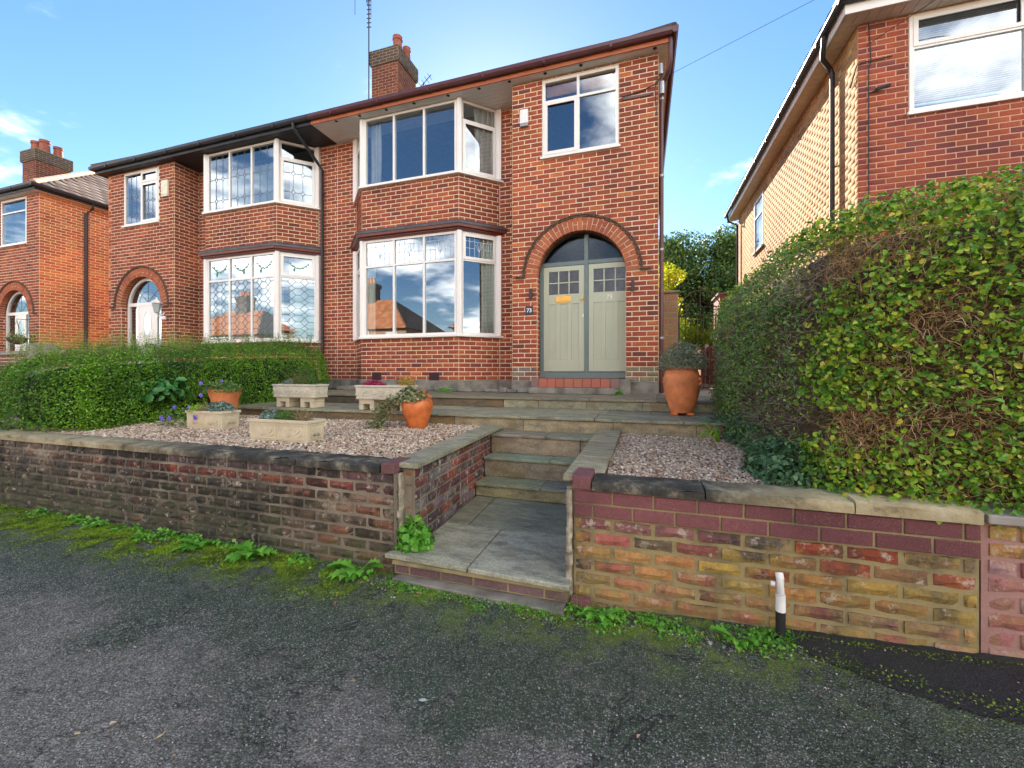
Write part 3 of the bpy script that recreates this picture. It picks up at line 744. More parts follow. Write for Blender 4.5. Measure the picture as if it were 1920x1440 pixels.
NW = thing('garden_wall', 'pinkish low brick wall at the right edge of the picture, under a flat concrete coping', 'garden wall', (3, 2.7, 0))
m = Masonry(NW, M['old_brick_r'], M['mortar_pink'], 300, rough=.6)
def pink(x, z):
    k = rnd.uniform(.85, 1.15)
    if z > .58: c = rnd.choice([(.46, .32, .09), (.44, .24, .08)])
    else: c = rnd.choice([(.46, .22, .22), (.42, .17, .17), (.52, .32, .32), (.38, .12, .12)])
    return tuple(a * k for a in c)
m.wall(Plane(0, 2.60, 1, 0), 1.60, 5.5, .752 - .0862 * 9, .752, colf=pink, mw=-.0235, dep=.06)
m.finish()
MB().box(1.582, 5.5, 2.615, 2.80, -.1, .751).build('wall_core', M['mortar_pink'], NW)
for k in range(5): MB().box(1.585 + k * .79, 1.585 + k * .79 + .78, 2.57, 2.84, .756, .80).build('coping_stone', M['concrete'], NW, bevel=.006)

# ------------------------------------------------------------------ flank walls beside the steps
fl_a, fl_b = (-1.62, 2.68), (-1.725, 4.86)
FL = thing('retaining_wall', 'purple brick flank wall with white salt streaks along the left of the garden steps', 'retaining wall', (-1.7, 3.7, .18))
m = Masonry(FL, M['flank_brick'], M['mortar_old'], 300, rough=.5)
def flank_col(x, z):
    return tuple(a * rnd.uniform(.85, 1.15) for a in rnd.choice([(.16, .085, .09), (.13, .075, .085), (.22, .07, .065), (.26, .09, .075), (.11, .08, .085), (.30, .26, .25), (.38, .11, .06)]))
pf = Plane(fl_a[0], fl_a[1], fl_b[0] - fl_a[0], fl_b[1] - fl_a[1])
m.wall(pf, 0, pf.len, .768 - .0862 * 7, .768, colf=flank_col, pitch=.235, dep=.05, mw=-.02)
m.wall(Plane(0, 2.68, 1, 0), -1.73, -1.625, .768 - .0862 * 7, .768, colf=lambda x, z: rnd.choice([(.50, .16, .05), (.46, .12, .05), (.50, .24, .07)]), dep=.05)
m.finish()
def slab(name, pts, z0, z1, parent, mat=None, col=None, seed=None, bev=.006):
    o = MB().prism(pts, z0, z1).build(name, mat or M['slab'], parent, bevel=bev)
    c = col or rnd.choice([(.20, .21, .17), (.24, .23, .18), (.17, .19, .165), (.22, .20, .15), (.26, .245, .20)]); k = rnd.uniform(.88, 1.12)
    o.color = tuple(a * k for a in c) + (1,); return o
ys = [2.63, 3.35, 4.1, 4.87]
for a, b in zip(ys[:-1], ys[1:]):
    xa = lerp(fl_a[0], fl_b[0], (a - 2.68) / 2.18) + .045; xb = lerp(fl_a[0], fl_b[0], (b - 2.68) / 2.18) + .045
    slab('coping_slab', [(xa - .25, a + .004), (xa, a + .004), (xb, b - .004), (xb - .25, b - .004)], .775, .812, FL, col=(.23, .24, .20))
MB().prism([(-1.86, 2.70), (-1.64, 2.70), (-1.745, 4.86), (-1.9, 4.86)], -.05, .772).build('wall_core', M['mortar_old'], FL)
FR = thing('retaining_wall', 'short flank wall along the right of the garden steps, capped with sandstone slabs', 'retaining wall', (-.4, 3.7, .18))
m = Masonry(FR, M['flank_brick'], M['mortar_old'], 60, rough=.5)
m.wall(Plane(-.47, 4.86, 0, -1), 0, 2.06, .768 - .0862 * 7, .768, colf=flank_col, pitch=.235, dep=.05, mw=-.02)
m.finish()
MB().box(-.455, -.27, 2.802, 4.86, -.05, .772).build('wall_core', M['mortar_old'], FR)
for a, b in ((2.65, 3.30), (3.31, 4.05), (4.06, 4.87)):
    if a < 2.7: slab('coping_slab', [(-.50, a), (-.432, a), (-.432, 2.81), (-.25, 2.81), (-.25, b), (-.50, b)], .778, .815, FR, col=(.26, .24, .19))
    else: slab('coping_slab', [(-.50, a), (-.24, a), (-.24, b), (-.50, b)], .778, .815, FR, col=(.25, .235, .185))

# ------------------------------------------------------------------ garden steps
ST = thing('garden_steps', 'flight of grey sandstone steps rising between the two low garden walls', 'steps', (-1.05, 3.7, 0))
GR, TN = (.17, .185, .165), (.22, .20, .155)
slab('paving_slab', [(-1.775, 2.52), (-1.125, 2.50), (-1.125, 3.20), (-1.63, 3.20), (-1.63, 2.66), (-1.72, 2.66)], .148, .182, ST, col=(.24, .25, .225))
slab('paving_slab', [(-1.115, 2.50), (-.43, 2.475), (-.43, 2.56), (-.475, 2.60), (-.475, 3.22), (-1.115, 3.20)], .147, .181, ST, col=(.24, .255, .24))
slab('paving_slab', [(-1.42, 3.21), (-.475, 3.23), (-.475, 4.0), (-1.46, 4.0)], .147, .181, ST, col=(.17, .19, .165))
slab('paving_slab', [(-1.64, 3.21), (-1.432, 3.21), (-1.472, 4.0), (-1.68, 4.0)], .147, .18, ST, col=(.17, .17, .14))
MB().box(-1.66, -.44, 2.56, 4.0, -.05, .142).build('mortar_bed', M['mortar_yel'], ST)
MB().box(-1.70, -.46, 2.505, 2.56, .122, .146).build('mortar_fillet', M['mortar_yel'], ST)
m = Masonry(ST, M['brick'], M['mortar_yel'], 20)
m.wall(Plane(0, 2.53, 1, 0), -1.70, -.45, .045, .122, colf=lambda x, z: tuple(a * rnd.uniform(.9, 1.1) for a in (.17, .12, .125)), course=.08, pitch=.245, dep=.035)
m.finish()
MB().prism([(-1.68, 2.47), (-.46, 2.43), (-.46, 2.56), (-1.68, 2.56)], -.05, .040).build('kerb_stone', M['plinth'], ST, bevel=.006)
o = MB().box(-.425, -.31, 2.525, 2.578, -.02, .085).build('kerb_brick', M['brick'], ST, bevel=.005); o.color = (.22, .10, .10, 1)
def step(zt, yf, yb, zb, joints, rj, parent=ST, x0=-1.71, x1=-.475, col=GR, rcol=TN, th=.032):
    xs_ = [x0] + joints + [x1]
    for a, b in zip(xs_[:-1], xs_[1:]):
        slab('tread_slab', [(a + .003, yf), (b - .003, yf), (b - .003, yb), (a + .003, yb)], zt - th, zt, parent, col=tuple(c * rnd.uniform(.9, 1.12) for c in col))
    xs_ = [x0] + rj + [x1]
    for a, b in zip(xs_[:-1], xs_[1:]):
        slab('riser_stone', [(a + .003, yf + .025), (b - .003, yf + .025), (b - .003, yf + .07), (a + .003, yf + .07)], zb, zt - th - .004, parent, M['slab_edge'], col=tuple(c * rnd.uniform(.9, 1.1) for c in rcol), bev=.004)
step(.325, 3.97, 4.28, .183, [-.98], [], x0=-1.685)
step(.54, 4.25, 4.53, .326, [-.95], [], x0=-1.70)
step(.76, 4.50, 4.90, .541, [-1.05], [-.66], x0=-1.712)
MB().box(-1.70, -.48, 4.3, 4.9, 0, .5).build('step_core', M['mortar_old'], ST)

PT = thing('terrace', None, None, (-2, 6, .9), kind='structure')
def course_slabs(name, x0, x1, y0, y1, z0, z1, w, parent, cols, gap=.005, mat=None, bev=.006, jit=.0):
    x = x0
    while x < x1 - .1:
        b = min(x + w * rnd.uniform(.75, 1.2), x1)
        if x1 - b < .2: b = x1
        slab(name, [(x + gap / 2, y0 + rnd.uniform(-jit, jit)), (b - gap / 2, y0 + rnd.uniform(-jit, jit)), (b - gap / 2, y1), (x + gap / 2, y1)], z0, z1 + rnd.uniform(-.002, .002), parent, mat, rnd.choice(cols), bev=bev); x = b
gcol = [(.19, .205, .175), (.16, .18, .16), (.21, .205, .165), (.24, .24, .20)]
course_slabs('paving_slab', -6.5, 1.55, 4.855, 5.42, .905, .94, .85, PT, gcol, jit=.008)
course_slabs('paving_slab', -6.5, 1.55, 5.43, 5.98, .905, .94, .7, PT, gcol)
course_slabs('riser_stone', -2.36, 1.55, 4.885, 4.94, .72, .900, .92, PT, [(.24, .215, .16), (.22, .20, .15), (.26, .23, .17)], mat=M['slab_edge'], bev=.004)
course_slabs('riser_stone', -6.5, -2.365, 4.895, 4.94, .72, .900, .8, PT, [(.13, .09, .045), (.16, .11, .055), (.10, .08, .05)], mat=M['slab_edge'], bev=.004)
course_slabs('paving_slab', -6.5, 1.5, 5.93, 6.62, 1.065, 1.10, .8, PT, [(.15, .145, .12), (.17, .16, .13), (.14, .14, .125)], jit=.006)
course_slabs('paving_slab', -6.5, 1.5, 6.63, 7.26, 1.065, 1.10, .7, PT, [(.15, .145, .12), (.17, .16, .13), (.14, .14, .125)])
course_slabs('riser_stone', -2.05, 1.5, 5.955, 6.0, .942, 1.06, .66, PT, [(.21, .22, .175), (.23, .23, .19), (.19, .195, .16)], mat=M['slab_edge'], bev=.004)
course_slabs('riser_stone', -6.5, -2.055, 5.962, 6.0, .942, 1.06, .8, PT, [(.085, .055, .04), (.11, .075, .045), (.07, .05, .04)], mat=M['slab_edge'], bev=.004)
for y in (7.27, 7.9, 8.6, 9.3, 10.0, 10.7, 11.4, 12.1, 12.8):
    course_slabs('paving_slab', .26, 1.5, y, y + .69 if y > 7.3 else 7.89, 1.065, 1.10, .6, PT, [(.26, .24, .2), (.22, .21, .18)])
MB().box(-6.5, 1.5, 6.0, 7.9, .9, 1.06).build('terrace_core', M['mortar_old'], PT)

# ------------------------------------------------------------------ pebbles
def pebble_bed(name, x0, x1, y0, y1, n, size, zf, avoid=(), seed=1):
    g = np.random.default_rng(seed); x = g.uniform(x0, x1, n); y = g.uniform(y0, y1, n)
    keep = np.ones(n, bool)
    for a, b, c, d in avoid: keep &= ~((x > a) & (x < b) & (y > c) & (y < d))
    x, y = x[keep], y[keep]; P = np.stack([x, y, zf(x, y) + g.uniform(-.006, .010, len(x))], 1)
    o = stones(name, P, g.uniform(.6, 1.25, len(x)) * size, M['pebble'], None, g=g); o['kind'] = 'stuff'; return o
gz_l = lambda x, y: .765 + .028 * np.clip((y - 2.9) / 2, 0, 1) + .008 * np.sin(x * 3.1) * np.cos(y * 4)
gz_r = lambda x, y: .762 + .0 * x + .006 * np.sin(x * 5 + y * 3)
TR = [(-3.96, -3.16, 3.22, 3.48), (-5.5, -4.86, 3.62, 3.88)]
pebble_bed('pebbles', -7.4, -1.93, 2.83, 4.89, 31000, .0142, gz_l, [(a + .02, b - .02, c + .02, d - .02) for a, b, c, d in TR], 2)
pebble_bed('pebbles', -.245, 1.15, 2.83, 4.885, 12500, .0128, gz_r, [], 3)

# ------------------------------------------------------------------ windows
def window(parent, pl, u0, u1, z0, z1, cols, lead=None, ft=.05, mull=.045, name='window', w_out=0., glass='glass', ends=(True, True)):
    """cols: list of (width share, [transom heights], [casement flag per cell]) ; the panes are sub-parts of the frame"""
    f = MB(); wi, wo = w_out - .07, w_out; F_ = ft
    f.pbox(pl, u0, u0 + F_, z0, z1, wi, wo); f.pbox(pl, u1 - F_, u1, z0, z1, wi, wo)
    a0, a1 = u0 + F_, u1 - F_; wo2 = wo - .002
    f.pbox(pl, a0, a1, z0, z0 + F_, wi, wo2); f.pbox(pl, a0, a1, z1 - F_, z1, wi, wo2)
    zb, zt = z0 + F_, z1 - F_; tot = sum(c[0] for c in cols); inner = a1 - a0 - mull * (len(cols) - 1); u = a0; panes = []
    for k, (sh, tr, cas) in enumerate(cols):
        ub = u + inner * sh / tot
        if k < len(cols) - 1: f.pbox(pl, ub, ub + mull, zb, zt, wi, wo2)
        zz = zb; cells_ = []
        for t_ in tr:
            f.pbox(pl, u, ub, t_ - mull / 2, t_ + mull / 2, wi, wo2 - .001); cells_.append((zz, t_ - mull / 2)); zz = t_ + mull / 2
        cells_.append((zz, zt))
        for i, (p, q) in enumerate(cells_):
            a, b, c, d = u, ub, p, q
            if cas and cas[i]:
                s_ = .045; e = .012
                f.pbox(pl, a - e, a + s_, c - e, d + e, wo2 - .001, wo + .012); f.pbox(pl, b - s_, b + e, c - e, d + e, wo2 - .001, wo + .012)
                f.pbox(pl, a + s_, b - s_, c - e, c + s_, wo2 - .001, wo + .010); f.pbox(pl, a + s_, b - s_, d - s_, d + e, wo2 - .001, wo + .010)
                a, b, c, d = a + s_, b - s_, c + s_, d - s_
            panes.append((a, b, c, d, k, i))
        u = ub + mull
    fo = f.build(name, M['upvc'], parent)
    for (a, b, c, d, k, i) in panes:
        MB().add([pl.P(a, c, wo - .028), pl.P(b, c, wo - .028), pl.P(b, d, wo - .028), pl.P(a, d, wo - .028)], [(0, 1, 2, 3)]).build('pane', M[glass], fo)
        if lead: lead(fo, pl, a, b, c, d, k, i, wo - .027)
    return fo, panes
def diamond_lead(levels, nline=2, dm=.045, mat='came', wd=.011):
    def fn(fo, pl, a, b, c, d, k, i, w):
        mb = MB(); W, H = b - a, d - c; xs_ = [a + W * (j + 1) / (nline + 1) for j in range(nline)]
        def seg(p, q):
            mb.pline(pl, p, q, wd, w, w + .004)
        hs = [c + H * l for l in levels]; s_ = min(dm, W * .12)
        for j, x in enumerate(xs_):
            z = c
            for h in hs:
                seg((x, z), (x, h - s_ * 1.3)); 
                q = [(x, h - s_ * 1.3), (x + s_, h), (x, h + s_ * 1.3), (x - s_, h)]
                for e in range(4): seg(q[e], q[(e + 1) % 4])
                z = h + s_ * 1.3
                if j == 0: seg((a, h), (x - s_, h))
                if j == nline - 1: seg((x + s_, h), (b, h))
                else: seg((x + s_, h), (xs_[j + 1] - s_, h))
            seg((x, z), (x, d))
        mb.build('leading', M[mat], fo)
    return fn
def hex_lead(rows, mat='came', wd=.011):
    """staggered hexagons with small diamonds between them"""
    def fn(fo, pl, a, b, c, d, k, i, w):
        mb = MB(); W, H = b - a, d - c; x1, x2 = a + W * .3, a + W * .7; xm = (a + b) / 2; n = rows; p = H / n; s_ = W * .13
        seg = lambda P, Q: mb.pline(pl, P, Q, wd, w, w + .004)
        for r in range(n):
            z = c + p * (r + .5)
            if r % 2 == 0:
                for x in (x1, x2):
                    q = [(x, z - s_ * 1.1), (x + s_, z), (x, z + s_ * 1.1), (x - s_, z)]
                    for e in range(4): seg(q[e], q[(e + 1) % 4])
                    seg((x, z + s_ * 1.1), (x, min(z + p * .62, d))); seg((x, z - s_ * 1.1), (x, max(z - p * .62, c)))
                seg((x1 + s_, z), (x2 - s_, z)) if s_ < W * .19 else None
                seg((a, z), (x1 - s_, z)); seg((x2 + s_, z), (b, z))
            else:
                for x, sg in ((x1, -1), (x2, 1)):
                    seg((x, z - p * .38), (x + s_ * .9, z)); seg((x + s_ * .9, z), (x, z + p * .38)); seg((x, z - p * .38), (x - s_ * .9, z)); seg((x - s_ * .9, z), (x, z + p * .38))
                seg((x1 + s_ * .9, z), (x2 - s_ * .9, z)); seg((a, z), (x1 - s_ * .9, z)); seg((x2 + s_ * .9, z), (b, z))
        mb.build('leading', M[mat], fo)
    return fn
def tulip_lead(fo, pl, a, b, c, d, k, i, w):
    """pale grid with a small tulip in the top light"""
    mb = MB(); W, H = b - a, d - c; seg = lambda P, Q, t=.007: mb.pline(pl, P, Q, t, w, w + .004)
    for f in (.16, .34, .66, .84): seg((a + W * f, c), (a + W * f, d))
    for f in (.45, .80): seg((a, c + H * f), (a + W * .34, c + H * f)); seg((a + W * .66, c + H * f), (b, c + H * f))
    xm = a + W * .5; zc = c + H * .55
    for sg in (-1, 1):
        pts = [(xm, zc - H * .28), (xm + sg * W * .06, zc - H * .08), (xm + sg * W * .13, zc + H * .12)]
        pts2 = [(xm, zc - H * .28), (xm + sg * W * .03, zc), (xm + sg * W * .05, zc + H * .2)]
        for p in (pts, pts2):
            for e in range(2): seg(p[e], p[e + 1])
    seg((xm, c), (xm, zc - H * .28)); seg((a + W * .34, c + H * .8), (a + W * .66, c + H * .8))
    mb.build('leading', M['came_pale'], fo)
def garland(fo, pl, a, b, c, d, k, i, w):
    """green leaf garland of the stained top lights"""
    mb = MB(); W, H = b - a, d - c; pts = []
    for t in np.linspace(.12, .88, 13):
        pts.append((a + W * t, c + H * (.72 - .34 * math.sin(math.pi * (t - .12) / .76))))
    for p, q in zip(pts[:-1], pts[1:]): mb.pline(pl, p, q, .012, w, w + .004)
    for (x, z), n in list(zip(pts, range(99)))[1:-1:1]:
        sg = 1 if n % 2 else -1
        mb.poly(pl, [(x, z), (x + W * .05, z + sg * H * .07), (x + W * .085, z + sg * H * .015), (x + W * .05, z - sg * H * .02)], w, w + .0035)
    x, z = pts[4 if k % 2 == 0 else 8]; s_ = -1 if k % 2 == 0 else 1
    mb.poly(pl, [(x, z), (x + s_ * W * .05, z - H * .16), (x + s_ * W * .0, z - H * .28), (x - s_ * W * .04, z - H * .14)], w + .001, w + .005)
    mb.build('stained_garland', M['garland'], fo)
M['garland'] = plain('green_stained_glass', (.02, .22, .11), .4)
M['stain_blue'] = plain('blue_stained_glass', (.05, .16, .42), .4)

# ------------------------------------------------------------------ houses
OVER = .17
def roof_tiles(parent, p0, e, t, ua, ub, L_, mat, tw=.3, gauge=.3):
    """tiles laid on a slope: p0 eave start, e eave direction, t up-slope direction, ua/ub(v) limits"""
    p0, e, t = Vector(p0), Vector(e).normalized(), Vector(t).normalized(); nrm = e.cross(t); 
    if nrm.z < 0: nrm = -nrm
    V = []; F = []; v = 0; row = 0
    while v < L_:
        lo, hi = ua(v + gauge), ub(v + gauge); u = lo - (tw / 2 if row % 2 else 0); 
        while u < hi:
            a, b = max(u, lo) + .004, min(u + tw, hi) - .004; u += tw
            if b - a < .04: continue
            q = len(V); hb = .020; g = min(gauge, L_ - v)
            B = p0 + t * v; T = p0 + t * (v + g)
            for (uu, pt, h) in ((a, B, 0), (a, B, hb), ((a + b) / 2, B, hb + .012), (b, B, hb), (b, B, 0), (a, T, .004), ((a + b) / 2, T, .02), (b, T, .004)):
                V.append(tuple(pt + e * uu + nrm * h))
            F += [(q, q + 4, q + 3, q + 2), (q, q + 2, q + 1, q + 1)] if False else [(q, q + 4, q + 3, q + 2, q + 1), (q + 1, q + 2, q + 6, q + 5), (q + 2, q + 3, q + 7, q + 6), (q, q + 1, q + 5), (q + 4, q + 7, q + 3)]
        v += gauge; row += 1
    o = np_obj('roof_tiles', V, F, mat, parent); o['kind'] = 'stuff'; return o

class House:
    def __init__(s, xo, sg, label, spec):
        s.xo, s.sg, s.k = xo, sg, spec; s.X = lambda u: xo - sg * u
        s.root = thing('semi_detached_house', label, 'house', (s.X(3.56), 8, E - .39), 'semi-detached brick houses along the street')
        s.m = Masonry(s.root, M['brick'], M['mortar'], 300, zmin=spec.get('zmin', -9))
        s.build()
    def rng(s, a, b): return tuple(sorted((s.X(a), s.X(b))))
    def build(s):
        k, m, X, root = s.k, s.m, s.X, s.root
        zb = E - .17; zt = E + 5.38
        colf = k.get('colf') if k['kind'] != 'ours' else (lambda x, z: red()); wcol = k.get('colf')
        front = Plane(0, 7.3, 1, 0); main = Plane(0, 7.92, 1, 0)
        w0, w1 = s.rng(0, 2.59); a0, a1 = s.rng(.65, 2.01); ac = X(1.32) if k['kind'] != 'ours' else -1.07
        ZS, RI, RO = E + 1.735, .785, 1.01
        win = (a0, a1, E + 3.92, E + 5.335); door = (ac - RI, ac + RI, -9, ZS)
        m.wall(front, w0, w1, zb, zt, rects=[win, door], arch=(ac, ZS, RO - .02), arch_in=(ac, ZS, RI + .03), colf=wcol)
        # voussoirs: whole bricks and pairs of halves by turns
        n = 33
        for i in range(n):
            q0, q1 = math.pi * i / n, math.pi * (i + 1) / n; q = (q0 + q1) / 2; hw = .0355
            parts = [(RI, RO)] if i % 2 == 0 else [(RI, RI + .106), (RI + .118, RO)]
            for (ra, rb) in parts:
                mb = MB(); P = []
                for (r_, h) in ((ra, hw * (.93 if ra == RI else .98)), (rb, hw * 1.12 if rb == RO else hw)):
                    P.append((ac + r_ * math.cos(q) + h * math.sin(q), ZS + r_ * math.sin(q) - h * math.cos(q)))
                    P.append((ac + r_ * math.cos(q) - h * math.sin(q), ZS + r_ * math.sin(q) + h * math.cos(q)))
                mb.poly(front, [P[0], P[2], P[3], P[1]], -.11, .009 + rnd.uniform(0, .003)); o = mb.build('arch_brick', M['brick'], root, bevel=.003)
                o.color = tuple(x * 1.1 for x in rnd.choice([(.42, .12, .055), (.48, .15, .06), (.36, .10, .05), (.40, .13, .06)])) + (1,)
        mo = MB()
        for i in range(48):
            q0, q1 = math.pi * i / 48, math.pi * (i + 1) / 48
            mo.poly(front, [(ac + r_ * math.cos(q), ZS + r_ * math.sin(q)) for r_, q in ((RI + .006, q0), (RO - .002, q0), (RO - .002, q1), (RI + .006, q1))], -.10, .000)
        mo.build('arch_mortar', M['mortar'], root)
        hm = MB(); pts = [front.P(ac + 1.035 * math.cos(t), ZS + 1.035 * math.sin(t), .02) for t in np.linspace(0, math.pi, 36)]
        for rr, w in ((1.035, .022), (1.062, .03)):
            for i in range(60):
                q0, q1 = math.pi * i / 60 - .004, math.pi * (i + 1) / 60 + .002; e = rnd.uniform(-.005, .005); th = .018
                hm.poly(front, [(ac + r_ * math.cos(q), ZS + r_ * math.sin(q)) for r_, q in ((rr - th / 2 + e, q0), (rr + th / 2 + e, q0), (rr + th / 2 + e, q1), (rr - th / 2 + e, q1))], 0, w + rnd.uniform(-.004, .004))
        for sgn in (-1, 1):
            xa, xb = sorted((ac + sgn * 1.03, ac + sgn * 1.20)); zz = ZS + .02
            hm.pbox(front, xa, xb, zz - .024, zz - .004, 0, .035); hm.pbox(front, xa + .01, xb - .01, zz - .001, zz + .017, 0, .05)
        hm.build('hood_mould', M['hood'], root)
        # brick reveals of the porch
        rec = .20
        for xx, dy in ((ac - RI, 1), (ac + RI, -1)):
            pl = Plane(xx, 7.3 if dy > 0 else 7.3 + rec, 0, dy)
            m.wall(pl, 0, rec, zb, ZS, colf=colf, pitch=.2, dep=.04)
        rv = MB()
        for i in range(24):
            q0, q1 = math.pi * i / 24, math.pi * (i + 1) / 24
            rv.add([(ac + RI * math.cos(q), y, ZS + RI * math.sin(q)) for q, y in ((q0, 7.41), (q1, 7.41), (q1, 7.3 + rec + .05), (q0, 7.3 + rec + .05))], [(0, 1, 2, 3)])
        rv.build('arch_soffit', M['hood'], root)
        # return of the projecting bay that holds the door, and the wall set back
        ret = X(2.59)
        if s.sg > 0: m.wall(Plane(ret, 7.92, 0, -1), 0, .62, zb, zt, colf=colf, vis=False)
        else: m.wall(Plane(ret, 7.3, 0, 1), 0, .62, zb, zt, colf=colf)
        for u0, u1 in ((2.59, 3.06), (6.59, 7.13)):
            p, q = s.rng(u0, u1); m.wall(main, p, q, zb, zt, colf=colf)
        # brick faces of the two-storey bay
        xl, xr = s.rng(3.06, 6.59); fl, fr = s.rng(3.69, 5.96); s.bay = (xl, fl, fr, xr)
        pls = [Plane(xl, 7.92, fl - xl, 7.3 - 7.92), Plane(fl, 7.3, 1, 0), Plane(fr, 7.3, xr - fr, .62)]; s.pls = pls
        for pl, ln in zip(pls, (math.hypot(fl - xl, .62), fr - fl, math.hypot(xr - fr, .62))):
            vis = pl is not pls[0]
            m.wall(pl, 0, ln, zb, E + .69, colf=colf, vis=vis); m.wall(pl, 0, ln, E + 2.97, E + 3.88, colf=colf, vis=vis)
        # side, back
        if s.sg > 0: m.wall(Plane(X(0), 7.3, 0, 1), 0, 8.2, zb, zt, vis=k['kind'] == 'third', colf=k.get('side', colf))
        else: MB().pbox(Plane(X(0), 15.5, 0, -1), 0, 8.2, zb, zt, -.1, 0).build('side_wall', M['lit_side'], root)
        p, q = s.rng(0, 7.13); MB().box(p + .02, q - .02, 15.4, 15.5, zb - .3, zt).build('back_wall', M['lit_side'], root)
        m.finish()
        # interior
        ib = MB(); ib.box(p + .06, q - .03, 7.99 if 0 else 10.8, 10.9, zb, zt)
        ib.box(p + .06, q - .06, 8.0, 10.8, E - .10, E - .02); ib.box(p + .06, q - .06, 7.96, 10.8, E + 2.86, E + 2.96); ib.box(p + .06, q - .06, 7.96, 10.8, E + 5.39, E + 5.42)
        px = X(7.10); ib.box(px - .02, px + .02, 7.94, 10.8, zb, zt); mx = X(2.62); ib.box(mx - .04, mx + .04, 7.95, 10.8, zb, zt)
        ib.build('interior_walls', M['interior'], root)
        bp = lambda o_: s.outline(o_)
        # flat slabs inside the bay (floors, ceiling) close the room
        MB().prism(bp(-.10), E + 2.86, E + 2.95).build('bay_floor', M['interior'], root)
        # window wing
        cols = k['wing_cols']; fo, _ = window(root, front, a0 + .004, a1 - .004, E + 3.925, E + 5.33, cols, k.get('wing_lead'))
        MB().pbox(front, a0 - .03, a1 + .03, E + 3.885, E + 3.922, -.04, .05).build('window_sill', M['upvc'], fo)
        # bay windows
        lens = (math.hypot(fl - xl, .62), fr - fl, math.hypot(xr - fr, .62))
        for lev, (z0, z1, tr) in enumerate(((E + .735, E + 2.78, E + 2.22), (E + 3.925, E + 5.37, None))):
            for j, pl in enumerate(pls):
                if j == 1:
                    cs = [(1, [tr] if tr else [], None)] * 3
                    win_lead = k.get('lead')
                else:
                    t2 = tr or E + 4.98; cs = [(1, [t2], [tr is None, tr is not None])]; win_lead = k.get('lead')
                ld = (lambda fo, pl, a, b, c, d, kk, i, w, lev=lev, j=j, f=win_lead: f(fo, pl, a, b, c, d, kk, i, w, lev, j)) if win_lead else None
                window(root, pl, .05, lens[j] - .05, z0, z1, cs, ld, name='bay_window', w_out=-.012)
            cp = MB()
            for (x, y) in ((fl, 7.3), (fr, 7.3)): cp.prism([(x + .062 * math.cos(t), y + .03 + .062 * math.sin(t)) for t in np.linspace(0, 2 * math.pi, 9)[:-1] + .39], z0, z1 - .002)
            for (x, sgn) in ((xl, -1), (xr, 1)): cp.box(x - .05, x + .05, 7.86, 7.925, z0, z1 - .002)
            cp.build('corner_post', M['upvc'], root)
            MB().prism(bp(.07), z0 - .045, z0 - .003).build('bay_sill', M['upvc'], root, bevel=.006)
        MB().prism(bp(.02), E + 2.782, E + 2.80).prism(bp(.05), E + 2.80, E + 2.832).prism(bp(.11), E + 2.832, E + 2.885, bp(.12)).build('bay_cornice', M['maroon_wood'], root)
        MB().prism(bp(.135), E + 2.887, E + 2.925).prism(bp(.125), E + 2.925, E + 3.0, bp(.012)).build('bay_flashing', M['lead'], root)
        # plinth
        pl_ = MB(); pl_.prism(bp(.035), E - .40, E - .175)
        for u0, u1 in ((2.59, 3.06), (6.59, 7.13)):
            p, q = s.rng(u0, u1); pl_.pbox(main, p, q, E - .40, E - .176, -.1, .03)
        wl, wr = s.rng(0, 2.59)
        for p, q in ((wl, ac - RI - .03), (ac + RI + .03, wr)): pl_.pbox(front, p, q, E - .40, E - .178, -.3, .045)
        pl_.build('plinth', M['plinth'], root, bevel=.008)
        # eaves
        ye = 7.3 - OVER; side = s.sg * .2
        e0, e1 = sorted((X(-.2), X(7.13)))
        sm = M[k['soffit']]; so = MB()
        y = ye + .02
        while y < 7.92:                                    # tongued boards run along the eaves
            b = min(y + .1, 7.95); so.box(e0, e1, y, b - .008, E + 5.385, E + 5.395); y += .1
        so.box(e0, e1, ye, 7.96, E + 5.395, E + 5.41)
        p, q = s.rng(-.2, 0); so.box(p, q, 7.9, 15.6, E + 5.386, E + 5.40)
        so.build('soffit', sm, root)
        MB().box(e0, e1, ye - .02, ye, E + 5.375, E + 5.47).build('fascia', M[k['fascia']], root)
        gt = MB(); z = E + 5.455
        prof = [(-.12, .09), (-.118, .03), (-.09, -.005), (-.05, -.012), (-.022, .02), (-.02, .09)]
        V = [(x, ye + a - .005, z + b) for x in (e0 - .02, e1) for a, b in prof]; nn = len(prof)
        gt.add(V, [(i, i + 1, nn + i + 1, nn + i) for i in range(nn - 1)] + [tuple(range(nn)), tuple(range(2 * nn - 1, nn - 1, -1)), (0, nn, 2 * nn - 1, nn - 1)])
        xs_ = X(-.2); sg_ = s.sg
        V = [(xs_ + sg_ * (-a - .005 - .02), yy, z + b) for yy in (ye - .12, 15.6) for a, b in prof]
        gt.add(V, [(i, i + 1, nn + i + 1, nn + i) for i in range(nn - 1)] + [tuple(range(nn)), tuple(range(2 * nn - 1, nn - 1, -1)), (0, nn, 2 * nn - 1, nn - 1)])
        gt.build('gutter', M[k['gutter']], root)
        cl = MB(); x = e0 + .6
        while x < e1:
            cl.box(x, x + .035, ye - .13, ye - .022, z - .018, z + .088); x += 1.15
        cl.build('gutter_bracket', M[k['gutter']], root)
        MB().box(*sorted((xs_, xs_ + sg_ * -.02)), ye, 15.6, E + 5.375, E + 5.47).build('side_fascia', M[k['gutter']], root)
        # roof
        pitch = R(35.5); zr = E + 5.525; run = 4.35; rise = run * math.tan(pitch); yr = 7.05 + run
        xe = X(-.25); xh = X(-.25 + run); xp = X(7.13); rf = MB(); sgn = s.sg
        yb = 7.05 + 2 * run
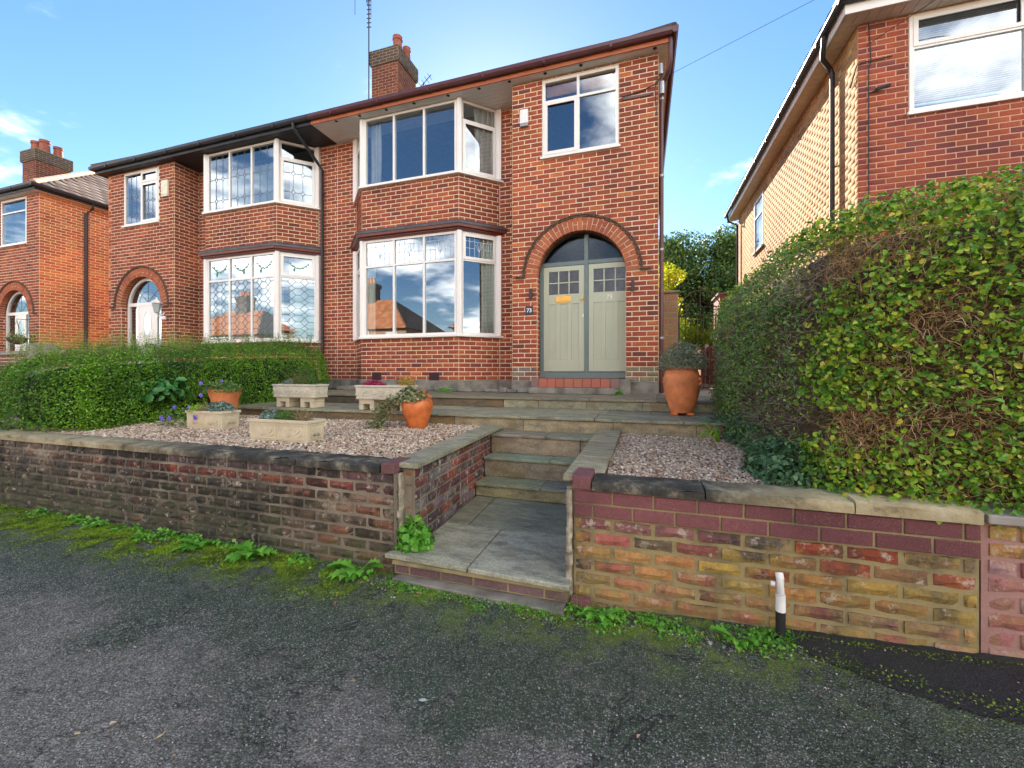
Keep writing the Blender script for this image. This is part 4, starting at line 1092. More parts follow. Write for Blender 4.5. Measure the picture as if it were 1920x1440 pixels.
        rf.add([(xp, 7.05, zr), (xe, 7.05, zr), (xh, yr, zr + rise), (xp, yr, zr + rise), (xe, yb, zr), (xp, yb, zr)], [(0, 1, 2, 3), (1, 4, 2), (4, 5, 3, 2), (0, 5, 4, 1)])
        rf.build('roof', M['roof_under'], root)
        SL = run / math.cos(pitch); tm = M['roof_tile']; W = abs(xp - xe)
        hv = lambda v: v * math.cos(pitch)
        roof_tiles(root, (xe, 7.05, zr), (-sgn, 0, 0), (0, math.cos(pitch), math.sin(pitch)), lambda v: hv(v), lambda v: W, SL, tm)
        roof_tiles(root, (xe, 7.05, zr), (0, 1, 0), (-sgn * math.cos(pitch), 0, math.sin(pitch)), lambda v: hv(v), lambda v: 2 * run - hv(v), SL, tm)
        rt = MB(); rt.tube([(xe + sgn * -.02, 7.07, zr + .02), (xh, yr, zr + rise + .03)], .085, 8); rt.tube([(xh, yr, zr + rise + .03), (xp, yr, zr + rise + .03)], .085, 8)
        rt.tube([(xe, yb, zr + .02), (xh, yr, zr + rise + .03)], .085, 8); rt.build('ridge_tiles', M[k.get('ridge', 'ridge')], root)
    def outline(s, o):
        xl, fl, fr, xr = s.bay; t = o * math.tan(math.pi / 8); q = o * math.sqrt(2)
        return [(xl - q, 7.93), (fl - t, 7.3 - o), (fr + t, 7.3 - o), (xr + q, 7.93)] if o >= 0 else [(xl - q, 7.95), (fl - t, 7.3 - o), (fr + t, 7.3 - o), (xr + q, 7.95)]
M['hood'] = plain('dark_tile_mould', (.13, .085, .06), .85, 0, .5, 22, .9, 60, .2, .008)
M['roof_under'] = plain('roof_underlay', (.05, .035, .03), .9)
M['ridge'] = plain('brown_ridge_tile', (.10, .06, .045), .8, 0, .3)
M['ridge_pale'] = plain('pale_ridge_tile', (.44, .30, .20), .8, 0, .2)
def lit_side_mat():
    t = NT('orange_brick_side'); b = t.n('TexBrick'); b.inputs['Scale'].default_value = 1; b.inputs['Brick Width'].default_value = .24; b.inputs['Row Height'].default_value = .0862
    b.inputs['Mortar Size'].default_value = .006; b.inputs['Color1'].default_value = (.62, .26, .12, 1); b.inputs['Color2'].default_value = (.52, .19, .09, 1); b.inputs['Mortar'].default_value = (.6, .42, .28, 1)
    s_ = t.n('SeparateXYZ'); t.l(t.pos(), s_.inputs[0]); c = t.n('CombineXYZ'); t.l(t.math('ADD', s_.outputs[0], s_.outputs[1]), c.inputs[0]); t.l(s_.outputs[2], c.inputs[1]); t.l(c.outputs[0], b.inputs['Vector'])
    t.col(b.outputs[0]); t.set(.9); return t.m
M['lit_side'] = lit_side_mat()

def our_lead(fo, pl, a, b, c, d, kk, i, w, lev, j):
    if lev == 0 and i == 1: tulip_lead(fo, pl, a, b, c, d, kk, i, w)
def left_lead(fo, pl, a, b, c, d, kk, i, w, lev, j):
    if lev == 0:
        (garland if i == 1 else hex_lead(9))(fo, pl, a, b, c, d, kk, i, w)
    elif d - c > .5: diamond_lead((.16, .55) if j == 1 else (.22, .72))(fo, pl, a, b, c, d, kk, i, w)
dl = diamond_lead((.18, .55))
def our_col(x, z):
    if z < E + .05 and -2.4 < x < -1.8:
        return tuple(a * rnd.uniform(.9, 1.1) for a in rnd.choice([(.30, .22, .17), (.26, .17, .13), (.34, .27, .21)]))
    if z < E + .08 and x > -.3: return tuple(a * rnd.uniform(.9, 1.1) for a in rnd.choice([(.26, .22, .13), (.28, .15, .09), (.30, .25, .16)]))
    return red()
OUR = House(.25, 1, 'red brick semi with sage-green double doors, maroon gutter and wide two-storey bay', dict(
    kind='ours', soffit='soffit', fascia='orange_wood', gutter='maroon', lead=our_lead, colf=our_col,
    wing_cols=[(.48, [E + 4.93], [True, False]), (.52, [E + 4.93], [False, False])]))
LEFT = House(-14.01, -1, 'red brick semi left of the sage-green doors, with black eaves and diamond-leaded windows', dict(
    kind='left', soffit='black_pvc', fascia='black_pvc', gutter='black_pvc', lead=left_lead, zmin=E + .35, colf=lambda x, z: red(dark=.08),
    wing_cols=[(.5, [], None), (.5, [E + 5.0], [True, True])], wing_lead=lambda fo, pl, a, b, c, d, k, i, w: (dl(fo, pl, a, b, c, d, k, i, w) if d - c > .5 else None)))
THIRD = House(-17.2, 1, 'brick house at the left edge with side wall tinted orange-lit and brown tiled hip', dict(
    kind='third', soffit='soffit', fascia='black_pvc', gutter='black_pvc', zmin=E + .1, ridge='ridge_pale', colf=lambda x, z: red(dark=.03),
    side=lambda x, z: tuple(a * rnd.uniform(.85, 1.1) for a in rnd.choice([(.58, .17, .05), (.64, .21, .06), (.50, .13, .05), (.68, .26, .08)])),  # orange bounce light painted into the colour of the side bricks
    wing_cols=[(1, [E + 4.93], [False, False])]))

# chimneys
def chimney(house, x0, x1, y0, y1, z0, z1, band, pots, n=160):
    root = house.root; m = Masonry(root, M['chim_brick'], M['chim_mortar'], n)
    cf = lambda x, z: red(dark=.45)
    m.wall(Plane(x0, y0, 1, 0), 0, x1 - x0, z0, z1 - band, colf=cf); m.wall(Plane(x1, y0, 0, 1), 0, y1 - y0, z0, z1 - band, colf=cf)
    sc = lambda x, z: tuple(a * rnd.uniform(.8, 1.2) for a in (.085, .075, .055))
    e = .055
    m.mat = M['chim_brick']
    m.wall(Plane(x0 - e, y0 - e, 1, 0), 0, x1 - x0 + 2 * e, z1 - band, z1, colf=sc); m.wall(Plane(x1 + e, y0 - e, 0, 1), 0, y1 - y0 + 2 * e, z1 - band, z1, colf=sc)
    m.finish()
    MB().box(x0 + .02, x1 - .02, y0 + .02, y1 - .02, z0, z1 - .02).box(x0 - e + .02, x1 + e - .02, y0 - e + .02, y1 + e - .02, z1 - band - .02, z1 - .01).build('chimney_core', M['plinth'], root)
    MB().prism([(x0 - e, y0 - e), (x1 + e, y0 - e), (x1 + e, y1 + e), (x0 - e, y1 + e)], z1, z1 + .05, [(x0 + .1, y0 + .1), (x1 - .1, y0 + .1), (x1 - .1, y1 - .1), (x0 + .1, y1 - .1)]).build('flaunching', M['plinth'], root)
    for (x, y, r, h) in pots:
        MB().lathe([(r * 1.05, 0), (r, .05), (r * .92, h * .75), (r * 1.08, h * .8), (r * 1.08, h * .86), (r * .95, h * .9), (r * 1.04, h), (r * .8, h), (r * .8, h - .1)], (x, y, z1 + .02), 16).build('chimney_pot', M['pot_clay'], root, smooth=True)
M['chim_brick'] = brick_mat('sooty_chimney_brick', 0, soot=.8)
chimney(OUR, -7.7, -6.8, 10.3, 11.3, E + 7.4, E + 9.5, .40, [(-7.02, 10.62, .14, .52), (-6.98, 11.05, .12, .50)])
chimney(THIRD, -25.0, -24.05, 10.1, 11.2, E + 6.8, E + 9.3, .45, [(-24.7, 10.4, .17, .5), (-24.35, 10.5, .17, .55), (-24.3, 10.9, .15, .45)])

# our house: porch doors
DR = OUR.root; dp = Plane(0, 7.5, 1, 0); AC, RI, ZS = -1.07, .785, E + 1.735
f = MB()
f.pbox(dp, -1.853, -1.785, E - .005, ZS + .3, -.06, .0)
f.pbox(dp, -1.018, -.948, E - .005, E + 2.50, -.06, .012)
f.pbox(dp, -1.784, -1.019, E + 1.965, E + 2.035, -.06, .004); f.pbox(dp, -.947, -.28, E + 1.965, E + 2.035, -.06, .004)
frame = f.build('door_frame', M['greygreen'], DR)
th = MB(); th.pbox(dp, -1.853, -.287, E - .118, E - .008, -.05, .045); th.build('threshold', M['greygreen'], frame, bevel=.006)
for x in (-1.63, -1.25, -.8, -.37): MB().lathe([(.0001, 0), (.014, 0), (.014, .004)], (0, 0, 0), 8).build('screw', M['iron'], frame).location = (x - BASE[DR.name][0], 7.452 - BASE[DR.name][1], E - .06 - BASE[DR.name][2])
for o_ in [q for q in bpy.data.objects if q.name.startswith('screw')]: o_.rotation_euler = (R(90), 0, 0)
for x0, x1 in ((-1.84, -1.02), (-.946, -.28)):
    MB().add([dp.P(x0, E + 2.036, -.03), dp.P(x1, E + 2.036, -.03), dp.P(x1, E + 2.56, -.03), dp.P(x0, E + 2.56, -.03)], [(0, 1, 2, 3)]).build('fanlight_pane', M['glass_dark'], frame)
def door(x0, x1, xs_, xe_, label):
    """framed leaf: six lights over three tall panels"""
    r = .035; z0, z1 = E + .004, E + 1.958; mb = MB(); back = -.05
    gl0, gl1 = xs_, xe_; zt0, zt1 = E + 1.44, E + 1.865; zp0, zp1 = E + .225, E + 1.255
    W = (gl1 - gl0)
    mb.pbox(dp, x0, gl0, z0, z1, back, -.004); mb.pbox(dp, gl1, x1, z0, z1, back, -.004)
    mb.pbox(dp, gl0, gl1, zt1, z1, back, -.005); mb.pbox(dp, gl0, gl1, zp1, zt0, back, -.005); mb.pbox(dp, gl0, gl1, z0, zp0, back, -.005)
    s_ = .075; pw = (W - 2 * s_) / 3
    for k in (1, 2):
        a = gl0 + k * pw + (k - 1) * s_; mb.pbox(dp, a, a + s_, zp0, zp1, back, -.006)
    bw = .022; cw = (W - 2 * bw) / 3
    for k in (1, 2):
        a = gl0 + k * cw + (k - 1) * bw; mb.pbox(dp, a, a + bw, zt0, zt1, -.035, -.008)
    zm = (zt0 + zt1) / 2
    for k in range(3):
        a = gl0 + k * (cw + bw); mb.pbox(dp, a, a + cw, zm - bw / 2, zm + bw / 2, -.035, -.009)
    leaf = mb.build('door', M['sage'], DR, bevel=.003, label=label)
    for k in range(3):
        a = gl0 + k * (pw + s_)
        pn = MB(); pn.pbox(dp, a, a + pw, zp0, zp1, back + .01, -.020); n_ = 4
        for i in range(n_):
            w = pw / n_; pn.pbox(dp, a + i * w + .003, a + (i + 1) * w - .003, zp0 + .002, zp1 - .002, -.0205, -.0165)
        pn.build('door_panel', M['sage'], leaf)
        for z_a, z_b in ((zt0, zm - bw / 2), (zm + bw / 2, zt1)):
            b_ = gl0 + k * (cw + bw)
            MB().add([dp.P(b_, z_a, -.022), dp.P(b_ + cw, z_a, -.022), dp.P(b_ + cw, z_b, -.022), dp.P(b_, z_b, -.022)], [(0, 1, 2, 3)]).build('pane', M['glass_obscure'], leaf)
    return leaf
dl1 = door(-1.783, -1.021, -1.683, -1.12, 'left door leaf with brass letterbox')
dl2 = door(-.945, -.185, -.855, -.285, 'right door leaf with numerals 75')
lb = MB(); cx, cz = -1.405, E + 1.345
pts = [(-.135, -.055), (-.05, -.06), (0, -.072), (.05, -.06), (.135, -.055), (.15, 0), (.135, .055), (.06, .06), (0, .082), (-.06, .06), (-.135, .055), (-.15, 0)]
lb.poly(dp, [(cx + a, cz + b) for a, b in pts], -.004, .006); lb.pbox(dp, cx - .10, cx + .10, cz - .032, cz + .032, .006, .016)
lb.build('letterbox', M['brass'], dl1, bevel=.003)
k_ = MB(); k_.pbox(dp, -1.068, -1.042, E + 1.29, E + 1.37, -.004, .004); k_.build('lock_plate', M['brass'], dl1)
MB().lathe([(.012, 0), (.012, .012), (.020, .018), (.018, .03), (.0001, .034)], (0, 0, 0), 12).build('door_knob', M['brass'], dl1, smooth=True)
kb = [q for q in bpy.data.objects if q.name == 'door_knob'][0]; kb.rotation_euler = (R(90), 0, 0); kb.data.transform(Matrix.Translation(Vector(BASE[DR.name]))); kb.location = (-1.055 - BASE[DR.name][0], 7.496 - BASE[DR.name][1], E + 1.33 - BASE[DR.name][2])
def fix_local(o_):
    """meshes built about the origin and turned by hand: undo the base offset"""
    pass
kh = MB(); kh.poly(dp, [(-1.04 + .012 * math.cos(t), E + 1.03 + .03 * math.sin(t)) for t in np.linspace(0, 2 * math.pi, 9)[:-1]], -.004, .002); kh.build('keyhole_cover', M['white_plastic'], dl1)
# text as meshes
def text_mesh(name, s_, size, x, y, z, mat, parent, depth=.003):
    cu = bpy.data.curves.new(name, 'FONT'); cu.body = s_; cu.size = size; cu.extrude = depth; cu.align_x = 'CENTER'; cu.align_y = 'CENTER'; cu.offset = size * .018
    o = bpy.data.objects.new(name, cu); C.objects.link(o); bpy.context.view_layer.update()
    me = bpy.data.meshes.new_from_object(o.evaluated_get(bpy.context.evaluated_depsgraph_get())); bpy.data.objects.remove(o)
    me.transform(Matrix.Rotation(R(90), 4, 'X')); b = base_of(parent); o = link(name, me, mat, parent); o.location = (x - b[0], y - b[1], z - b[2]); return o
t75 = text_mesh('door_numerals', '75', .115, -.575, 7.5 + .001, E + 1.345, M['chrome'], dl2); 
np1 = MB(); np1.pbox(Plane(0, 7.3, 1, 0), -2.075, -1.935, E + 1.055, E + 1.215, .003, .014)
npo = np1.build('number_plaque', M['slate_plaque'], DR, bevel=.002, label='dark slate plaque with white number 73'); text_mesh('numerals', '73', .10, -2.005, 7.285, E + 1.132, M['white_paint'], npo)
# red tiled step
sp = Plane(0, 7.12, 1, 0); x = -1.925; ws = [.145, .15, .155, .15, .165, .155, .155, .155, .165, .155, .155]; zt_ = E - .125
q = 0
for w in ws:
    if x + w > -.24: break
    dull = q == 0 or x + w > -.42
    o = MB().pbox(sp, x + .003, x + w - .003, E - .275, E - .128, -.03, 0).build('step_tile', M['tile_red'], DR, bevel=.004); o.color = ((.22, .13, .12) if dull else tuple(a * rnd.uniform(.9, 1.15) for a in (.40, .12, .07))) + (1,)
    o = MB().box(x + .003, x + w - .003, 7.125, 7.455, E - .128, E - .120).build('step_tile', M['tile_red'], DR); o.color = (.30, .11, .075, 1)
    x += w; q += 1
MB().box(-1.93, -.2, 7.15, 7.5, E - .39, E - .13).build('step_core', M['plinth'], DR)
MB().box(-1.96, x + .02, 7.075, 7.15, E - .39, E - .280).build('step_base', M['plinth'], DR, bevel=.012)
# air bricks
for x in (-5.33, -3.98):
    a = MB(); fp = Plane(0, 7.3, 1, 0); a.pbox(fp, x - .11, x + .11, E - .175, E - .018, .001, .006)
    for i in range(9):
        for j in range(4):
            if (i * 3 + j * 5) % 7 != 1: a.pbox(fp, x - .10 + i * .0225, x - .10 + i * .0225 + .013, E - .165 + j * .036, E - .165 + j * .036 + .026, .006, .011)
    a.build('air_brick', M['airb'] if 'airb' in M else M.setdefault('airb', plain('dark_terracotta_vent', (.055, .025, .03), .8)), DR)
# rough stones of the footing
ft_ = random.Random(5); x = -3.3
pts = []
for (xa, xb, yy) in ((-6.3, -3.3, 7.215), (-2.85, -1.95, 7.205)):
    x = xa
    while x < xb:
        w = ft_.uniform(.16, .34)
        MB().box(x + .006, x + w - .006, yy, yy + .1, E - .385, E - .385 + ft_.uniform(.05, .09)).build('footing_stone', M['plinth'], DR, bevel=.012); x += w
# soffit vents
for px in (1228, 1089, 1022, 955, 898, 840, 776, 724, 674, 630):
    xx = 7.185 * math.tan(math.atan((px - 960) / 765) - THETA)
    MB().lathe([(.03, 0), (.034, -.006), (.020, -.010), (.018, -.004)], (xx, 7.19, E + 5.384), 12).build('soffit_vent', M['black_pvc'], DR)
# downpipe on the side wall, with bracket rings
dpx, dpy = .30, 7.37
pipe = MB().tube([(.43, 7.12, E + 5.45), (.43, 7.14, E + 5.10), (.40, 7.25, E + 4.98), (.315, dpy, E + 4.86), (.30, dpy, E + 4.78), (.30, dpy, E - .36)], .034, 12).build('downpipe', M['maroon'], DR, smooth=True)
for z in (4.6, 3.3, 2.05, .55):
    MB().lathe([(.040, 0), (.042, .01), (.042, .03), (.040, .04)], (dpx, dpy, E + z), 14, cap=False).build('pipe_bracket', M['metal_grey'], pipe)
# wiring at the corner: two insulators, bracket strip and cable loop
ins = MB(); ins.tube([(.285, 7.2, E + 4.93), (.285, 7.2, E + 5.10)], .038, 10); ins.tube([(.30, 7.2, E + 4.60), (.30, 7.2, E + 4.80)], .042, 10); ins.build('insulator', M['metal_grey'], DR, smooth=True)
cb = MB().tube([(.29, 7.19, E + 4.86), (.22, 7.18, E + 4.84), (.19, 7.21, E + 4.72), (.2, 7.24, E + 4.55), (.22, 7.26, E + 4.3)], .008, 6)
cb.tube([(-.35, 7.285, E + 4.74), (.0, 7.28, E + 4.78), (.2, 7.27, E + 4.84), (.30, 7.2, E + 4.90)], .010, 6); cb.build('cable', M['wire'], DR)
MB().pbox(Plane(0, 7.3, 1, 0), -.33, .12, E + 4.68, E + 4.72, .003, .022).build('cable_strip', M['maroon'], DR)

# the arched white door of the left house and of the third house
def white_door(house, ac, kind):
    root = house.root; pl = Plane(0, 7.44, 1, 0); r0 = .785; f = MB()
    for i in range(28):
        q0, q1 = math.pi * i / 28, math.pi * (i + 1) / 28
        f.poly(pl, [(ac + r * math.cos(q), ZS + r * math.sin(q)) for r, q in ((r0 - .075, q0), (r0, q0), (r0, q1), (r0 - .075, q1))], -.06, .0)
    f.pbox(pl, ac - r0, ac - r0 + .075, E, ZS, -.06, 0); f.pbox(pl, ac + r0 - .075, ac + r0, E, ZS, -.06, 0)
    f.pbox(pl, ac - r0 + .075, ac + r0 - .075, ZS + .04, ZS + .13, -.06, -.003)
    f.pbox(pl, ac - r0 + .075, ac + r0 - .075, E, E + .08, -.06, -.003)
    splits = (-.36, .36) if kind == 'left' else (-.25, .25)
    for s_ in splits: f.pbox(pl, ac + s_ - .035, ac + s_ + .035, E + .08, ZS + .04, -.06, -.004)
    fr_ = f.build('door_frame', M['upvc'], root)
    pts = [(ac + (r0 - .075) * math.cos(q), ZS + .13 + (r0 - .205) * math.sin(q)) for q in np.linspace(0, math.pi, 20)]
    MB().add([pl.P(a, b, -.03) for a, b in pts], [tuple(range(20))]).build('fanlight_pane', M['glass'], fr_)
    l = MB()
    for q in (.25, .5, .75): l.pline(pl, (ac, ZS + .13), (ac + .66 * math.cos(math.pi * q), ZS + .13 + .56 * math.sin(math.pi * q)), .008, -.029, -.025)
    for i in range(16): l.pline(pl, *[(ac + .34 * math.cos(math.pi * j / 16), ZS + .13 + .30 * math.sin(math.pi * j / 16)) for j in (i, i + 1)], .008, -.029, -.025)
    l.build('leading', M['came'], fr_)
    d = MB(); d.pbox(pl, ac + splits[0] + .035, ac + splits[1] - .035, E + .08, ZS + .04, -.05, -.015); dd = d.build('door', M['upvc'], root)
    ov = [(ac + .13 * math.cos(t), E + 1.30 + .30 * math.sin(t)) for t in np.linspace(0, 2 * math.pi, 25)[:-1]]
    MB().poly(pl, ov, -.013, -.010).build('oval_pane', M['glass'], dd)
    rg = MB()
    for i in range(24): rg.pline(pl, (ac + .145 * math.cos(i * math.pi / 12), E + 1.3 + .315 * math.sin(i * math.pi / 12)), (ac + .145 * math.cos((i + 1) * math.pi / 12), E + 1.3 + .315 * math.sin((i + 1) * math.pi / 12)), .022, -.015, -.004)
    for z in (.45,): rg.pbox(pl, ac - .2, ac + .2, E + z - .25, E + z + .25, -.015, -.009)
    rg.build('door_moulding', M['upvc'], dd)
    for a, b in ((ac - r0 + .08, ac + splits[0] - .035), (ac + splits[1] + .035, ac + r0 - .08)):
        MB().add([pl.P(a, E + .08, -.03), pl.P(b, E + .08, -.03), pl.P(b, ZS + .04, -.03), pl.P(a, ZS + .04, -.03)], [(0, 1, 2, 3)]).build('side_light', M['glass'], fr_)
white_door(LEFT, LEFT.X(1.32), 'left'); white_door(THIRD, THIRD.X(1.32), 'third')

# downpipes of the black-eaved houses
LR = LEFT.root
p = MB().tube([(-7.32, 7.06, E + 5.46), (-7.32, 7.08, E + 5.36), (-7.30, 7.75, E + 4.92), (-7.25, 7.84, E + 4.78), (-7.24, 7.84, E - .36)], .036, 12).build('downpipe', M['black_pvc'], LR, smooth=True)
for z in (4.2, 2.4, .8): MB().lathe([(.042, 0), (.045, .01), (.045, .03), (.042, .04)], (-7.24, 7.84, E + z), 14, cap=False).build('pipe_bracket', M['black_pvc'], p)
yp = 8.35
p = MB().tube([(-17.0, yp + .1, E + 5.46), (-17.0, yp + .1, E + 5.28), (-17.13, yp, E + 5.1), (-17.14, yp, E - .36)], .045, 12).build('downpipe', M['black_pvc'], THIRD.root, smooth=True)

# curtains, blinds and nets: each its own thing, hanging behind the glass
def curtain(x0, x1, y, z0, z1, mat, label, dx=(1, 0), folds=7, amp=.035, taper=0, name='curtain', cat='curtain'):
    n = folds * 8; V = []; F = []; nz = 6
    for j in range(nz + 1):
        t = j / nz; 
        for i in range(n + 1):
            s_ = i / n; w = amp * math.sin(s_ * folds * 2 * math.pi + .6 * math.sin(s_ * 9)); L_ = (x1 - x0) * (1 - taper * math.sin(math.pi * min(1, t * 1.0)) * .5)
            u = x0 + s_ * L_ + .01 * math.sin(t * 4 + i)
            V.append((u * dx[0] + 0, y + (u - x0) * dx[1] + w, z0 + (z1 - z0) * t))
    for j in range(nz):
        for i in range(n): a = j * (n + 1) + i; F.append((a, a + 1, a + n + 2, a + n + 1))
    o = np_obj(name, V, np.array(F), M[mat], None, smooth=True)
    md = o.modifiers.new('thickness', 'SOLIDIFY'); md.thickness = .006
    tag(o, label, cat); return o
curtain(-3.24, -2.92, 7.62, E + 3.97, E + 5.35, 'curtain', 'grey pleated curtain in the upstairs bay of the sage-door house, right side', dx=(1, .9), folds=4)
curtain(-5.62, -5.36, 7.50, E + 3.97, E + 5.35, 'curtain', 'grey curtain at the left end of the upstairs bay above the pink heather', folds=3)
curtain(-3.14, -2.90, 7.72, E + .78, E + 2.76, 'curtain_green', 'pale green long curtain in the downstairs bay beside the number 73 plaque', dx=(1, .9), folds=4, taper=.3)
curtain(-5.75, -5.55, 7.56, E + .78, E + 2.76, 'curtain_green', 'pale curtain at the left end of the downstairs bay behind the pot of ivy', folds=2)
curtain(-10.25, -8.15, 7.62, E + 3.97, E + 5.05, 'net', 'white net curtain across the upstairs leaded bay', folds=12, amp=.02, name='net_curtain', cat='curtain')
curtain(-10.25, -8.15, 7.60, E + .78, E + 2.15, 'net', 'white net curtain across the downstairs leaded bay', folds=12, amp=.02, name='net_curtain', cat='curtain')
curtain(-7.98, -7.52, 7.60, E + 3.97, E + 5.0, 'net', 'white curtain in the angled upstairs leaded pane beside the black downpipe', dx=(1, .9), folds=4, amp=.025, name='net_curtain', cat='curtain')
curtain(-7.98, -7.52, 7.60, E + .78, E + 2.7, 'curtain_green', 'cream curtain in the angled downstairs leaded pane beside the black downpipe', dx=(1, .9), folds=3, amp=.02, name='net_curtain', cat='curtain')
for x0, x1, lab in ((-1.70, -1.12, 'orange bamboo blind rolled up in the left half of the window above the arch'), (-1.04, -.46, 'orange bamboo blind rolled up in the right half of the window above the arch')):
    t = thing('bamboo_blind', lab, 'blind', ((x0 + x1) / 2, 7.42, E + 5.05), 'bamboo blinds above the arch')
    for i in range(9): MB().tube([(x0, 7.42, E + 5.27 - i * .022), (x1, 7.42, E + 5.27 - i * .022)], .0105, 6).build('bamboo_slat', M['bamboo'], t)

# alarm boxes, wall lamps, lantern, basket, aerial
def alarm(x, y, z, mat, label, w=.17, h=.30):
    t = thing('alarm_box', label, 'alarm box', (x, y, z)); pl = Plane(0, y, 1, 0)
    mb = MB(); mb.prism([(x - w / 2, y - .055), (x + w / 2, y - .055), (x + w / 2, y - .002), (x - w / 2, y - .002)], z - h / 2 + .05, z + h / 2, ); mb.build('case', M[mat], t, bevel=.012)
    MB().prism([(x - w / 2 + .004, y - .052), (x + w / 2 - .004, y - .052), (x + w / 2 - .004, y - .002), (x - w / 2 + .004, y - .002)], z - h / 2, z - h / 2 + .048).build('base', M['metal_grey'] if mat == 'white_plastic' else M[mat], t, bevel=.008)
alarm(-2.10, 7.3, E + 4.70, 'white_plastic', 'white alarm box on the brickwork left of the window above the arch', .16, .31)
alarm(-11.72, 7.3, E + 4.72, 'cream_plastic', 'cream alarm box beside the small upstairs leaded window', .24, .42)
def wall_lamp(x, z, label):
    t = thing('wall_lamp', label, 'wall lamp', (x, 7.27, z), 'black wall lamps either side of the doors')
    MB().box(x - .028, x + .028, 7.225, 7.262, z - .09, z + .09).build('body', M['black_pvc'], t, bevel=.005)
    MB().box(x - .018, x + .018, 7.262, 7.299, z - .03, z + .03).build('bracket', M['black_pvc'], t)
wall_lamp(-1.965, E + 1.435, 'slim black up-and-down lamp on the wall above the number 73 plaque')
wall_lamp(-.165, E + 1.46, 'slim black up-and-down lamp on the wall beside the maroon downpipe')
lx, lz = -11.78, E + 1.63
t = thing('lantern', 'white coach lantern on the wall beside the white arched door', 'lantern', (lx, 7.15, lz))
MB().lathe([(.035, -.14), (.055, -.12), (.095, .10), (.10, .115)], (lx, 7.12, lz), 6).build('glass_body', M['net'], t)
MB().lathe([(.125, .11), (.11, .13), (.05, .20), (.02, .22), (.018, .26), (.0001, .27)], (lx, 7.12, lz), 6).build('cap', M['upvc'], t)
MB().tube([(lx, 7.12, lz - .14), (lx, 7.14, lz - .22), (lx, 7.26, lz - .16), (lx, 7.295, lz - .1)], .014, 8).build('bracket', M['upvc'], t)
MB().lathe([(.0001, -.06), (.05, -.04), (.065, 0), (.05, .04), (.0001, .06)], (lx + .12, 7.2, lz - .26), 12).build('sensor', M['upvc'], t, smooth=True)
bx_, bz = -17.72, E + .95
t = thing('hanging_basket', 'brown wicker hanging basket beside the white door at the left edge', 'hanging basket', (bx_, 7.05, bz))
MB().lathe([(.05, -.14), (.13, -.11), (.19, -.04), (.22, .05), (.20, .06), (.17, .03)], (bx_, 7.05, bz), 18).build('bowl', M['bark'], t, smooth=True)
hc = MB()
for a in (0, 2.1, 4.2): hc.tube([(bx_ + .2 * math.cos(a), 7.05 + .2 * math.sin(a), bz + .05), (bx_, 7.05, bz + .55)], .005, 5)
hc.tube([(bx_, 7.05, bz + .55), (bx_, 7.05, bz + .62), (bx_, 7.3, bz + .62)], .01, 6); hc.build('chain', M['iron'], t)
g_ = np.random.default_rng(4); leaves('foliage', np.array([bx_, 7.05, bz + .08]) + g_.normal(0, .09, (160, 3)) * [1, 1, .5], g_.normal(0, 1, (160, 3)), .05, M['leaf_plant'], t)
ax, ay = -7.74, 10.22
t = thing('television_aerial', 'tall thin television aerial mast strapped to the chimney', 'aerial', (ax, ay, E + 7.6))
MB().tube([(ax, ay, E + 7.6), (ax, ay, E + 11.6)], .018, 6).build('mast', M['iron'], t)
q = MB(); q.tube([(ax - .05, ay, E + 10.9), (ax + .12, ay - .5, E + 11.3)], .012, 5)
for i in range(9):
    z = E + 10.2 + i * .13; q.tube([(ax - .05, ay - .03, z), (ax + .06, ay + .03, z + .03)], .014, 5)
q.tube([(ax - .25, ay - .3, E + 10.4), (ax - .25, ay - .3, E + 11.2)], .008, 5); q.tube([(ax + .3, ay - .3, E + 10.2), (ax + .3, ay - .3, E + 11.0)], .008, 5)
q.build('element', M['iron'], t)
MB().tube([(ax, ay, E + 7.9), (ax + .1, ay + .1, E + 7.75)], .02, 5).build('bracket', M['iron'], t)
t = thing('television_aerial', 'small branching aerial on the roof right of the chimney', 'aerial', (-6.75, 11.2, E + 8.1))
MB().tube([(-6.62, 11.45, E + 8.0), (-6.62, 11.45, E + 9.15)], .016, 5).build('mast', M['iron'], t)
q = MB(); q.tube([(-6.85, 11.45, E + 8.95), (-6.35, 11.45, E + 9.35)], .012, 5)
for i in range(5): q.tube([(-6.8 + i * .1, 11.30, E + 8.98 + i * .08), (-6.8 + i * .1, 11.6, E + 8.98 + i * .08)], .008, 5)
q.build('element', M['iron'], t)

# ------------------------------------------------------------------ right-hand neighbour
NB = thing('detached_house', 'red brick house on the right with white soffit and sunlit buff side wall', 'house', (6, 9, E - .39), 'semi-detached brick houses along the street')
m = Masonry(NB, M['brick'], M['mortar_nb'] if 'mortar_nb' in M else M.setdefault('mortar_nb', mortar_mat('pinkish_mortar', (.66, .38, .25), .2)), 300, zmin=E + .2)
nf = Plane(0, 7.73, 1, 0); NX = 3.2
def nb_col(x, z):
    k = rnd.uniform(.85, 1.15); return tuple(a * k for a in rnd.choice([(.44, .095, .045), (.38, .085, .05), (.48, .12, .05), (.30, .065, .05), (.42, .10, .05), (.22, .06, .055)]))
wz0, wz1 = E + 3.92, E + 5.40
m.wall(nf, NX, 9.5, E - .3, E + 5.42, rects=[(3.84, 5.22, wz0, wz1)], colf=nb_col, phase=1)
m.finish()
ms = Masonry(NB, M['buff_block'], M['mortar_buff'] if 'mortar_buff' in M else M.setdefault('mortar_buff', mortar_mat('buff_mortar', (.56, .36, .18), .2, (.3, .2, .12))), 0, zmin=E + .2)
def buff(x, z):
    k = rnd.uniform(.85, 1.15); return tuple(a * k for a in rnd.choice([(.54, .34, .16), (.50, .30, .13), (.57, .37, .18), (.47, .27, .12)]))
ns = Plane(NX, 16.1, 0, -1)
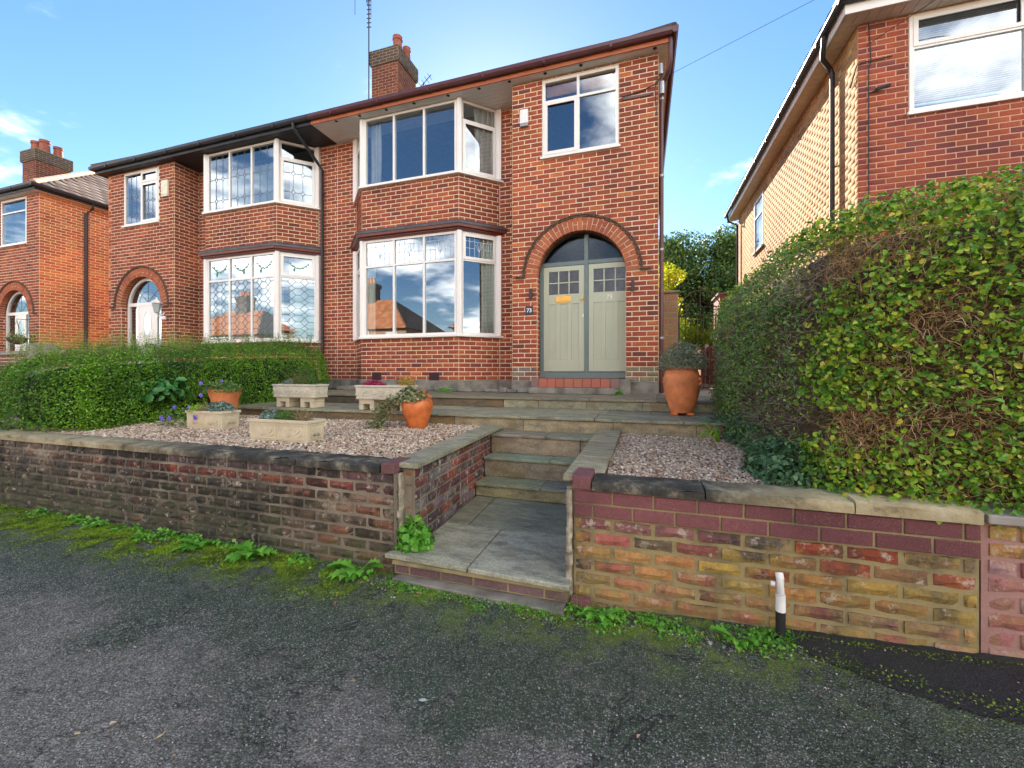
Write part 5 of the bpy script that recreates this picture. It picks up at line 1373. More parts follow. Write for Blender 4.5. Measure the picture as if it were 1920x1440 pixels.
ms.wall(ns, 0, 16.1 - 7.73, E - .3, E + 5.42, rects=[(16.1 - 13.95, 16.1 - 13.0, E + 3.56, E + 5.05)], colf=buff, mw=-.0025)
ms.specs = [q[:5] + (-.0,) + q[6:] for q in ms.specs]
ms.finish()
fo, _ = window(NB, nf, 3.845, 5.215, wz0 + .005, wz1, [(1, [E + 4.90], [False, True])], ft=.06)
MB().pbox(nf, 3.81, 5.25, wz0 - .045, wz0 + .002, -.04, .05).build('window_sill', M['upvc'], fo)
window(NB, ns, 16.1 - 13.945, 16.1 - 13.005, E + 3.565, E + 5.045, [(1, [E + 4.55], None)], w_out=.01)
MB().pbox(ns, 16.1 - 14.0, 16.1 - 12.95, E + 3.50, E + 3.56, -.04, .06).build('window_sill', M['concrete'], NB)
ib = MB(); ib.box(NX + .05, 9.4, 10.4, 10.5, E - .3, E + 5.4); ib.box(NX + .05, 9.4, 7.8, 10.4, E + 2.8, E + 2.9); ib.box(NX + .05, 9.4, 7.8, 10.4, E + 5.43, E + 5.46); ib.box(NX + .06, NX + .08, 7.8, 16, E - .3, E + 5.4); ib.build('interior_walls', M['interior'], NB)
bl = thing('venetian_blind', 'white slatted blind filling the upstairs window of the right-hand house', 'blind', (4.53, 7.84, E + 4))
for i in range(46):
    z = E + 3.99 + i * .031; MB().add([(3.91, 7.825, z), (5.15, 7.825, z), (5.15, 7.848, z + .019), (3.91, 7.848, z + .019)], [(0, 1, 2, 3)]).build('slat', M['blind'], bl)
# eaves
so = MB(); yy = 7.46
k_ = 0
while 2.96 + k_ * .15 < 9.5:
    x = 2.96 + k_ * .15; so.box(x, x + .142, 7.46, 7.73, E + 5.425, E + 5.435); k_ += 1
y = 7.74
while y < 16.3: so.box(2.96, 3.2, y, y + .142, E + 5.426, E + 5.436); y += .15
so.box(2.94, 9.5, 7.45, 7.8, E + 5.437, E + 5.45); so.box(2.94, 3.3, 7.8, 16.4, E + 5.437, E + 5.45)
so.build('soffit', M['soffit_warm'] if 'soffit_warm' in M else M.setdefault('soffit_warm', plain('cream_soffit_boards', (.66, .58, .50), .5)), NB)
MB().box(2.935, 9.5, 7.43, 7.45, E + 5.415, E + 5.60).box(2.915, 2.935, 7.43, 16.4, E + 5.415, E + 5.60).build('fascia', M['upvc'], NB)
gt = MB(); prof = [(-.12, .09), (-.118, .03), (-.09, -.005), (-.05, -.012), (-.022, .02), (-.02, .09)]; nn = 6; z = E + 5.56
for V in ([(x, 7.43 + a, z + b) for x in (2.80, 9.5) for a, b in prof], [(2.915 + a, y, z + b) for y in (7.31, 16.45) for a, b in prof]):
    gt.add(V, [(i, i + 1, nn + i + 1, nn + i) for i in range(nn - 1)] + [tuple(range(nn)), tuple(range(2 * nn - 1, nn - 1, -1)), (0, nn, 2 * nn - 1, nn - 1)])
for y in np.arange(8.2, 16.3, 1.0): gt.box(2.80, 2.83, y, y + .04, z - .02, z + .09)
gt.build('gutter', M['black_pvc'], NB)
MB().add([(2.82, 7.3, E + 5.64), (9.5, 7.3, E + 5.64), (9.5, 11.8, E + 9.2), (7.3, 11.8, E + 9.2), (2.82, 16.4, E + 5.64)], [(0, 1, 2, 3), (0, 3, 4)]).build('roof', M['roof_under'], NB)
roof_tiles(NB, (2.80, 7.28, E + 5.62), (1, 0, 0), (0, .783, .62), lambda v: .783 * v, lambda v: 6.7, 5.6, M['roof_tile_p'] if 'roof_tile_p' in M else M.setdefault('roof_tile_p', palette_mat('pinkish_roof_tile', [(0, (.26, .12, .09)), (1, (.40, .20, .15))], .8)))
roof_tiles(NB, (2.80, 7.28, E + 5.62), (0, 1, 0), (.783, 0, .62), lambda v: .783 * v, lambda v: 9.1 - .783 * v, 5.6, M['roof_tile'])
p = MB().tube([(2.86, 8.02, E + 5.58), (2.87, 8.1, E + 5.36), (2.90, 8.2, E + 5.30), (3.08, 8.42, E + 5.26), (3.13, 8.45, E + 5.18), (3.13, 8.45, E - .3)], .038, 12).build('downpipe', M['black_pvc'], NB, smooth=True)
for zz in (5.0, 3.6, 2.2): MB().tube([(3.13, 8.40, E + zz), (3.2, 8.60, E + zz)], .012, 6).build('pipe_bracket', M['black_pvc'], p)
p = MB().tube([(2.86, 16.2, E + 5.56), (2.88, 16.1, E + 5.3), (3.12, 15.9, E + 5.1), (3.13, 15.9, E - .3)], .036, 10).build('downpipe', M['black_pvc'], NB, smooth=True)
cb = MB(); cb.tube([(3.17, 7.9, E + 4.55), (3.18, 7.72, E + 4.78), (3.23, 7.70, E + 4.80), (3.62, 7.70, E + 4.82)], .010, 6)
cb.tube([(3.33, 7.71, E + 5.4), (3.36, 7.71, E + 4.8), (3.33, 7.71, E + 4.7), (3.33, 7.71, E + .5)], .008, 5); cb.tube([(3.34, 7.71, E + 4.32), (3.50, 7.71, E + 4.36)], .01, 5)
cb.tube([(3.40, 7.66, E + 4.33), (3.58, 7.66, E + 4.36)], .025, 6); cb.build('cable', M['wire'], NB)
w = MB().tube([(.30, 7.2, E + 4.86), (3, 6.0, E + 4.96), (7, 4.1, E + 5.2), (14, .9, E + 5.9)], .003, 5).build('overhead_wire', M['wire']); tag(w, 'thin black telephone wire crossing the sky from the roof corner', 'wire')
w = MB().tube([(3.30, 7.68, E + 5.05), (4.6, 7.0, E + 5.5), (9, 4.6, E + 6.6)], .006, 5).build('overhead_wire', M['wire']); tag(w, 'thin black wire running in front of the right-hand upstairs window', 'wire')

# ------------------------------------------------------------------ side passage
PG = thing('gate_pier', 'buff blockwork pier between the house corner and the iron gate', 'pier', (.46, 8.6, E - .39))
m = Masonry(PG, M['buff_block'], M['mortar_buff'], 80); 
m.wall(Plane(.27, 8.5, 1, 0), 0, .375, E - .39, E + 1.53, colf=lambda x, z: tuple(a * rnd.uniform(.85, 1.1) for a in ((.34, .22, .10) if z < E + .9 else (.30, .20, .12))), pitch=.38, course=.15 if 0 else .11, jt=.008)
m.finish(); MB().box(.28, .635, 8.52, 8.75, E - .39, E + 1.53).build('pier_core', M['concrete'], PG); MB().box(.24, .68, 8.46, 8.8, E + 1.532, E + 1.575).build('pier_cap', M['plinth'], PG, bevel=.008)
GT = thing('iron_gate', 'rusty wrought iron gate with scrolled arch top in the side passage', 'gate', (1.03, 8.6, E - .39))
g = MB(); gx0, gx1, gy = .68, 1.42, 8.6
for x in np.linspace(gx0, gx1, 8): g.tube([(x, gy, E - .33), (x, gy, E + 1.09)], .009, 5)
g.build('bar', M['iron'], GT)
g = MB()
for z in (-.30, -.08, 1.08): g.tube([(gx0 - .02, gy, E + z), (gx1 + .02, gy, E + z)], .012, 5)
for x in (gx0 - .02, gx1 + .02): g.tube([(x, gy, E - .39), (x, gy, E + 1.10)], .016, 6)
g.tube([(gx0 + .08, gy, E + 1.24), (gx1, gy, E + 1.24)], .010, 5)
g.build('gate_rail', M['iron'], GT)
g = MB(); cxg = (gx0 + gx1) / 2
g.tube([(cxg + .38 * math.cos(t), gy, E + 1.10 + .47 * math.sin(t)) for t in np.linspace(0, math.pi, 24)], .012, 5)
g.tube([(cxg, gy, E + 1.08), (cxg, gy, E + 1.56)], .009, 5); g.build('arch_rail', M['iron'], GT)
g = MB()
for cx_, cz_, sg in ((cxg - .13, 1.36, 1), (cxg + .13, 1.36, -1), (cxg - .24, 1.24, 1), (cxg + .24, 1.24, -1)):
    g.tube([(cx_ + sg * (.012 * a) * math.cos(a), gy, E + cz_ + (.012 * a) * math.sin(a)) for a in np.linspace(.5, 8, 26)], .0065, 4)
g.build('scroll', M['iron'], GT)
FN = thing('wooden_fence', 'low red-brown slatted fence with pale concrete posts behind the iron gate', 'fence', (1.5, 11, E - .39))
for i in range(3):
    y0 = 9.3 + i * 1.75; MB().box(1.46, 1.56, y0, y0 + .10, E - .39, E + .68).build('post', M['concrete'], FN)
    for j in range(15): MB().box(1.49, 1.51, y0 + .115 + j * .109, y0 + .115 + j * .109 + .098, E - .3, E + .60 - .004 * (j % 2)).build('fence_slat', M['fence_wood'], FN)
    for z in (-.15, .2, .5): MB().box(1.47, 1.488, y0 + .11, y0 + 1.74, E + z, E + z + .04).build('fence_rail', M['fence_wood'], FN)
t = MB().box(.6, 2.6, 14.0, 14.15, E - .5, E + .68).build('garden_wall', M['concrete']); tag(t, 'pale low rendered wall far down the side passage behind the gate', 'wall')
t = thing('wheelie_bin', 'dark blue wheelie bin behind the iron gate', 'bin', (.78, 11.4, E - .39))
MB().prism([(.60, 11.2), (.96, 11.2), (.96, 11.6), (.60, 11.6)], E - .36, E + .52, [(.55, 11.12), (1.0, 11.12), (1.0, 11.66), (.55, 11.66)]).build('body', M['bin'], t, bevel=.02)
MB().prism([(.53, 11.08), (1.02, 11.08), (1.02, 11.7), (.53, 11.7)], E + .525, E + .60, [(.57, 11.2), (.98, 11.2), (.98, 11.66), (.57, 11.66)]).build('lid', M['bin'], t, bevel=.01)
t = thing('garden_shed', 'corner of a dark red shed beside the end of the sunlit side wall', 'shed', (2.9, 16.5, E - .39))
MB().box(2.62, 3.15, 16.15, 17.5, E - .4, E + 2.75).build('wall', M['fence_red'] if 'fence_red' in M else M.setdefault('fence_red', plain('dark_red_boards', (.24, .05, .045), .6)), t)
MB().box(2.55, 3.19, 16.1, 17.6, E + 2.755, E + 2.82).build('roof', M['plinth'], t)

# low walls in front of the left-hand gardens
t = thing('garden_wall', 'low brick garden wall with pale concrete coping beyond the left hedge', 'garden wall', (-14, 6, E - .6))
m = Masonry(t, M['brick'], M['mortar'], 120); m.wall(Plane(0, 6.0, 1, 0), -17, -11.3, E - .6, E + .43, colf=lambda x, z: tuple(a * rnd.uniform(.8, 1.1) for a in (.26, .15, .11))); m.finish()
MB().box(-17, -11.3, 6.03, 6.2, E - .7, E + .43).build('wall_core', M['plinth'], t)
for k in range(6): MB().box(-17 + k * .95, -17 + k * .95 + .94, 5.95, 6.26, E + .435, E + .52).build('coping_stone', M['concrete'], t, bevel=.006)
MB().box(-14.3, -13.9, 5.85, 6.3, E - .6, E + .68).build('pier', M['concrete'], t)

# ------------------------------------------------------------------ hedges
def vnoise(P, sc, seed=0):
    return np.array([noise.noise(Vector((p[0] * sc + seed, p[1] * sc, p[2] * sc))) for p in P])
def hedge_surface(c, h, n, faces, k=9, g=rng, topf=None):
    """points and normals on a rounded block; faces: list of (axis, sign, weight)"""
    w = np.array([f[2] for f in faces], float); w /= w.sum(); which = g.choice(len(faces), n, p=w); p = g.uniform(-1, 1, (n, 3))
    for i, f in enumerate(faces): p[which == i, f[0]] = f[1]
    kk = (np.abs(p) ** k).sum(1) ** (1 / k); q = p / kk[:, None]
    nr = np.sign(q) * np.abs(q) ** (k - 1) / np.array(h); nr = unit(nr)
    P = q * np.array(h) + np.array(c)
    if topf is not None:
        t = np.clip((P[:, 2] - c[2]) / h[2], 0, 1); P[:, 2] += t * topf(P)
    return P, nr
def hedge_core(name, c, h, mat, parent, shrink, k=9, topf=None, seed=0):
    V = []; F = []; nu, nv = 44, 22
    for j in range(nv + 1):
        ph = -math.pi / 2 + math.pi * j / nv
        for i in range(nu):
            th = 2 * math.pi * i / nu; d = np.array([math.cos(ph) * math.cos(th), math.cos(ph) * math.sin(th), math.sin(ph)])
            q = d / (np.abs(d) ** k).sum() ** (1 / k); p = q * (np.array(h) - shrink) + np.array(c)
            if topf is not None: p[2] += max(0, min(1, (p[2] - c[2]) / h[2])) * topf(p[None])[0]
            s_ = .03 * noise.noise(Vector(p * 5 + seed)); V.append(tuple(p + q * s_))
    for j in range(nv):
        for i in range(nu): F.append((j * nu + i, j * nu + (i + 1) % nu, (j + 1) * nu + (i + 1) % nu, (j + 1) * nu + i))
    return np_obj(name, V, np.array(F), mat, parent, smooth=True)

HR = thing('hedge', 'tall clipped hedge above the mauve-topped wall, with bare brown twiggy patches', 'hedge', (2.6, 4.6, .78))
hc_, hh = (2.68, 4.60, 1.34), (1.80, 1.95, 1.07)
topR = lambda P: .16 + .12 * np.clip(P[:, 0] - 1.4, -.5, 2)
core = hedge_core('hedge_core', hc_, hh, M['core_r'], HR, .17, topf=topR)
BLOBS = [(.98, E + .62, .22, .14, 1.0), (1.20, E + .70, .22, .08, .7), (1.46, E + .27, .18, .12, .75), (1.10, E - .30, .36, .12, .85), (1.52, E - .24, .24, .09, .7), (.90, E + .35, .10, .2, .6), (1.28, E + .05, .1, .08, .45)]
def brown(P):
    m_ = np.zeros(len(P))
    for bx, bz_, rx, rz, a in BLOBS: m_ = np.maximum(m_, a * np.exp(-((P[:, 0] - bx) / rx) ** 2 - ((P[:, 2] - bz_) / rz) ** 2))
    left = (P[:, 0] < .98) & (P[:, 1] > 3.0)
    m_[left] = .08 + .5 * np.clip(vnoise(P[left], 2.2, 7) * 2 + .3, 0, 1)
    return np.clip(m_ + .22 * vnoise(P, 7, 3), 0, 1)
faces = [(1, -1, 3.6), (0, -1, 2.6), (2, 1, 1.2)]
P, Nn = hedge_surface(hc_, hh, 84000, faces, topf=topR)
vis = (P[:, 2] > .74) & (P[:, 0] < 3.9) & (P[:, 1] < 6.6); P, Nn = P[vis], Nn[vis]
nz_ = vnoise(P, 6, 1); P = P + Nn * (.045 * nz_ + .02 * vnoise(P, 18, 5))[:, None]
mk = brown(P); keep = rng.random(len(P)) > .94 * np.clip(.12 + mk * 1.5, 0, 1); depth_ = rng.uniform(-.11, .02, len(P))
PL, NL, mkL = (P + Nn * depth_[:, None])[keep], Nn[keep], mk[keep]
side = PL[:, 0] < .95 
isl = side & (PL[:, 1] > 2.95)
lowb = (PL[:, 2] < .86); PL[lowb, 1] -= rng.uniform(0, .06, lowb.sum())
leaves('foliage', PL[~isl], NL[~isl], .030, M['leaf_r'], HR, aspect=.68, spread=1.0)
leaves('foliage', PL[isl], NL[isl], .024, M['leaf_rd'], HR, aspect=.55, spread=.9)
P, Nn = hedge_surface(hc_, hh, 60000, [(1, -1, 3.4), (0, -1, 1.5)], topf=topR)
vis = (P[:, 2] > .74) & (P[:, 0] < 3.9) & (P[:, 1] < 6.6); P, Nn = P[vis], Nn[vis]; mk = brown(P); keep = rng.random(len(P)) < np.where(P[:, 0] < 1.0, .10 + .5 * mk, .25 + .75 * mk); P, Nn = P[keep], Nn[keep]
D = Nn * .9 + rng.normal(0, .65, P.shape) + np.array([0, 0, .1]); D[P[:, 2] > E + .72] += np.array([-.3, -.6, -.7]); n = len(P)
upz = (P[:, 2] > E + .4)
tl_ = rng.uniform(.05, .15, n); tr_ = rng.uniform(.0012, .0032, n)
lt = P[:, 0] < .98
P0 = P - Nn * rng.uniform(.04, .13, n)[:, None]
twigs('twigs', P0[~lt], D[~lt], tl_[~lt], tr_[~lt], M['twig_r'], HR, bend=.45)
twigs('twigs', P0[lt], D[lt], tl_[lt], tr_[lt], M['twig_g'], HR, bend=.45)
# thicker bare limbs in the top left corner
n = 260; P = np.stack([rng.normal(1.0, .13, n), rng.uniform(2.84, 3.0, n), rng.normal(E + .52, .09, n)], 1)
twigs('branches', P, rng.normal(0, .5, (n, 3)) + np.array([0, -.5, .35]), rng.uniform(.08, .17, n), rng.uniform(.002, .0045, n), M['twig_g'], HR, bend=.5, seg=4)

HL = thing('hedge', 'long dense green privet hedge running back from the left front wall to the house', 'hedge', (-7.2, 5.1, .78))
hcl, hhl = (-7.22, 5.12, 1.15), (.86, 2.36, .62)
topL = lambda P: .10 * np.clip(P[:, 1] - 3.6, -.6, 4)
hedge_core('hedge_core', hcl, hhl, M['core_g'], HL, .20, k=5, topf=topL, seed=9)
P, Nn = hedge_surface(hcl, hhl, 62000, [(0, 1, 4.4), (2, 1, 1.6), (1, -1, 1.3)], k=5, topf=topL)
vis = P[:, 2] > .76; P, Nn = P[vis], Nn[vis]
P = P + Nn * (.13 * vnoise(P, 2.6, 2) + .07 * vnoise(P, 8, 4) + rng.uniform(-.10, .02, len(P)))[:, None]
leaves('foliage', P, Nn, .030, M['leaf_l'], HL, aspect=.5, spread=.8, six=False)
def sprigs(name, roots, heights, mat, parent, lean=.25, pairs=9, size=.022, g=rng, stemmat='twig_g'):
    n = len(roots); D = unit(g.normal(0, lean, (n, 3)) + np.array([0, 0, 1])); PP = []; NN = []
    for i in range(pairs):
        t = (i + 1) / pairs; c = roots + D * (heights * t)[:, None]
        for sg in (-1, 1):
            a = unit(np.cross(D, unit(g.normal(0, 1, (n, 3))))); PP.append(c + a * size * .5 * sg); NN.append(unit(a * .3 + D + g.normal(0, .2, (n, 3))))
    leaves(name, np.concatenate(PP), np.concatenate(NN), size, mat, parent, aspect=.5, spread=.35, six=False)
    twigs('stems', roots, D, heights, np.full(n, .0016), M[stemmat], parent, bend=.05)
n = 800; rx = np.stack([rng.uniform(-8.0, -6.6, n), rng.uniform(2.95, 5.2, n), np.zeros(n)], 1); rx[:, 2] = 1.60 + .10 * np.clip(rx[:, 1] - 3.6, -.6, 4)
sprigs('shoots', rx, rng.uniform(.18, .40, n) * (1 + .4 * (rx[:, 0] < -7.4)), M['leaf_lime'], HL)
n = 420; rx = np.stack([rng.uniform(-8.0, -6.5, n), rng.uniform(5.0, 7.2, n), np.zeros(n)], 1); rx[:, 2] = 1.58 + .10 * np.clip(rx[:, 1] - 3.6, -.6, 4)
sprigs('shoots', rx, rng.uniform(.18, .44, n), M['leaf_l'], HL, lean=.12, pairs=12, size=.026)

def crown(root, c, r, n, size, mat, clumps=14, seed=1, name='crown', six=False, zs=1.):
    g = np.random.default_rng(seed); cc = g.normal(0, 1, (clumps, 3)); cc = unit(cc) * g.uniform(.25, .85, (clumps, 1)) * np.array(r) + np.array(c); rr = g.uniform(.22, .42, clumps) * np.mean(r)
    w = g.integers(0, clumps, n); d = unit(g.normal(0, 1, (n, 3))); P = cc[w] + d * (rr[w] * g.uniform(.6, 1.05, n))[:, None] * np.array([1, 1, .75])
    return leaves(name, P, d + np.array([0, 0, .3]), size, mat, root, g=g, spread=.7, six=six, aspect=.6)
def tree(label, x, y, z0, h, r, mat, n, size, seed, name='tree', clumps=26, group=None, frac=.3):
    t = thing(name, label, 'tree', (x, y, z0), group); g = random.Random(seed)
    tr = MB().tube([(x, y, z0), (x + g.uniform(-.1, .1) * r, y, z0 + h * .4), (x + g.uniform(-.1, .1) * r, y, z0 + h * .85)], [r * .10, r * .07, r * .02], 8).build('trunk', M['bark'], t, smooth=True)
    lm = MB()
    for i in range(9):
        a = g.uniform(0, 6.28); zz = z0 + h * g.uniform(.25, .7); lm.tube([(x, y, zz), (x + r * .5 * math.cos(a), y + r * .5 * math.sin(a), zz + h * .12), (x + r * .85 * math.cos(a), y + r * .85 * math.sin(a), zz + h * .2)], [r * .035, r * .02, r * .006], 5)
    lm.build('branch', M['bark'], t)
    crown(t, (x, y, z0 + h * (frac + 1) / 2), (r, r, h * (1 - frac) / 2), n, size, mat, clumps, seed); return t
tree('dark green broad tree rising behind the iron gate, left one of two', 1.9, 27, 1, 9.7, 2.3, M['leaf_tree'], 30000, .18, 3, clumps=60, frac=.05)
tree('dark green tree with yellowing top behind the iron gate, next to the side wall', 4.6, 26, 1, 9.6, 2.1, M['leaf_tree'], 28000, .18, 8, clumps=56, frac=.05)
tree('bright yellow-leaved tree close behind the corner of the house', 1.05, 18.5, 1, 5.1, 1.05, M['leaf_yellow'], 9000, .11, 5, clumps=26, frac=.15)
tree('small tree in distance behind the two dark green trees', 8.5, 40, 0, 9, 3.5, M['leaf_tree'], 6000, .3, 12)
SB = thing('shrub', 'bright lime-green rounded shrub seen through the iron gate', 'shrub', (1.35, 15, E - .4)); crown(SB, (1.45, 15.2, E + .85), (1.15, .8, 1.15), 11000, .075, M['leaf_shrub'], 30, 6, 'foliage')
MB().tube([(1.35, 15, E - .4), (1.35, 15, E + 1.0)], .03, 6).build('stem', M['bark'], SB)

# ------------------------------------------------------------------ planters and pots
M['cast_stone'] = plain('cream_cast_stone', (.62, .54, .37), .85, 0, .10, 8, .35, 110)
M['cast_stone_pale'] = plain('pale_cast_stone', (.60, .56, .43), .85, 0, .12, 8, .35, 110)
def relief(mb, pl, u0, u1, z0, z1, w):
    """raised border and a spray of leaves"""
    b = .007
    for a, c, d, e in ((u0, u1, z0, z0 + b), (u0, u1, z1 - b, z1), (u0, u0 + b, z0 + b, z1 - b), (u1 - b, u1, z0 + b, z1 - b)): mb.pbox(pl, a, c, d, e, w - .002, w + .006)
    cu, cz = (u0 + u1) / 2, z0 + .02; Lx = (u1 - u0) * .42; H = z1 - z0
    for t in (-80, -55, -28, 0, 28, 55, 80):
        a = R(90 + t); L_ = H * .72 if abs(t) < 40 else min(Lx, H * 1.15); cu2, cz2 = cu + math.cos(a) * L_ * .55, cz + math.sin(a) * L_ * .5 + .005
        pts = [(cu2 + L_ * .38 * math.cos(q) * math.cos(a) - .014 * math.sin(q) * math.sin(a), cz2 + L_ * .38 * math.cos(q) * math.sin(a) + .014 * math.sin(q) * math.cos(a)) for q in np.linspace(0, 2 * math.pi, 11)[:-1]]
        pts = [(min(max(p, u0 + .012), u1 - .012), min(max(q, z0 + .012), z1 - .012)) for p, q in pts]
        mb.poly(pl, pts, w - .002, w + .0075)
def trough(x0, x1, y0, y1, z, h, label, mat='cast_stone'):
    t = thing('planter', label, 'planter', ((x0 + x1) / 2, (y0 + y1) / 2, z), 'cream stone planters'); e = .012
    sh = lambda o: [(x0 + o, y0 + o), (x1 - o, y0 + o), (x1 - o, y1 - o), (x0 + o, y1 - o)]
    MB().prism(sh(e + .004), z, z + h - .03, sh(e)).build('body', M[mat], t, bevel=.004)
    r = MB(); wd = .022
    for a, b, c, d in ((x0, x1, y0, y0 + wd), (x0, x1, y1 - wd, y1), (x0, x0 + wd, y0 + wd, y1 - wd), (x1 - wd, x1, y0 + wd, y1 - wd)): r.box(a, b, c, d, z + h - .032, z + h)
    r.build('rim', M[mat], t, bevel=.004)
    q = MB(); pf_ = Plane(0, y0 + e, 1, 0); xm = (x0 + x1) / 2
    relief(q, pf_, x0 + .05, xm - .01, z + .03, z + h - .045, .0); relief(q, pf_, xm + .01, x1 - .05, z + .03, z + h - .045, .0)
    ps = Plane(x1 - e, y0, 0, 1); relief(q, ps, .035, (y1 - y0) - .035, z + .03, z + h - .045, .0); q.build('relief', M[mat], t)
    MB().box(x0 + wd, x1 - wd, y0 + wd, y1 - wd, z + h - .031, z + h - .022).build('soil', M['soil'], t); return t
trough(-3.95, -3.165, 3.225, 3.48, .775, .225, 'cream rectangular stone trough nearest the steps, on the pebbles')
trough(-5.49, -4.86, 3.63, 3.885, .78, .225, 'cream rectangular stone trough with trailing violet flowers, on the pebbles beside the left hedge')
def pedestal_trough(x0, x1, y0, y1, z, label):
    t = thing('planter', label, 'planter', ((x0 + x1) / 2, (y0 + y1) / 2, z), 'cream stone planters'); e = .015; zb, zt = z + .155, z + .355
    g = random.Random(int(x0 * 10)); nx = 26; ny = 8
    MB().prism([(x0 + e, y0 + e), (x1 - e, y0 + e), (x1 - e, y1 - e), (x0 + e, y1 - e)], zb, zt - .03, [(x0 + .004, y0 + .004), (x1 - .004, y0 + .004), (x1 - .004, y1 - .004), (x0 + .004, y1 - .004)]).build('body', M['cast_stone_pale'], t, bevel=.006)
    r = MB(); wd = .03
    for a, b, c, d in ((x0 - .008, x1 + .008, y0 - .008, y0 + wd), (x0 - .008, x1 + .008, y1 - wd, y1 + .008), (x0 - .008, x0 + wd, y0 + wd, y1 - wd), (x1 - wd, x1 + .008, y0 + wd, y1 - wd)): r.box(a, b, c, d, zt - .028, zt)
    r.build('rim', M['cast_stone_pale'], t, bevel=.008)
    bd = MB()
    for zz in (zb + .008,):
        x = x0 + .02
        while x < x1 - .02: bd.box(x, x + .012, y0 - .002, y0 + .02, zz - .008, zz + .012); x += .02
        y = y0 + .02
        while y < y1 - .02: bd.box(x1 - .02, x1 + .002, y, y + .012, zz - .008, zz + .012); y += .02
    for pl, L_ in ((Plane(x0, y0 + .006, 1, 0), x1 - x0), (Plane(x1 - .006, y0, 0, 1), y1 - y0)):
        for k in range(int(L_ / .05)):
            u = .03 + k * .05 + g.uniform(-.008, .008); zc = zb + .045 + g.uniform(0, .08)
            a = g.uniform(-.8, .8); l = g.uniform(.02, .034)
            bd.poly(pl, [(min(max(u + l * math.cos(q) * math.cos(a) - .011 * math.sin(q) * math.sin(a), .01), L_ - .01), zc + l * math.cos(q) * math.sin(a) + .011 * math.sin(q) * math.cos(a)) for q in np.linspace(0, 2 * math.pi, 9)[:-1]], -.006, .006)
            zc = zb + .05 + (.06 if k % 2 else .02)
            bd.poly(pl, [(min(max(u + l * math.cos(q) * math.cos(a + 1.2) - .010 * math.sin(q) * math.sin(a + 1.2), .01), L_ - .01), zc + l * math.cos(q) * math.sin(a + 1.2) + .010 * math.sin(q) * math.cos(a + 1.2)) for q in np.linspace(0, 2 * math.pi, 9)[:-1]], -.006, .008)
    bd.build('relief', M['cast_stone_pale'], t)
    for a in (x0 + .05, x1 - .05 - .25):
        f = MB(); f.box(a, a + .25, y0 + .03, y0 + .06, z + .085, zb - .002); f.box(a, a + .07, y0 + .03, y1 - .03, z, z + .084); f.box(a + .18, a + .25, y0 + .03, y1 - .03, z, z + .084); f.box(a, a + .25, y0 + .062, y1 - .03, z + .086, zb - .003)
        f.build('foot', M['cast_stone'], t, bevel=.004)
    MB().box(x0 + wd, x1 - wd, y0 + wd, y1 - wd, zt - .028, zt - .018).build('soil', M['soil'], t); return t
pedestal_trough(-5.52, -4.70, 4.93, 5.22, .942, 'cream planter raised on two pedestal feet at the left end of the terrace')
pedestal_trough(-3.95, -3.10, 4.90, 5.19, .942, 'cream planter on pedestal feet with pink heather, behind the pot of ivy')
t = thing('plant_pot', 'orange glazed jug-shaped pot with a broken lip, on the pebbles by the terrace', 'plant pot', (-2.69, 4.50, .79))
c0 = (-2.69, 4.50, .78)
MB().lathe([(.105, 0), (.11, .01), (.150, .12), (.188, .24), (.196, .30), (.185, .345), (.150, .375), (.125, .385), (.118, .35), (.09, .34)], c0, 36).build('body', M['terracotta'], t, smooth=True)
V = []; F = []; nn = 12      # the part of the neck that still stands, on the right
for j, (r_, z_) in enumerate([(.112, .36), (.100, .41), (.105, .45), (.128, .475), (.115, .475), (.088, .43), (.09, .36)]):
    for i in range(nn): a = -1.2 + 1.9 * i / (nn - 1); V.append((c0[0] + r_ * math.cos(a), c0[1] + r_ * math.sin(a), c0[2] + z_ + (-.03 if i in (0, nn - 1) else 0)))
for j in range(7):
    for i in range(nn - 1): F.append((j * nn + i, j * nn + i + 1, ((j + 1) % 7) * nn + i + 1, ((j + 1) % 7) * nn + i))
F += [[j * nn for j in range(7)], [j * nn + nn - 1 for j in range(7)][::-1]]
np_obj('neck', V, F, M['terracotta'], t, smooth=True)
for a in (-.15, 2.9):
    ca, sa = math.cos(a), math.sin(a)
    MB().tube([(c0[0] + r_ * ca, c0[1] + r_ * sa, c0[2] + z_) for r_, z_ in ((.11, .40), (.17, .42), (.215, .39), (.225, .33), (.205, .28), (.185, .265))], .014, 8).build('handle', M['terracotta'], t, smooth=True)
t = thing('plant_pot', 'tall orange terracotta urn on small feet at the right end of the terrace', 'plant pot', (.47, 5.62, .94))
c1 = (.47, 5.62, .975)
MB().lathe([(.13, 0), (.135, .01), (.165, .10), (.205, .24), (.222, .36), (.218, .44), (.195, .52), (.175, .545), (.20, .555), (.20, .575), (.175, .575), (.16, .54), (.12, .53)], c1, 40).build('body', M['terracotta_matt'], t, smooth=True)
for a in (-2.6, -.55, 1.5): MB().box(c1[0] + .11 * math.cos(a) - .045, c1[0] + .11 * math.cos(a) + .045, c1[1] + .11 * math.sin(a) - .04, c1[1] + .11 * math.sin(a) + .04, .942, .974).build('foot', M['terracotta'], t, bevel=.008)
for a in (-.5, 2.64): MB().tube([(c1[0] + .20 * math.cos(a), c1[1] + .20 * math.sin(a), c1[2] + .43), (c1[0] + .245 * math.cos(a), c1[1] + .245 * math.sin(a), c1[2] + .425), (c1[0] + .25 * math.cos(a), c1[1] + .25 * math.sin(a), c1[2] + .385), (c1[0] + .215 * math.cos(a), c1[1] + .215 * math.sin(a), c1[2] + .35)], .016, 8).build('handle', M['terracotta_matt'], t, smooth=True)
t = thing('plant_pot', 'terracotta bowl half hidden by violet-flowered plants against the left hedge', 'plant pot', (-5.72, 4.32, .79))
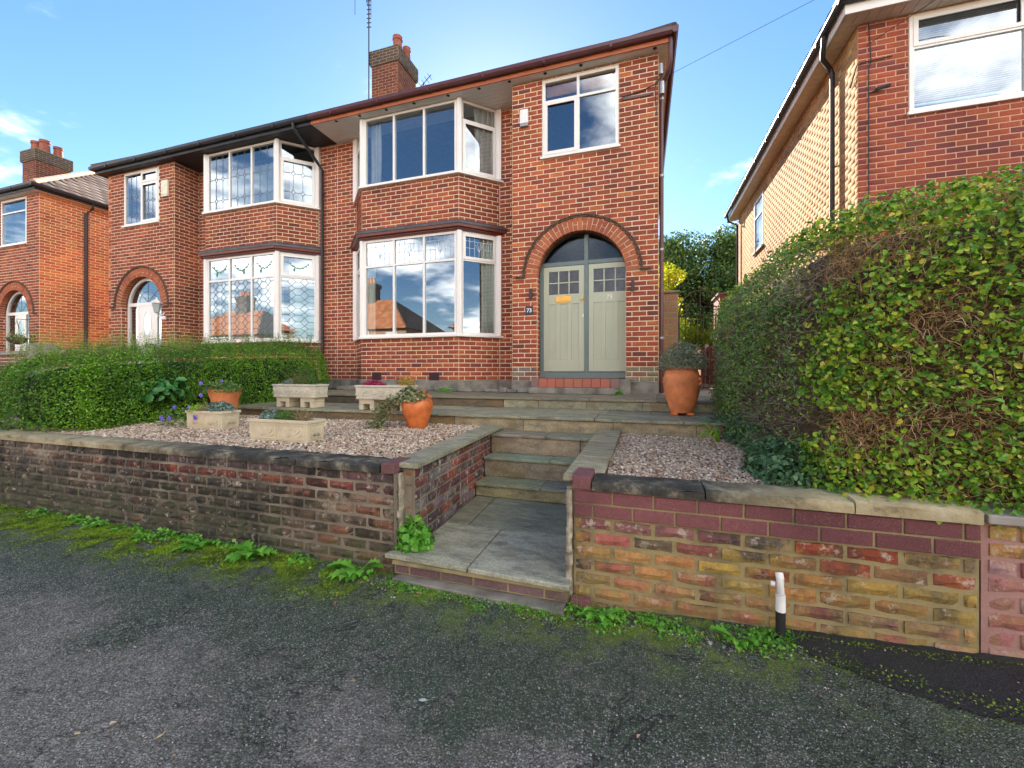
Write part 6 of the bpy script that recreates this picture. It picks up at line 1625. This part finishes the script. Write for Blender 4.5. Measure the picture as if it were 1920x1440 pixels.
MB().lathe([(.11, 0), (.14, .10), (.17, .3), (.20, .40), (.205, .45), (.185, .45), (.17, .40)], (-5.72, 4.32, .79), 28).build('body', M['terracotta_matt'], t, smooth=True)

def dome(name, label, cat, c, r, n, mat, size, spread=.8, parts=(), seed=1, aspect=.5, twig=None, tn=0, stem=None, up=.3, group=None):
    g = np.random.default_rng(seed); t = thing(name, label, cat, c, group); d = unit(g.normal(0, 1, (n, 3))); d[:, 2] = np.abs(d[:, 2]); q = g.uniform(.25, 1, (n, 1)) ** .5
    P = np.array(c) + d * q * np.array(r) * (1 + .25 * vnoise(d, 3, seed)[:, None]); leaves('foliage', P, d + np.array([0, 0, up]), size, mat, t, g=g, spread=spread, aspect=aspect)
    if twig is not None:
        D = unit(g.normal(0, 1, (tn, 3)) * np.array([1, 1, .6]) + np.array([0, 0, .9])); twigs('stems', np.array(c) + g.uniform(-.35, .35, (tn, 3)) * np.array([r[0], r[1], 0]), D, g.uniform(.6, 1.15, tn) * r[2], np.full(tn, .0022), M[twig], t, bend=.15)
    return t
dome('sedum_plant', 'blue-grey sedum at the left end of the nearest trough', 'plant', (-3.76, 3.36, .985), (.14, .09, .11), 900, M['leaf_sedum'], .024, seed=2)
dome('herb_plant', 'fresh green herbs in the middle of the nearest trough', 'plant', (-3.58, 3.36, .985), (.13, .09, .10), 900, M['leaf_plant'], .022, aspect=.3, twig='leaf_weed', tn=60, seed=3)
dome('dry_plant', 'straw-coloured dry stems at the right end of the nearest trough', 'plant', (-3.35, 3.36, .985), (.14, .08, .13), 160, M['leaf_dry'], .02, aspect=.3, twig='leaf_dry', tn=150, seed=4)
dome('sedum_plant', 'wide blue-grey sedum at the right end of the trough by the hedge', 'plant', (-5.04, 3.75, .99), (.20, .12, .13), 1700, M['leaf_sedum'], .028, seed=5)
dome('green_plant', 'bright green leafy plant at the left end of the trough by the hedge', 'plant', (-5.37, 3.72, .985), (.15, .12, .09), 600, M['leaf_lime'], .028, seed=6)
dome('dry_plant', 'pale dry stems between the two plants in the trough by the hedge', 'plant', (-5.22, 3.70, .99), (.11, .08, .13), 120, M['leaf_dry'], .02, aspect=.3, twig='leaf_dry', tn=120, seed=7)
dome('rosemary_bush', 'upright green feathery plant in the planter at the left end of the terrace', 'plant', (-5.03, 5.08, 1.28), (.22, .12, .30), 2400, M['leaf_plant'], .034, aspect=.2, twig='leaf_dry', tn=120, seed=8, up=1.0)
dome('grey_plant', 'small silver-grey plant at the left of the raised planter with feathery green plant', 'plant', (-5.33, 5.06, 1.275), (.10, .09, .10), 500, M['leaf_sedum'], .022, seed=9)
dome('heather', 'crimson pink heather in the planter behind the pot of ivy', 'plant', (-3.72, 5.03, 1.28), (.20, .10, .085), 1600, M['leaf_red'], .022, seed=10)
dome('flowering_plant', 'mustard-yellow flower heads above the planter with pink heather', 'plant', (-3.18, 5.03, 1.30), (.15, .08, .12), 420, M['petal_yel'], .022, twig='leaf_dry', tn=60, seed=11)
iv = dome('ivy', 'trailing variegated ivy spilling from the broken-lipped orange pot', 'plant', (-2.73, 4.42, 1.13), (.21, .17, .17), 620, M['leaf_ivy'] if 'leaf_ivy' in M else M.setdefault('leaf_ivy', palette_mat('variegated_ivy', [(0, (.10, .15, .05)), (.5, (.22, .26, .10)), (.8, (.42, .42, .24)), (1, (.32, .20, .10))], .5, .2)), .042, aspect=.8, twig='leaf_dry', tn=40, seed=12)
g_ = np.random.default_rng(9); n = 800; t_ = g_.uniform(0, 1, n); P = np.stack([-2.88 - .27 * t_ ** .6 + g_.normal(0, .055, n), 4.36 - .08 * t_ + g_.normal(0, .05, n), 1.14 - .36 * t_ ** 1.5 + g_.normal(0, .03, n)], 1); P[:, 2] = np.maximum(P[:, 2], .80)
leaves('trailing_leaves', P, g_.normal(0, 1, (n, 3)) + np.array([-.4, -1, .3]), .032, M['leaf_ivy'], iv, aspect=.7)
n = 120; t_ = g_.uniform(0, .5, n); twigs('stems', np.stack([-2.88 - .2 * t_, 4.38 - .06 * t_, 1.16 - .1 * t_], 1), g_.normal(0, .3, (n, 3)) + np.array([-.5, -.2, -.8]), g_.uniform(.15, .35, n), np.full(n, .002), M['leaf_dry'], iv, bend=.3)
dome('lavender', 'grey-green lavender bush growing in the tall terracotta urn', 'plant', (.48, 5.60, 1.52), (.30, .26, .36), 3000, M['leaf_lav'], .045, aspect=.2, twig='leaf_lav', tn=200, seed=13, up=.8)
vf = dome('geranium', 'violet-flowered trailing plant over the terracotta bowl and the trough by the hedge', 'plant', (-5.72, 4.28, 1.20), (.36, .2, .17), 1100, M['leaf_plant'], .032, twig='leaf_dry', tn=160, seed=14)
FL_ = [(-5.95, 4.15, 1.33), (-5.62, 4.2, 1.36), (-5.66, 3.95, 1.17), (-5.86, 4.3, 1.30), (-5.78, 3.70, 1.03), (-5.90, 3.62, .90), (-5.85, 3.60, .88), (-5.82, 3.66, .89), (-5.30, 3.62, .93), (-5.28, 3.615, .915), (-5.55, 3.72, 1.03), (-6.05, 4.3, 1.26)]
PP = []; NN = []
for f_ in FL_:
    for a in range(6): PP.append((f_[0] + .016 * math.cos(a * 1.05), f_[1] - .004, f_[2] + .016 * math.sin(a * 1.05))); NN.append((.35 * math.cos(a * 1.05) + .3, -1, .35 * math.sin(a * 1.05) + .2))
leaves('petals', np.array(PP), np.array(NN), .030, M['petal'], vf, spread=.15, aspect=.9)
n = 260; P = np.stack([g_.uniform(-6.0, -5.5, n), g_.uniform(3.6, 3.75, n), g_.uniform(.80, 1.02, n)], 1); leaves('low_leaves', P, g_.normal(0, 1, (n, 3)) + np.array([.3, -1, .5]), .03, M['leaf_plant'], vf)
LS = dome('leafy_shrub', 'broad-leaved plant growing out of the front of the left hedge', 'plant', (-6.45, 3.95, 1.12), (.30, .42, .32), 170, M['leaf_bl'] if 'leaf_bl' in M else M.setdefault('leaf_bl', palette_mat('broad_leaf', [(0, (.04, .17, .04)), (1, (.10, .30, .07))], .4, .2)), .115, aspect=.6, spread=.5, seed=15)
dome('border_plant', 'low dark-leaved ground cover at the foot of the right hedge beside the terrace', 'plant', (1.05, 4.8, .78), (.26, 1.3, .30), 4200, M['leaf_gc'] if 'leaf_gc' in M else M.setdefault('leaf_gc', palette_mat('blue_green_leaf', [(0, (.04, .12, .045)), (.6, (.09, .21, .09)), (1, (.20, .32, .14))], .5, .2)), .036, aspect=.6, seed=16)
dome('border_plant', 'spreading light green plant at the foot of the right hedge, above the right wall', 'plant', (.92, 3.25, .78), (.24, .45, .24), 2200, M['leaf_gc'], .034, aspect=.65, seed=17)
def strap_plant(label, x, y, z, n, L_, mat, seed):
    g = random.Random(seed); t = thing('strap_leaf_plant', label, 'plant', (x, y, z)); V = []; F = []
    for i in range(n):
        a = g.uniform(1.8, 5.2); l = L_ * g.uniform(.6, 1.1); w = .012 * g.uniform(.8, 1.5); b = len(V); dx, dy = math.cos(a), math.sin(a)
        for k in range(7):
            s_ = k / 6; h = l * (1.1 * s_ - .95 * s_ * s_); r_ = l * s_ * .75; ww = w * (1 - s_ ** 3)
            V += [(x + dx * r_ - dy * ww, y + dy * r_ + dx * ww, z + h + .004), (x + dx * r_ + dy * ww, y + dy * r_ - dx * ww, z + h + .004)]
        for k in range(6): F.append((b + 2 * k, b + 2 * k + 1, b + 2 * k + 3, b + 2 * k + 2))
    o = np_obj('foliage', V, np.array(F), mat, t); return t
strap_plant('arching strap-leaved plant between the terrace and the right hedge', .88, 5.0, .80, 26, .52, M['leaf_plant'], 3)
strap_plant('thin pale strap leaves at the edge of the pebbles left of the right hedge', .72, 4.55, .78, 12, .5, M['leaf_lime'], 6)
for i, (x, y, z, lab) in enumerate([(-3.65, 7.08, 1.10, 'small green weed at the foot of the bay under the downstairs window'), (-.38, 7.02, 1.10, 'tiny green weed at the right end of the red tiled doorstep')]):
    dome('weed', lab, 'weed', (x, y, z), (.17 if i == 0 else .09, .06, .09), 260 if i == 0 else 90, M['leaf_weed'], .03, seed=20 + i)
dome('weed', 'leafy green weed growing in the corner between the left wall and the bottom slab', 'weed', (-1.64, 2.68, .18), (.17, .12, .22), 330, M['leaf_weed'], .05, aspect=.85, seed=30)
t = [o for o in bpy.data.objects if o.name.startswith('weed')][-1]

# ------------------------------------------------------------------ weeds, moss, litter on the pavement
def rosette(label, x, y, L_, n, seed, mat='leaf_weed'):
    g = random.Random(seed); z = pz(x) + .002; V = []; F = []
    for i in range(n):
        a = g.uniform(0, 2 * math.pi); 
        if math.sin(a) > .35: a = -a
        l = L_ * g.uniform(.55, 1.1); dx, dy = math.cos(a), math.sin(a); b = len(V); lift = g.uniform(.35, 1.1); K = 10
        for k in range(K + 1):
            s_ = k / K; w = l * .17 * math.sin(math.pi * min(1, s_ * .9 + .1)) ** .7 * (.45 if k % 2 else 1.15) * (1 if s_ > .2 else .35)
            if k == K: w = .001
            r_ = l * s_ * (1 - .25 * lift * s_); h = l * lift * (s_ - .75 * s_ * s_); f_ = w * .35
            V += [(x + dx * r_ - dy * w, y + dy * r_ + dx * w, z + h + f_), (x + dx * r_, y + dy * r_, z + h), (x + dx * r_ + dy * w, y + dy * r_ - dx * w, z + h + f_)]
        for k in range(K):
            q = b + 3 * k; F += [(q, q + 1, q + 4, q + 3), (q + 1, q + 2, q + 5, q + 4)]
    o = np_obj('weed', V, np.array(F), M[mat], None); return tag(o, label, 'weed', 'weeds along the foot of the front walls')
rosette('large toothed dandelion at the foot of the left wall, just left of the steps', -1.98, 2.49, .25, 26, 1)
rosette('small dandelion beside the large one, touching the left wall near the steps', -2.16, 2.52, .12, 12, 2)
rosette('spreading dandelion midway along the foot of the left wall', -2.95, 2.47, .25, 22, 3)
rosette('broad-leaved weed in the moss left of the spreading dandelion', -3.55, 2.46, .22, 18, 4)
rosette('low weed in the bright moss towards the left end of the left wall', -4.2, 2.46, .13, 14, 5)
rosette('small weed poking up at the foot of the darkest part of the left wall', -4.9, 2.5, .13, 12, 6)
rosette('bushy weed against the right wall near the steps', -.24, 2.48, .18, 20, 7)
rosette('small weed on the mossy strip under the orange bricks of the right wall', .08, 2.47, .09, 10, 8)
rosette('ragged weed left of the white standpipe', .48, 2.43, .17, 18, 9)
rosette('tiny weed on the kerb stone at the left side of the steps', -1.52, 2.38, .07, 9, 10)
rosette('tiny weed in front of the middle of the bottom step', -.98, 2.33, .06, 8, 11)
def moss(name, n, fx, fy, size, mat, seed, hgt=.012):
    g = np.random.default_rng(seed); x = fx(g, n); y = fy(g, n, x); P = np.stack([x, y, .02 + .042 * np.clip(x + .4, 0, None) + g.uniform(0.001, hgt, n)], 1)
    v = vnoise(P, 5, seed) + .6 * vnoise(P, 14, seed); keep = v > g.uniform(-.35, .25, n); P = P[keep]
    o = leaves(name, P, np.tile([0, -.2, 1.], (len(P), 1)), size, mat, None, g=g, spread=.5, six=False, aspect=.8); return o
moss('moss', 160000, lambda g, n: g.uniform(-8, -1.85, n), lambda g, n, x: 2.56 - np.abs(g.normal(0, .5, n)) * (.36 + .05 * np.clip(-x - 3, 0, 4)), .0095, M['moss'], 3)
moss('moss', 9000, lambda g, n: g.uniform(-1.9, 1.0, n), lambda g, n, x: 2.52 - np.abs(g.normal(0, .10, n)) - .06, .008, M['moss'], 4)
moss('ground_weeds', 1500, lambda g, n: g.uniform(-6, -1.85, n), lambda g, n, x: 2.56 - np.abs(g.normal(0, .07, n)), .032, M['leaf_weed'], 5, .05)
moss('ground_weeds', 1500, lambda g, n: g.uniform(-.45, .75, n), lambda g, n, x: 2.55 - np.abs(g.normal(0, .10, n)), .020, M['leaf_weed'], 6, .03)
moss('ground_weeds', 700, lambda g, n: g.uniform(-1.7, -.45, n), lambda g, n, x: 2.46 - np.abs(g.normal(0, .05, n)), .016, M['leaf_weed'], 8, .02)
g_ = np.random.default_rng(21)
n = 900; x = np.concatenate([g_.uniform(-7.5, -1.85, 650), g_.uniform(-1.7, .8, 250)]); y = 2.54 - np.abs(g_.normal(0, .05, n)); y[(x > -1.75) & (x < -.44)] -= .10
twigs('grass', np.stack([x, y, .02 + .042 * np.clip(x + .4, 0, None)], 1), g_.normal(0, .35, (n, 3)) + np.array([0, -.2, 1.]), g_.uniform(.02, .10, n) * np.where(vnoise(np.stack([x, y, y], 1), 2.5, 4) > .0, 1.2, .4), np.full(n, .0016), M['leaf_weed'], None, bend=.18)
n = 1400; x = g_.uniform(.72, 2.6, n); y = 2.55 - np.abs(g_.normal(0, .03, n)); edge = g_.random(n) < .55; y[edge] = (2.44 - .30 * np.clip(x[edge] - .72, 0, .6) - .12 * np.clip(x[edge] - 1.3, 0, 2)) - .03 + g_.normal(0, .035, edge.sum())
leaves('moss', np.stack([x, y, .036 + .042 * (x + .4)], 1), np.tile([0, 0, 1.], (n, 1)), .009, M['moss'], None, g=g_, six=False, aspect=.8, spread=.4)
n = 46; x = g_.uniform(.8, 2.4, n); y = g_.uniform(2.2, 2.54, n); leaves('leaf_litter', np.stack([x, y, .037 + .042 * (x + .4)], 1), np.tile([0, 0, 1.], (n, 1)), g_.uniform(.006, .013, n), M['litter'], None, g=g_, spread=.2, aspect=.6)
n = 15000; x = g_.uniform(-5, 2.6, n); y = 2.5 - 2.1 * g_.random(n) ** .8; P = np.stack([x, y, .02 + .042 * np.clip(x + .4, 0, None) + .001], 1)
o = stones('grit', P, g_.uniform(.0015, .0046, n), M['stone_chip'], None, g=g_); o['kind'] = 'stuff'
n = 500; x = g_.uniform(-1.9, .9, n); y = 2.47 - np.abs(g_.normal(0, .06, n)); P = np.stack([x, y, .02 + .042 * np.clip(x + .4, 0, None) + .003], 1)
o = stones('grit', P, g_.uniform(.003, .009, n), M['stone_chip'], None, g=g_); o['kind'] = 'stuff'
n = 90; x = g_.uniform(-3.5, 1.8, n); y = g_.uniform(.9, 2.45, n); P = np.stack([x, y, .02 + .042 * np.clip(x + .4, 0, None) + .007], 1)
leaves('leaf_litter', P, np.tile([0, 0, 1.], (n, 1)), g_.uniform(.008, .02, n), M['litter'], None, g=g_, spread=.25, aspect=.6)
# a few pieces of litter that stand out
def dead_leaf(label, px, py, s_, mat, rot, cat='leaf'):
    d = (E - .03) * 765 / (py - 697); a = math.atan((px - 960) / 765) - THETA; yy = d / (math.cos(THETA) - math.tan(a) * math.sin(THETA)); xx = yy * math.tan(a); z = pz(xx) + .008
    pts = [(-1, 0), (-.5, .38), (.1, .5), (.6, .3), (1, 0), (.55, -.32), (0, -.45), (-.6, -.3)]
    V = [(xx, yy, z + s_ * .10)] + [(xx + s_ * (p * math.cos(rot) - q * math.sin(rot)), yy + s_ * (p * math.sin(rot) + q * math.cos(rot)), z + s_ * .15 * abs(q)) for p, q in pts]
    o = np_obj('fallen_leaf', V, [(0, i + 1, (i + 1) % 8 + 1) for i in range(8)], mat, None); tag(o, label, cat)
pl_leaf = plain('pale_silver_leaf', (.52, .56, .50), .6); red_leaf = plain('red_fallen_leaf', (.50, .05, .07), .6); tan_leaf = plain('tan_fallen_leaf', (.50, .30, .16), .7); yel_leaf = plain('yellow_fallen_leaf', (.62, .46, .22), .7)
dead_leaf('pale silver fallen leaf lying alone on the grey pavement', 793, 1312, .020, pl_leaf, .3)
dead_leaf('small crimson leaf near the large dandelion', 632, 1110, .017, red_leaf, .8)
dead_leaf('crimson leaf further out from the wall than the one by the dandelion', 628, 1130, .015, red_leaf, 2.0)
dead_leaf('tan leaf lying in front of the kerb stone of the steps', 786, 1111, .024, tan_leaf, .2)
dead_leaf('tan leaf on the pavement left of the pale silver leaf', 663, 1275, .013, tan_leaf, .1)
dead_leaf('yellow leaf on the pavement at the bottom left of the picture', 145, 1374, .014, yel_leaf, .3)
dead_leaf('yellow leaf in the lower middle of the pavement, right of the bottom-left yellow leaf', 300, 1379, .014, yel_leaf, 1.3)
dead_leaf('brown leaf beside the foot of the white standpipe', 1493, 1198, .022, tan_leaf, 2.3)
w = MB(); tx, ty, tz = 1.02, 1.62, pz(1.0) + .012
w.tube([(.80, 1.70, tz), (.88, 1.64, tz + .004), (.97, 1.58, tz), (1.05, 1.56, tz)], .003, 5); w.tube([(.88, 1.64, tz + .003), (.90, 1.70, tz + .004)], .002, 4); w.tube([(.84, 1.67, tz + .003), (.81, 1.64, tz)], .002, 4)
tag(w.build('twig', M['leaf_dry']), 'forked dry twig lying on the pavement at the bottom right', 'twig')

# white standpipe against the right wall
t = thing('standpipe', 'white plastic pipe with a black foot standing against the right wall', 'pipe', (.70, 2.50, pz(.7)))
z0 = pz(.7)
MB().tube([(.70, 2.515, z0 - .02), (.70, 2.515, z0 + .145)], .0235, 16).build('foot', M['black_rubber'], t, smooth=True)
MB().tube([(.70, 2.515, z0 + .146), (.699, 2.515, z0 + .235)], .024, 16).build('socket', M['white_plastic'], t, smooth=True)
MB().tube([(.699, 2.515, z0 + .236), (.697, 2.515, z0 + .325), (.695, 2.525, z0 + .345)], .0195, 16).build('pipe', M['white_plastic'], t, smooth=True)
MB().tube([(.675, 2.515, z0 + .285), (.655, 2.52, z0 + .285)], .014, 12).build('stub', M['white_plastic'], t, smooth=True)

# ------------------------------------------------------------------ houses across the street (seen mirrored in the windows)
def far_house(cx, y, label, wide=13.5, rise=3.2, tile='roof_tile_o'):
    t = thing('house_across_street', label, 'house', (cx, y, .25), 'houses across the street'); pl = Plane(cx + wide / 2, y, -1, 0); zt = 5.3; M_ = M
    MB().box(cx - wide / 2, cx + wide / 2, y - 8, y, .2, zt).build('wall', M['far_brick'], t)
    e = .35; a, b, c, d = cx - wide / 2 - e, cx + wide / 2 + e, y - 8 - e, y + e; ym = y - 4; q = 4.3
    MB().add([(a, d, zt), (b, d, zt), (b, c, zt), (a, c, zt), (a + q, ym, zt + rise), (b - q, ym, zt + rise)], [(1, 0, 4, 5), (3, 2, 5, 4), (0, 3, 4), (2, 1, 5), (0, 1, 2, 3)]).build('roof', M['roof_under'], t)
    n_ = Vector((0, ym - d, rise)); L_ = n_.length
    roof_tiles(t, (a, d, zt), (1, 0, 0), (0, ym - d, rise), lambda v: q * v / L_, lambda v: (b - a) - q * v / L_, L_, M[tile], tw=.33, gauge=.34)
    MB().box(cx - .8, cx + .8, ym - .6, ym + .5, zt + rise - .6, zt + rise + 1.7).box(cx - .9, cx + .9, ym - .7, ym + .6, zt + rise + 1.25, zt + rise + 1.65).build('chimney', M['chim_plain'], t)
    for k in range(4): MB().lathe([(.16, 0), (.13, .5), (.16, .55)], (cx - .55 + k * .36, ym, zt + rise + 1.7), 10).build('chimney_pot', M['terracotta_matt'], t)
    for s_ in (-1, 1):
        bx = cx + s_ * 2.3; pts = [(bx - 1.7, y), (bx - 1.1, y + .7), (bx + 1.1, y + .7), (bx + 1.7, y)]
        MB().prism(pts, .2, 1.5).prism(pts, 2.9, 3.6).build('bay', M['upvc'], t)
        for z0, z1 in ((1.5, 2.9), (3.6, 5.0)):
            fr_ = MB()
            for x in (-1.1, -.37, .37, 1.1): fr_.box(bx + x - .06, bx + x + .06, y + .6, y + .72, z0, z1)
            fr_.box(bx - 1.1, bx + 1.1, y + .61, y + .71, z1 - .35, z1 - .29); fr_.box(bx - 1.15, bx + 1.15, y + .60, y + .75, z1 - .06, z1 + .06)
            f2 = fr_.build('window_frame', M['upvc'], t); MB().add([(bx - 1.1, y + .63, z0), (bx + 1.1, y + .63, z0), (bx + 1.1, y + .63, z1), (bx - 1.1, y + .63, z1)], [(0, 1, 2, 3)]).build('pane', M['glass_dark'], f2)
        dx = cx + s_ * 5.3; MB().box(dx - .6, dx + .6, y + .01, y + .05, 3.6, 5.0).build('window_frame', M['upvc'], t); MB().box(dx - .5, dx + .5, y + .05, y + .07, .25, 2.4).build('door', M['maroon_wood'], t)
M['far_brick'] = plain('sunlit_render_and_brick', (.42, .24, .15), .9, 0, .2, 4); M['chim_plain'] = plain('sooty_chimney', (.12, .09, .07), .9, 0, .4, 6)
for cx, y, r_, lab in ((-44, -17, 3.2, 'first pair of orange-roofed houses across the street, farthest along'), (-26.5, -16.5, 3.4, 'orange hipped roof house across the street, mirrored in the downstairs bay window'),
                       (-9, -17.5, 3.3, 'orange-roofed pair of houses directly across the street from the steps'), (8.5, -17, 3.3, 'orange-roofed pair of houses across the street on the right')):
    far_house(cx, y, lab, rise=r_)
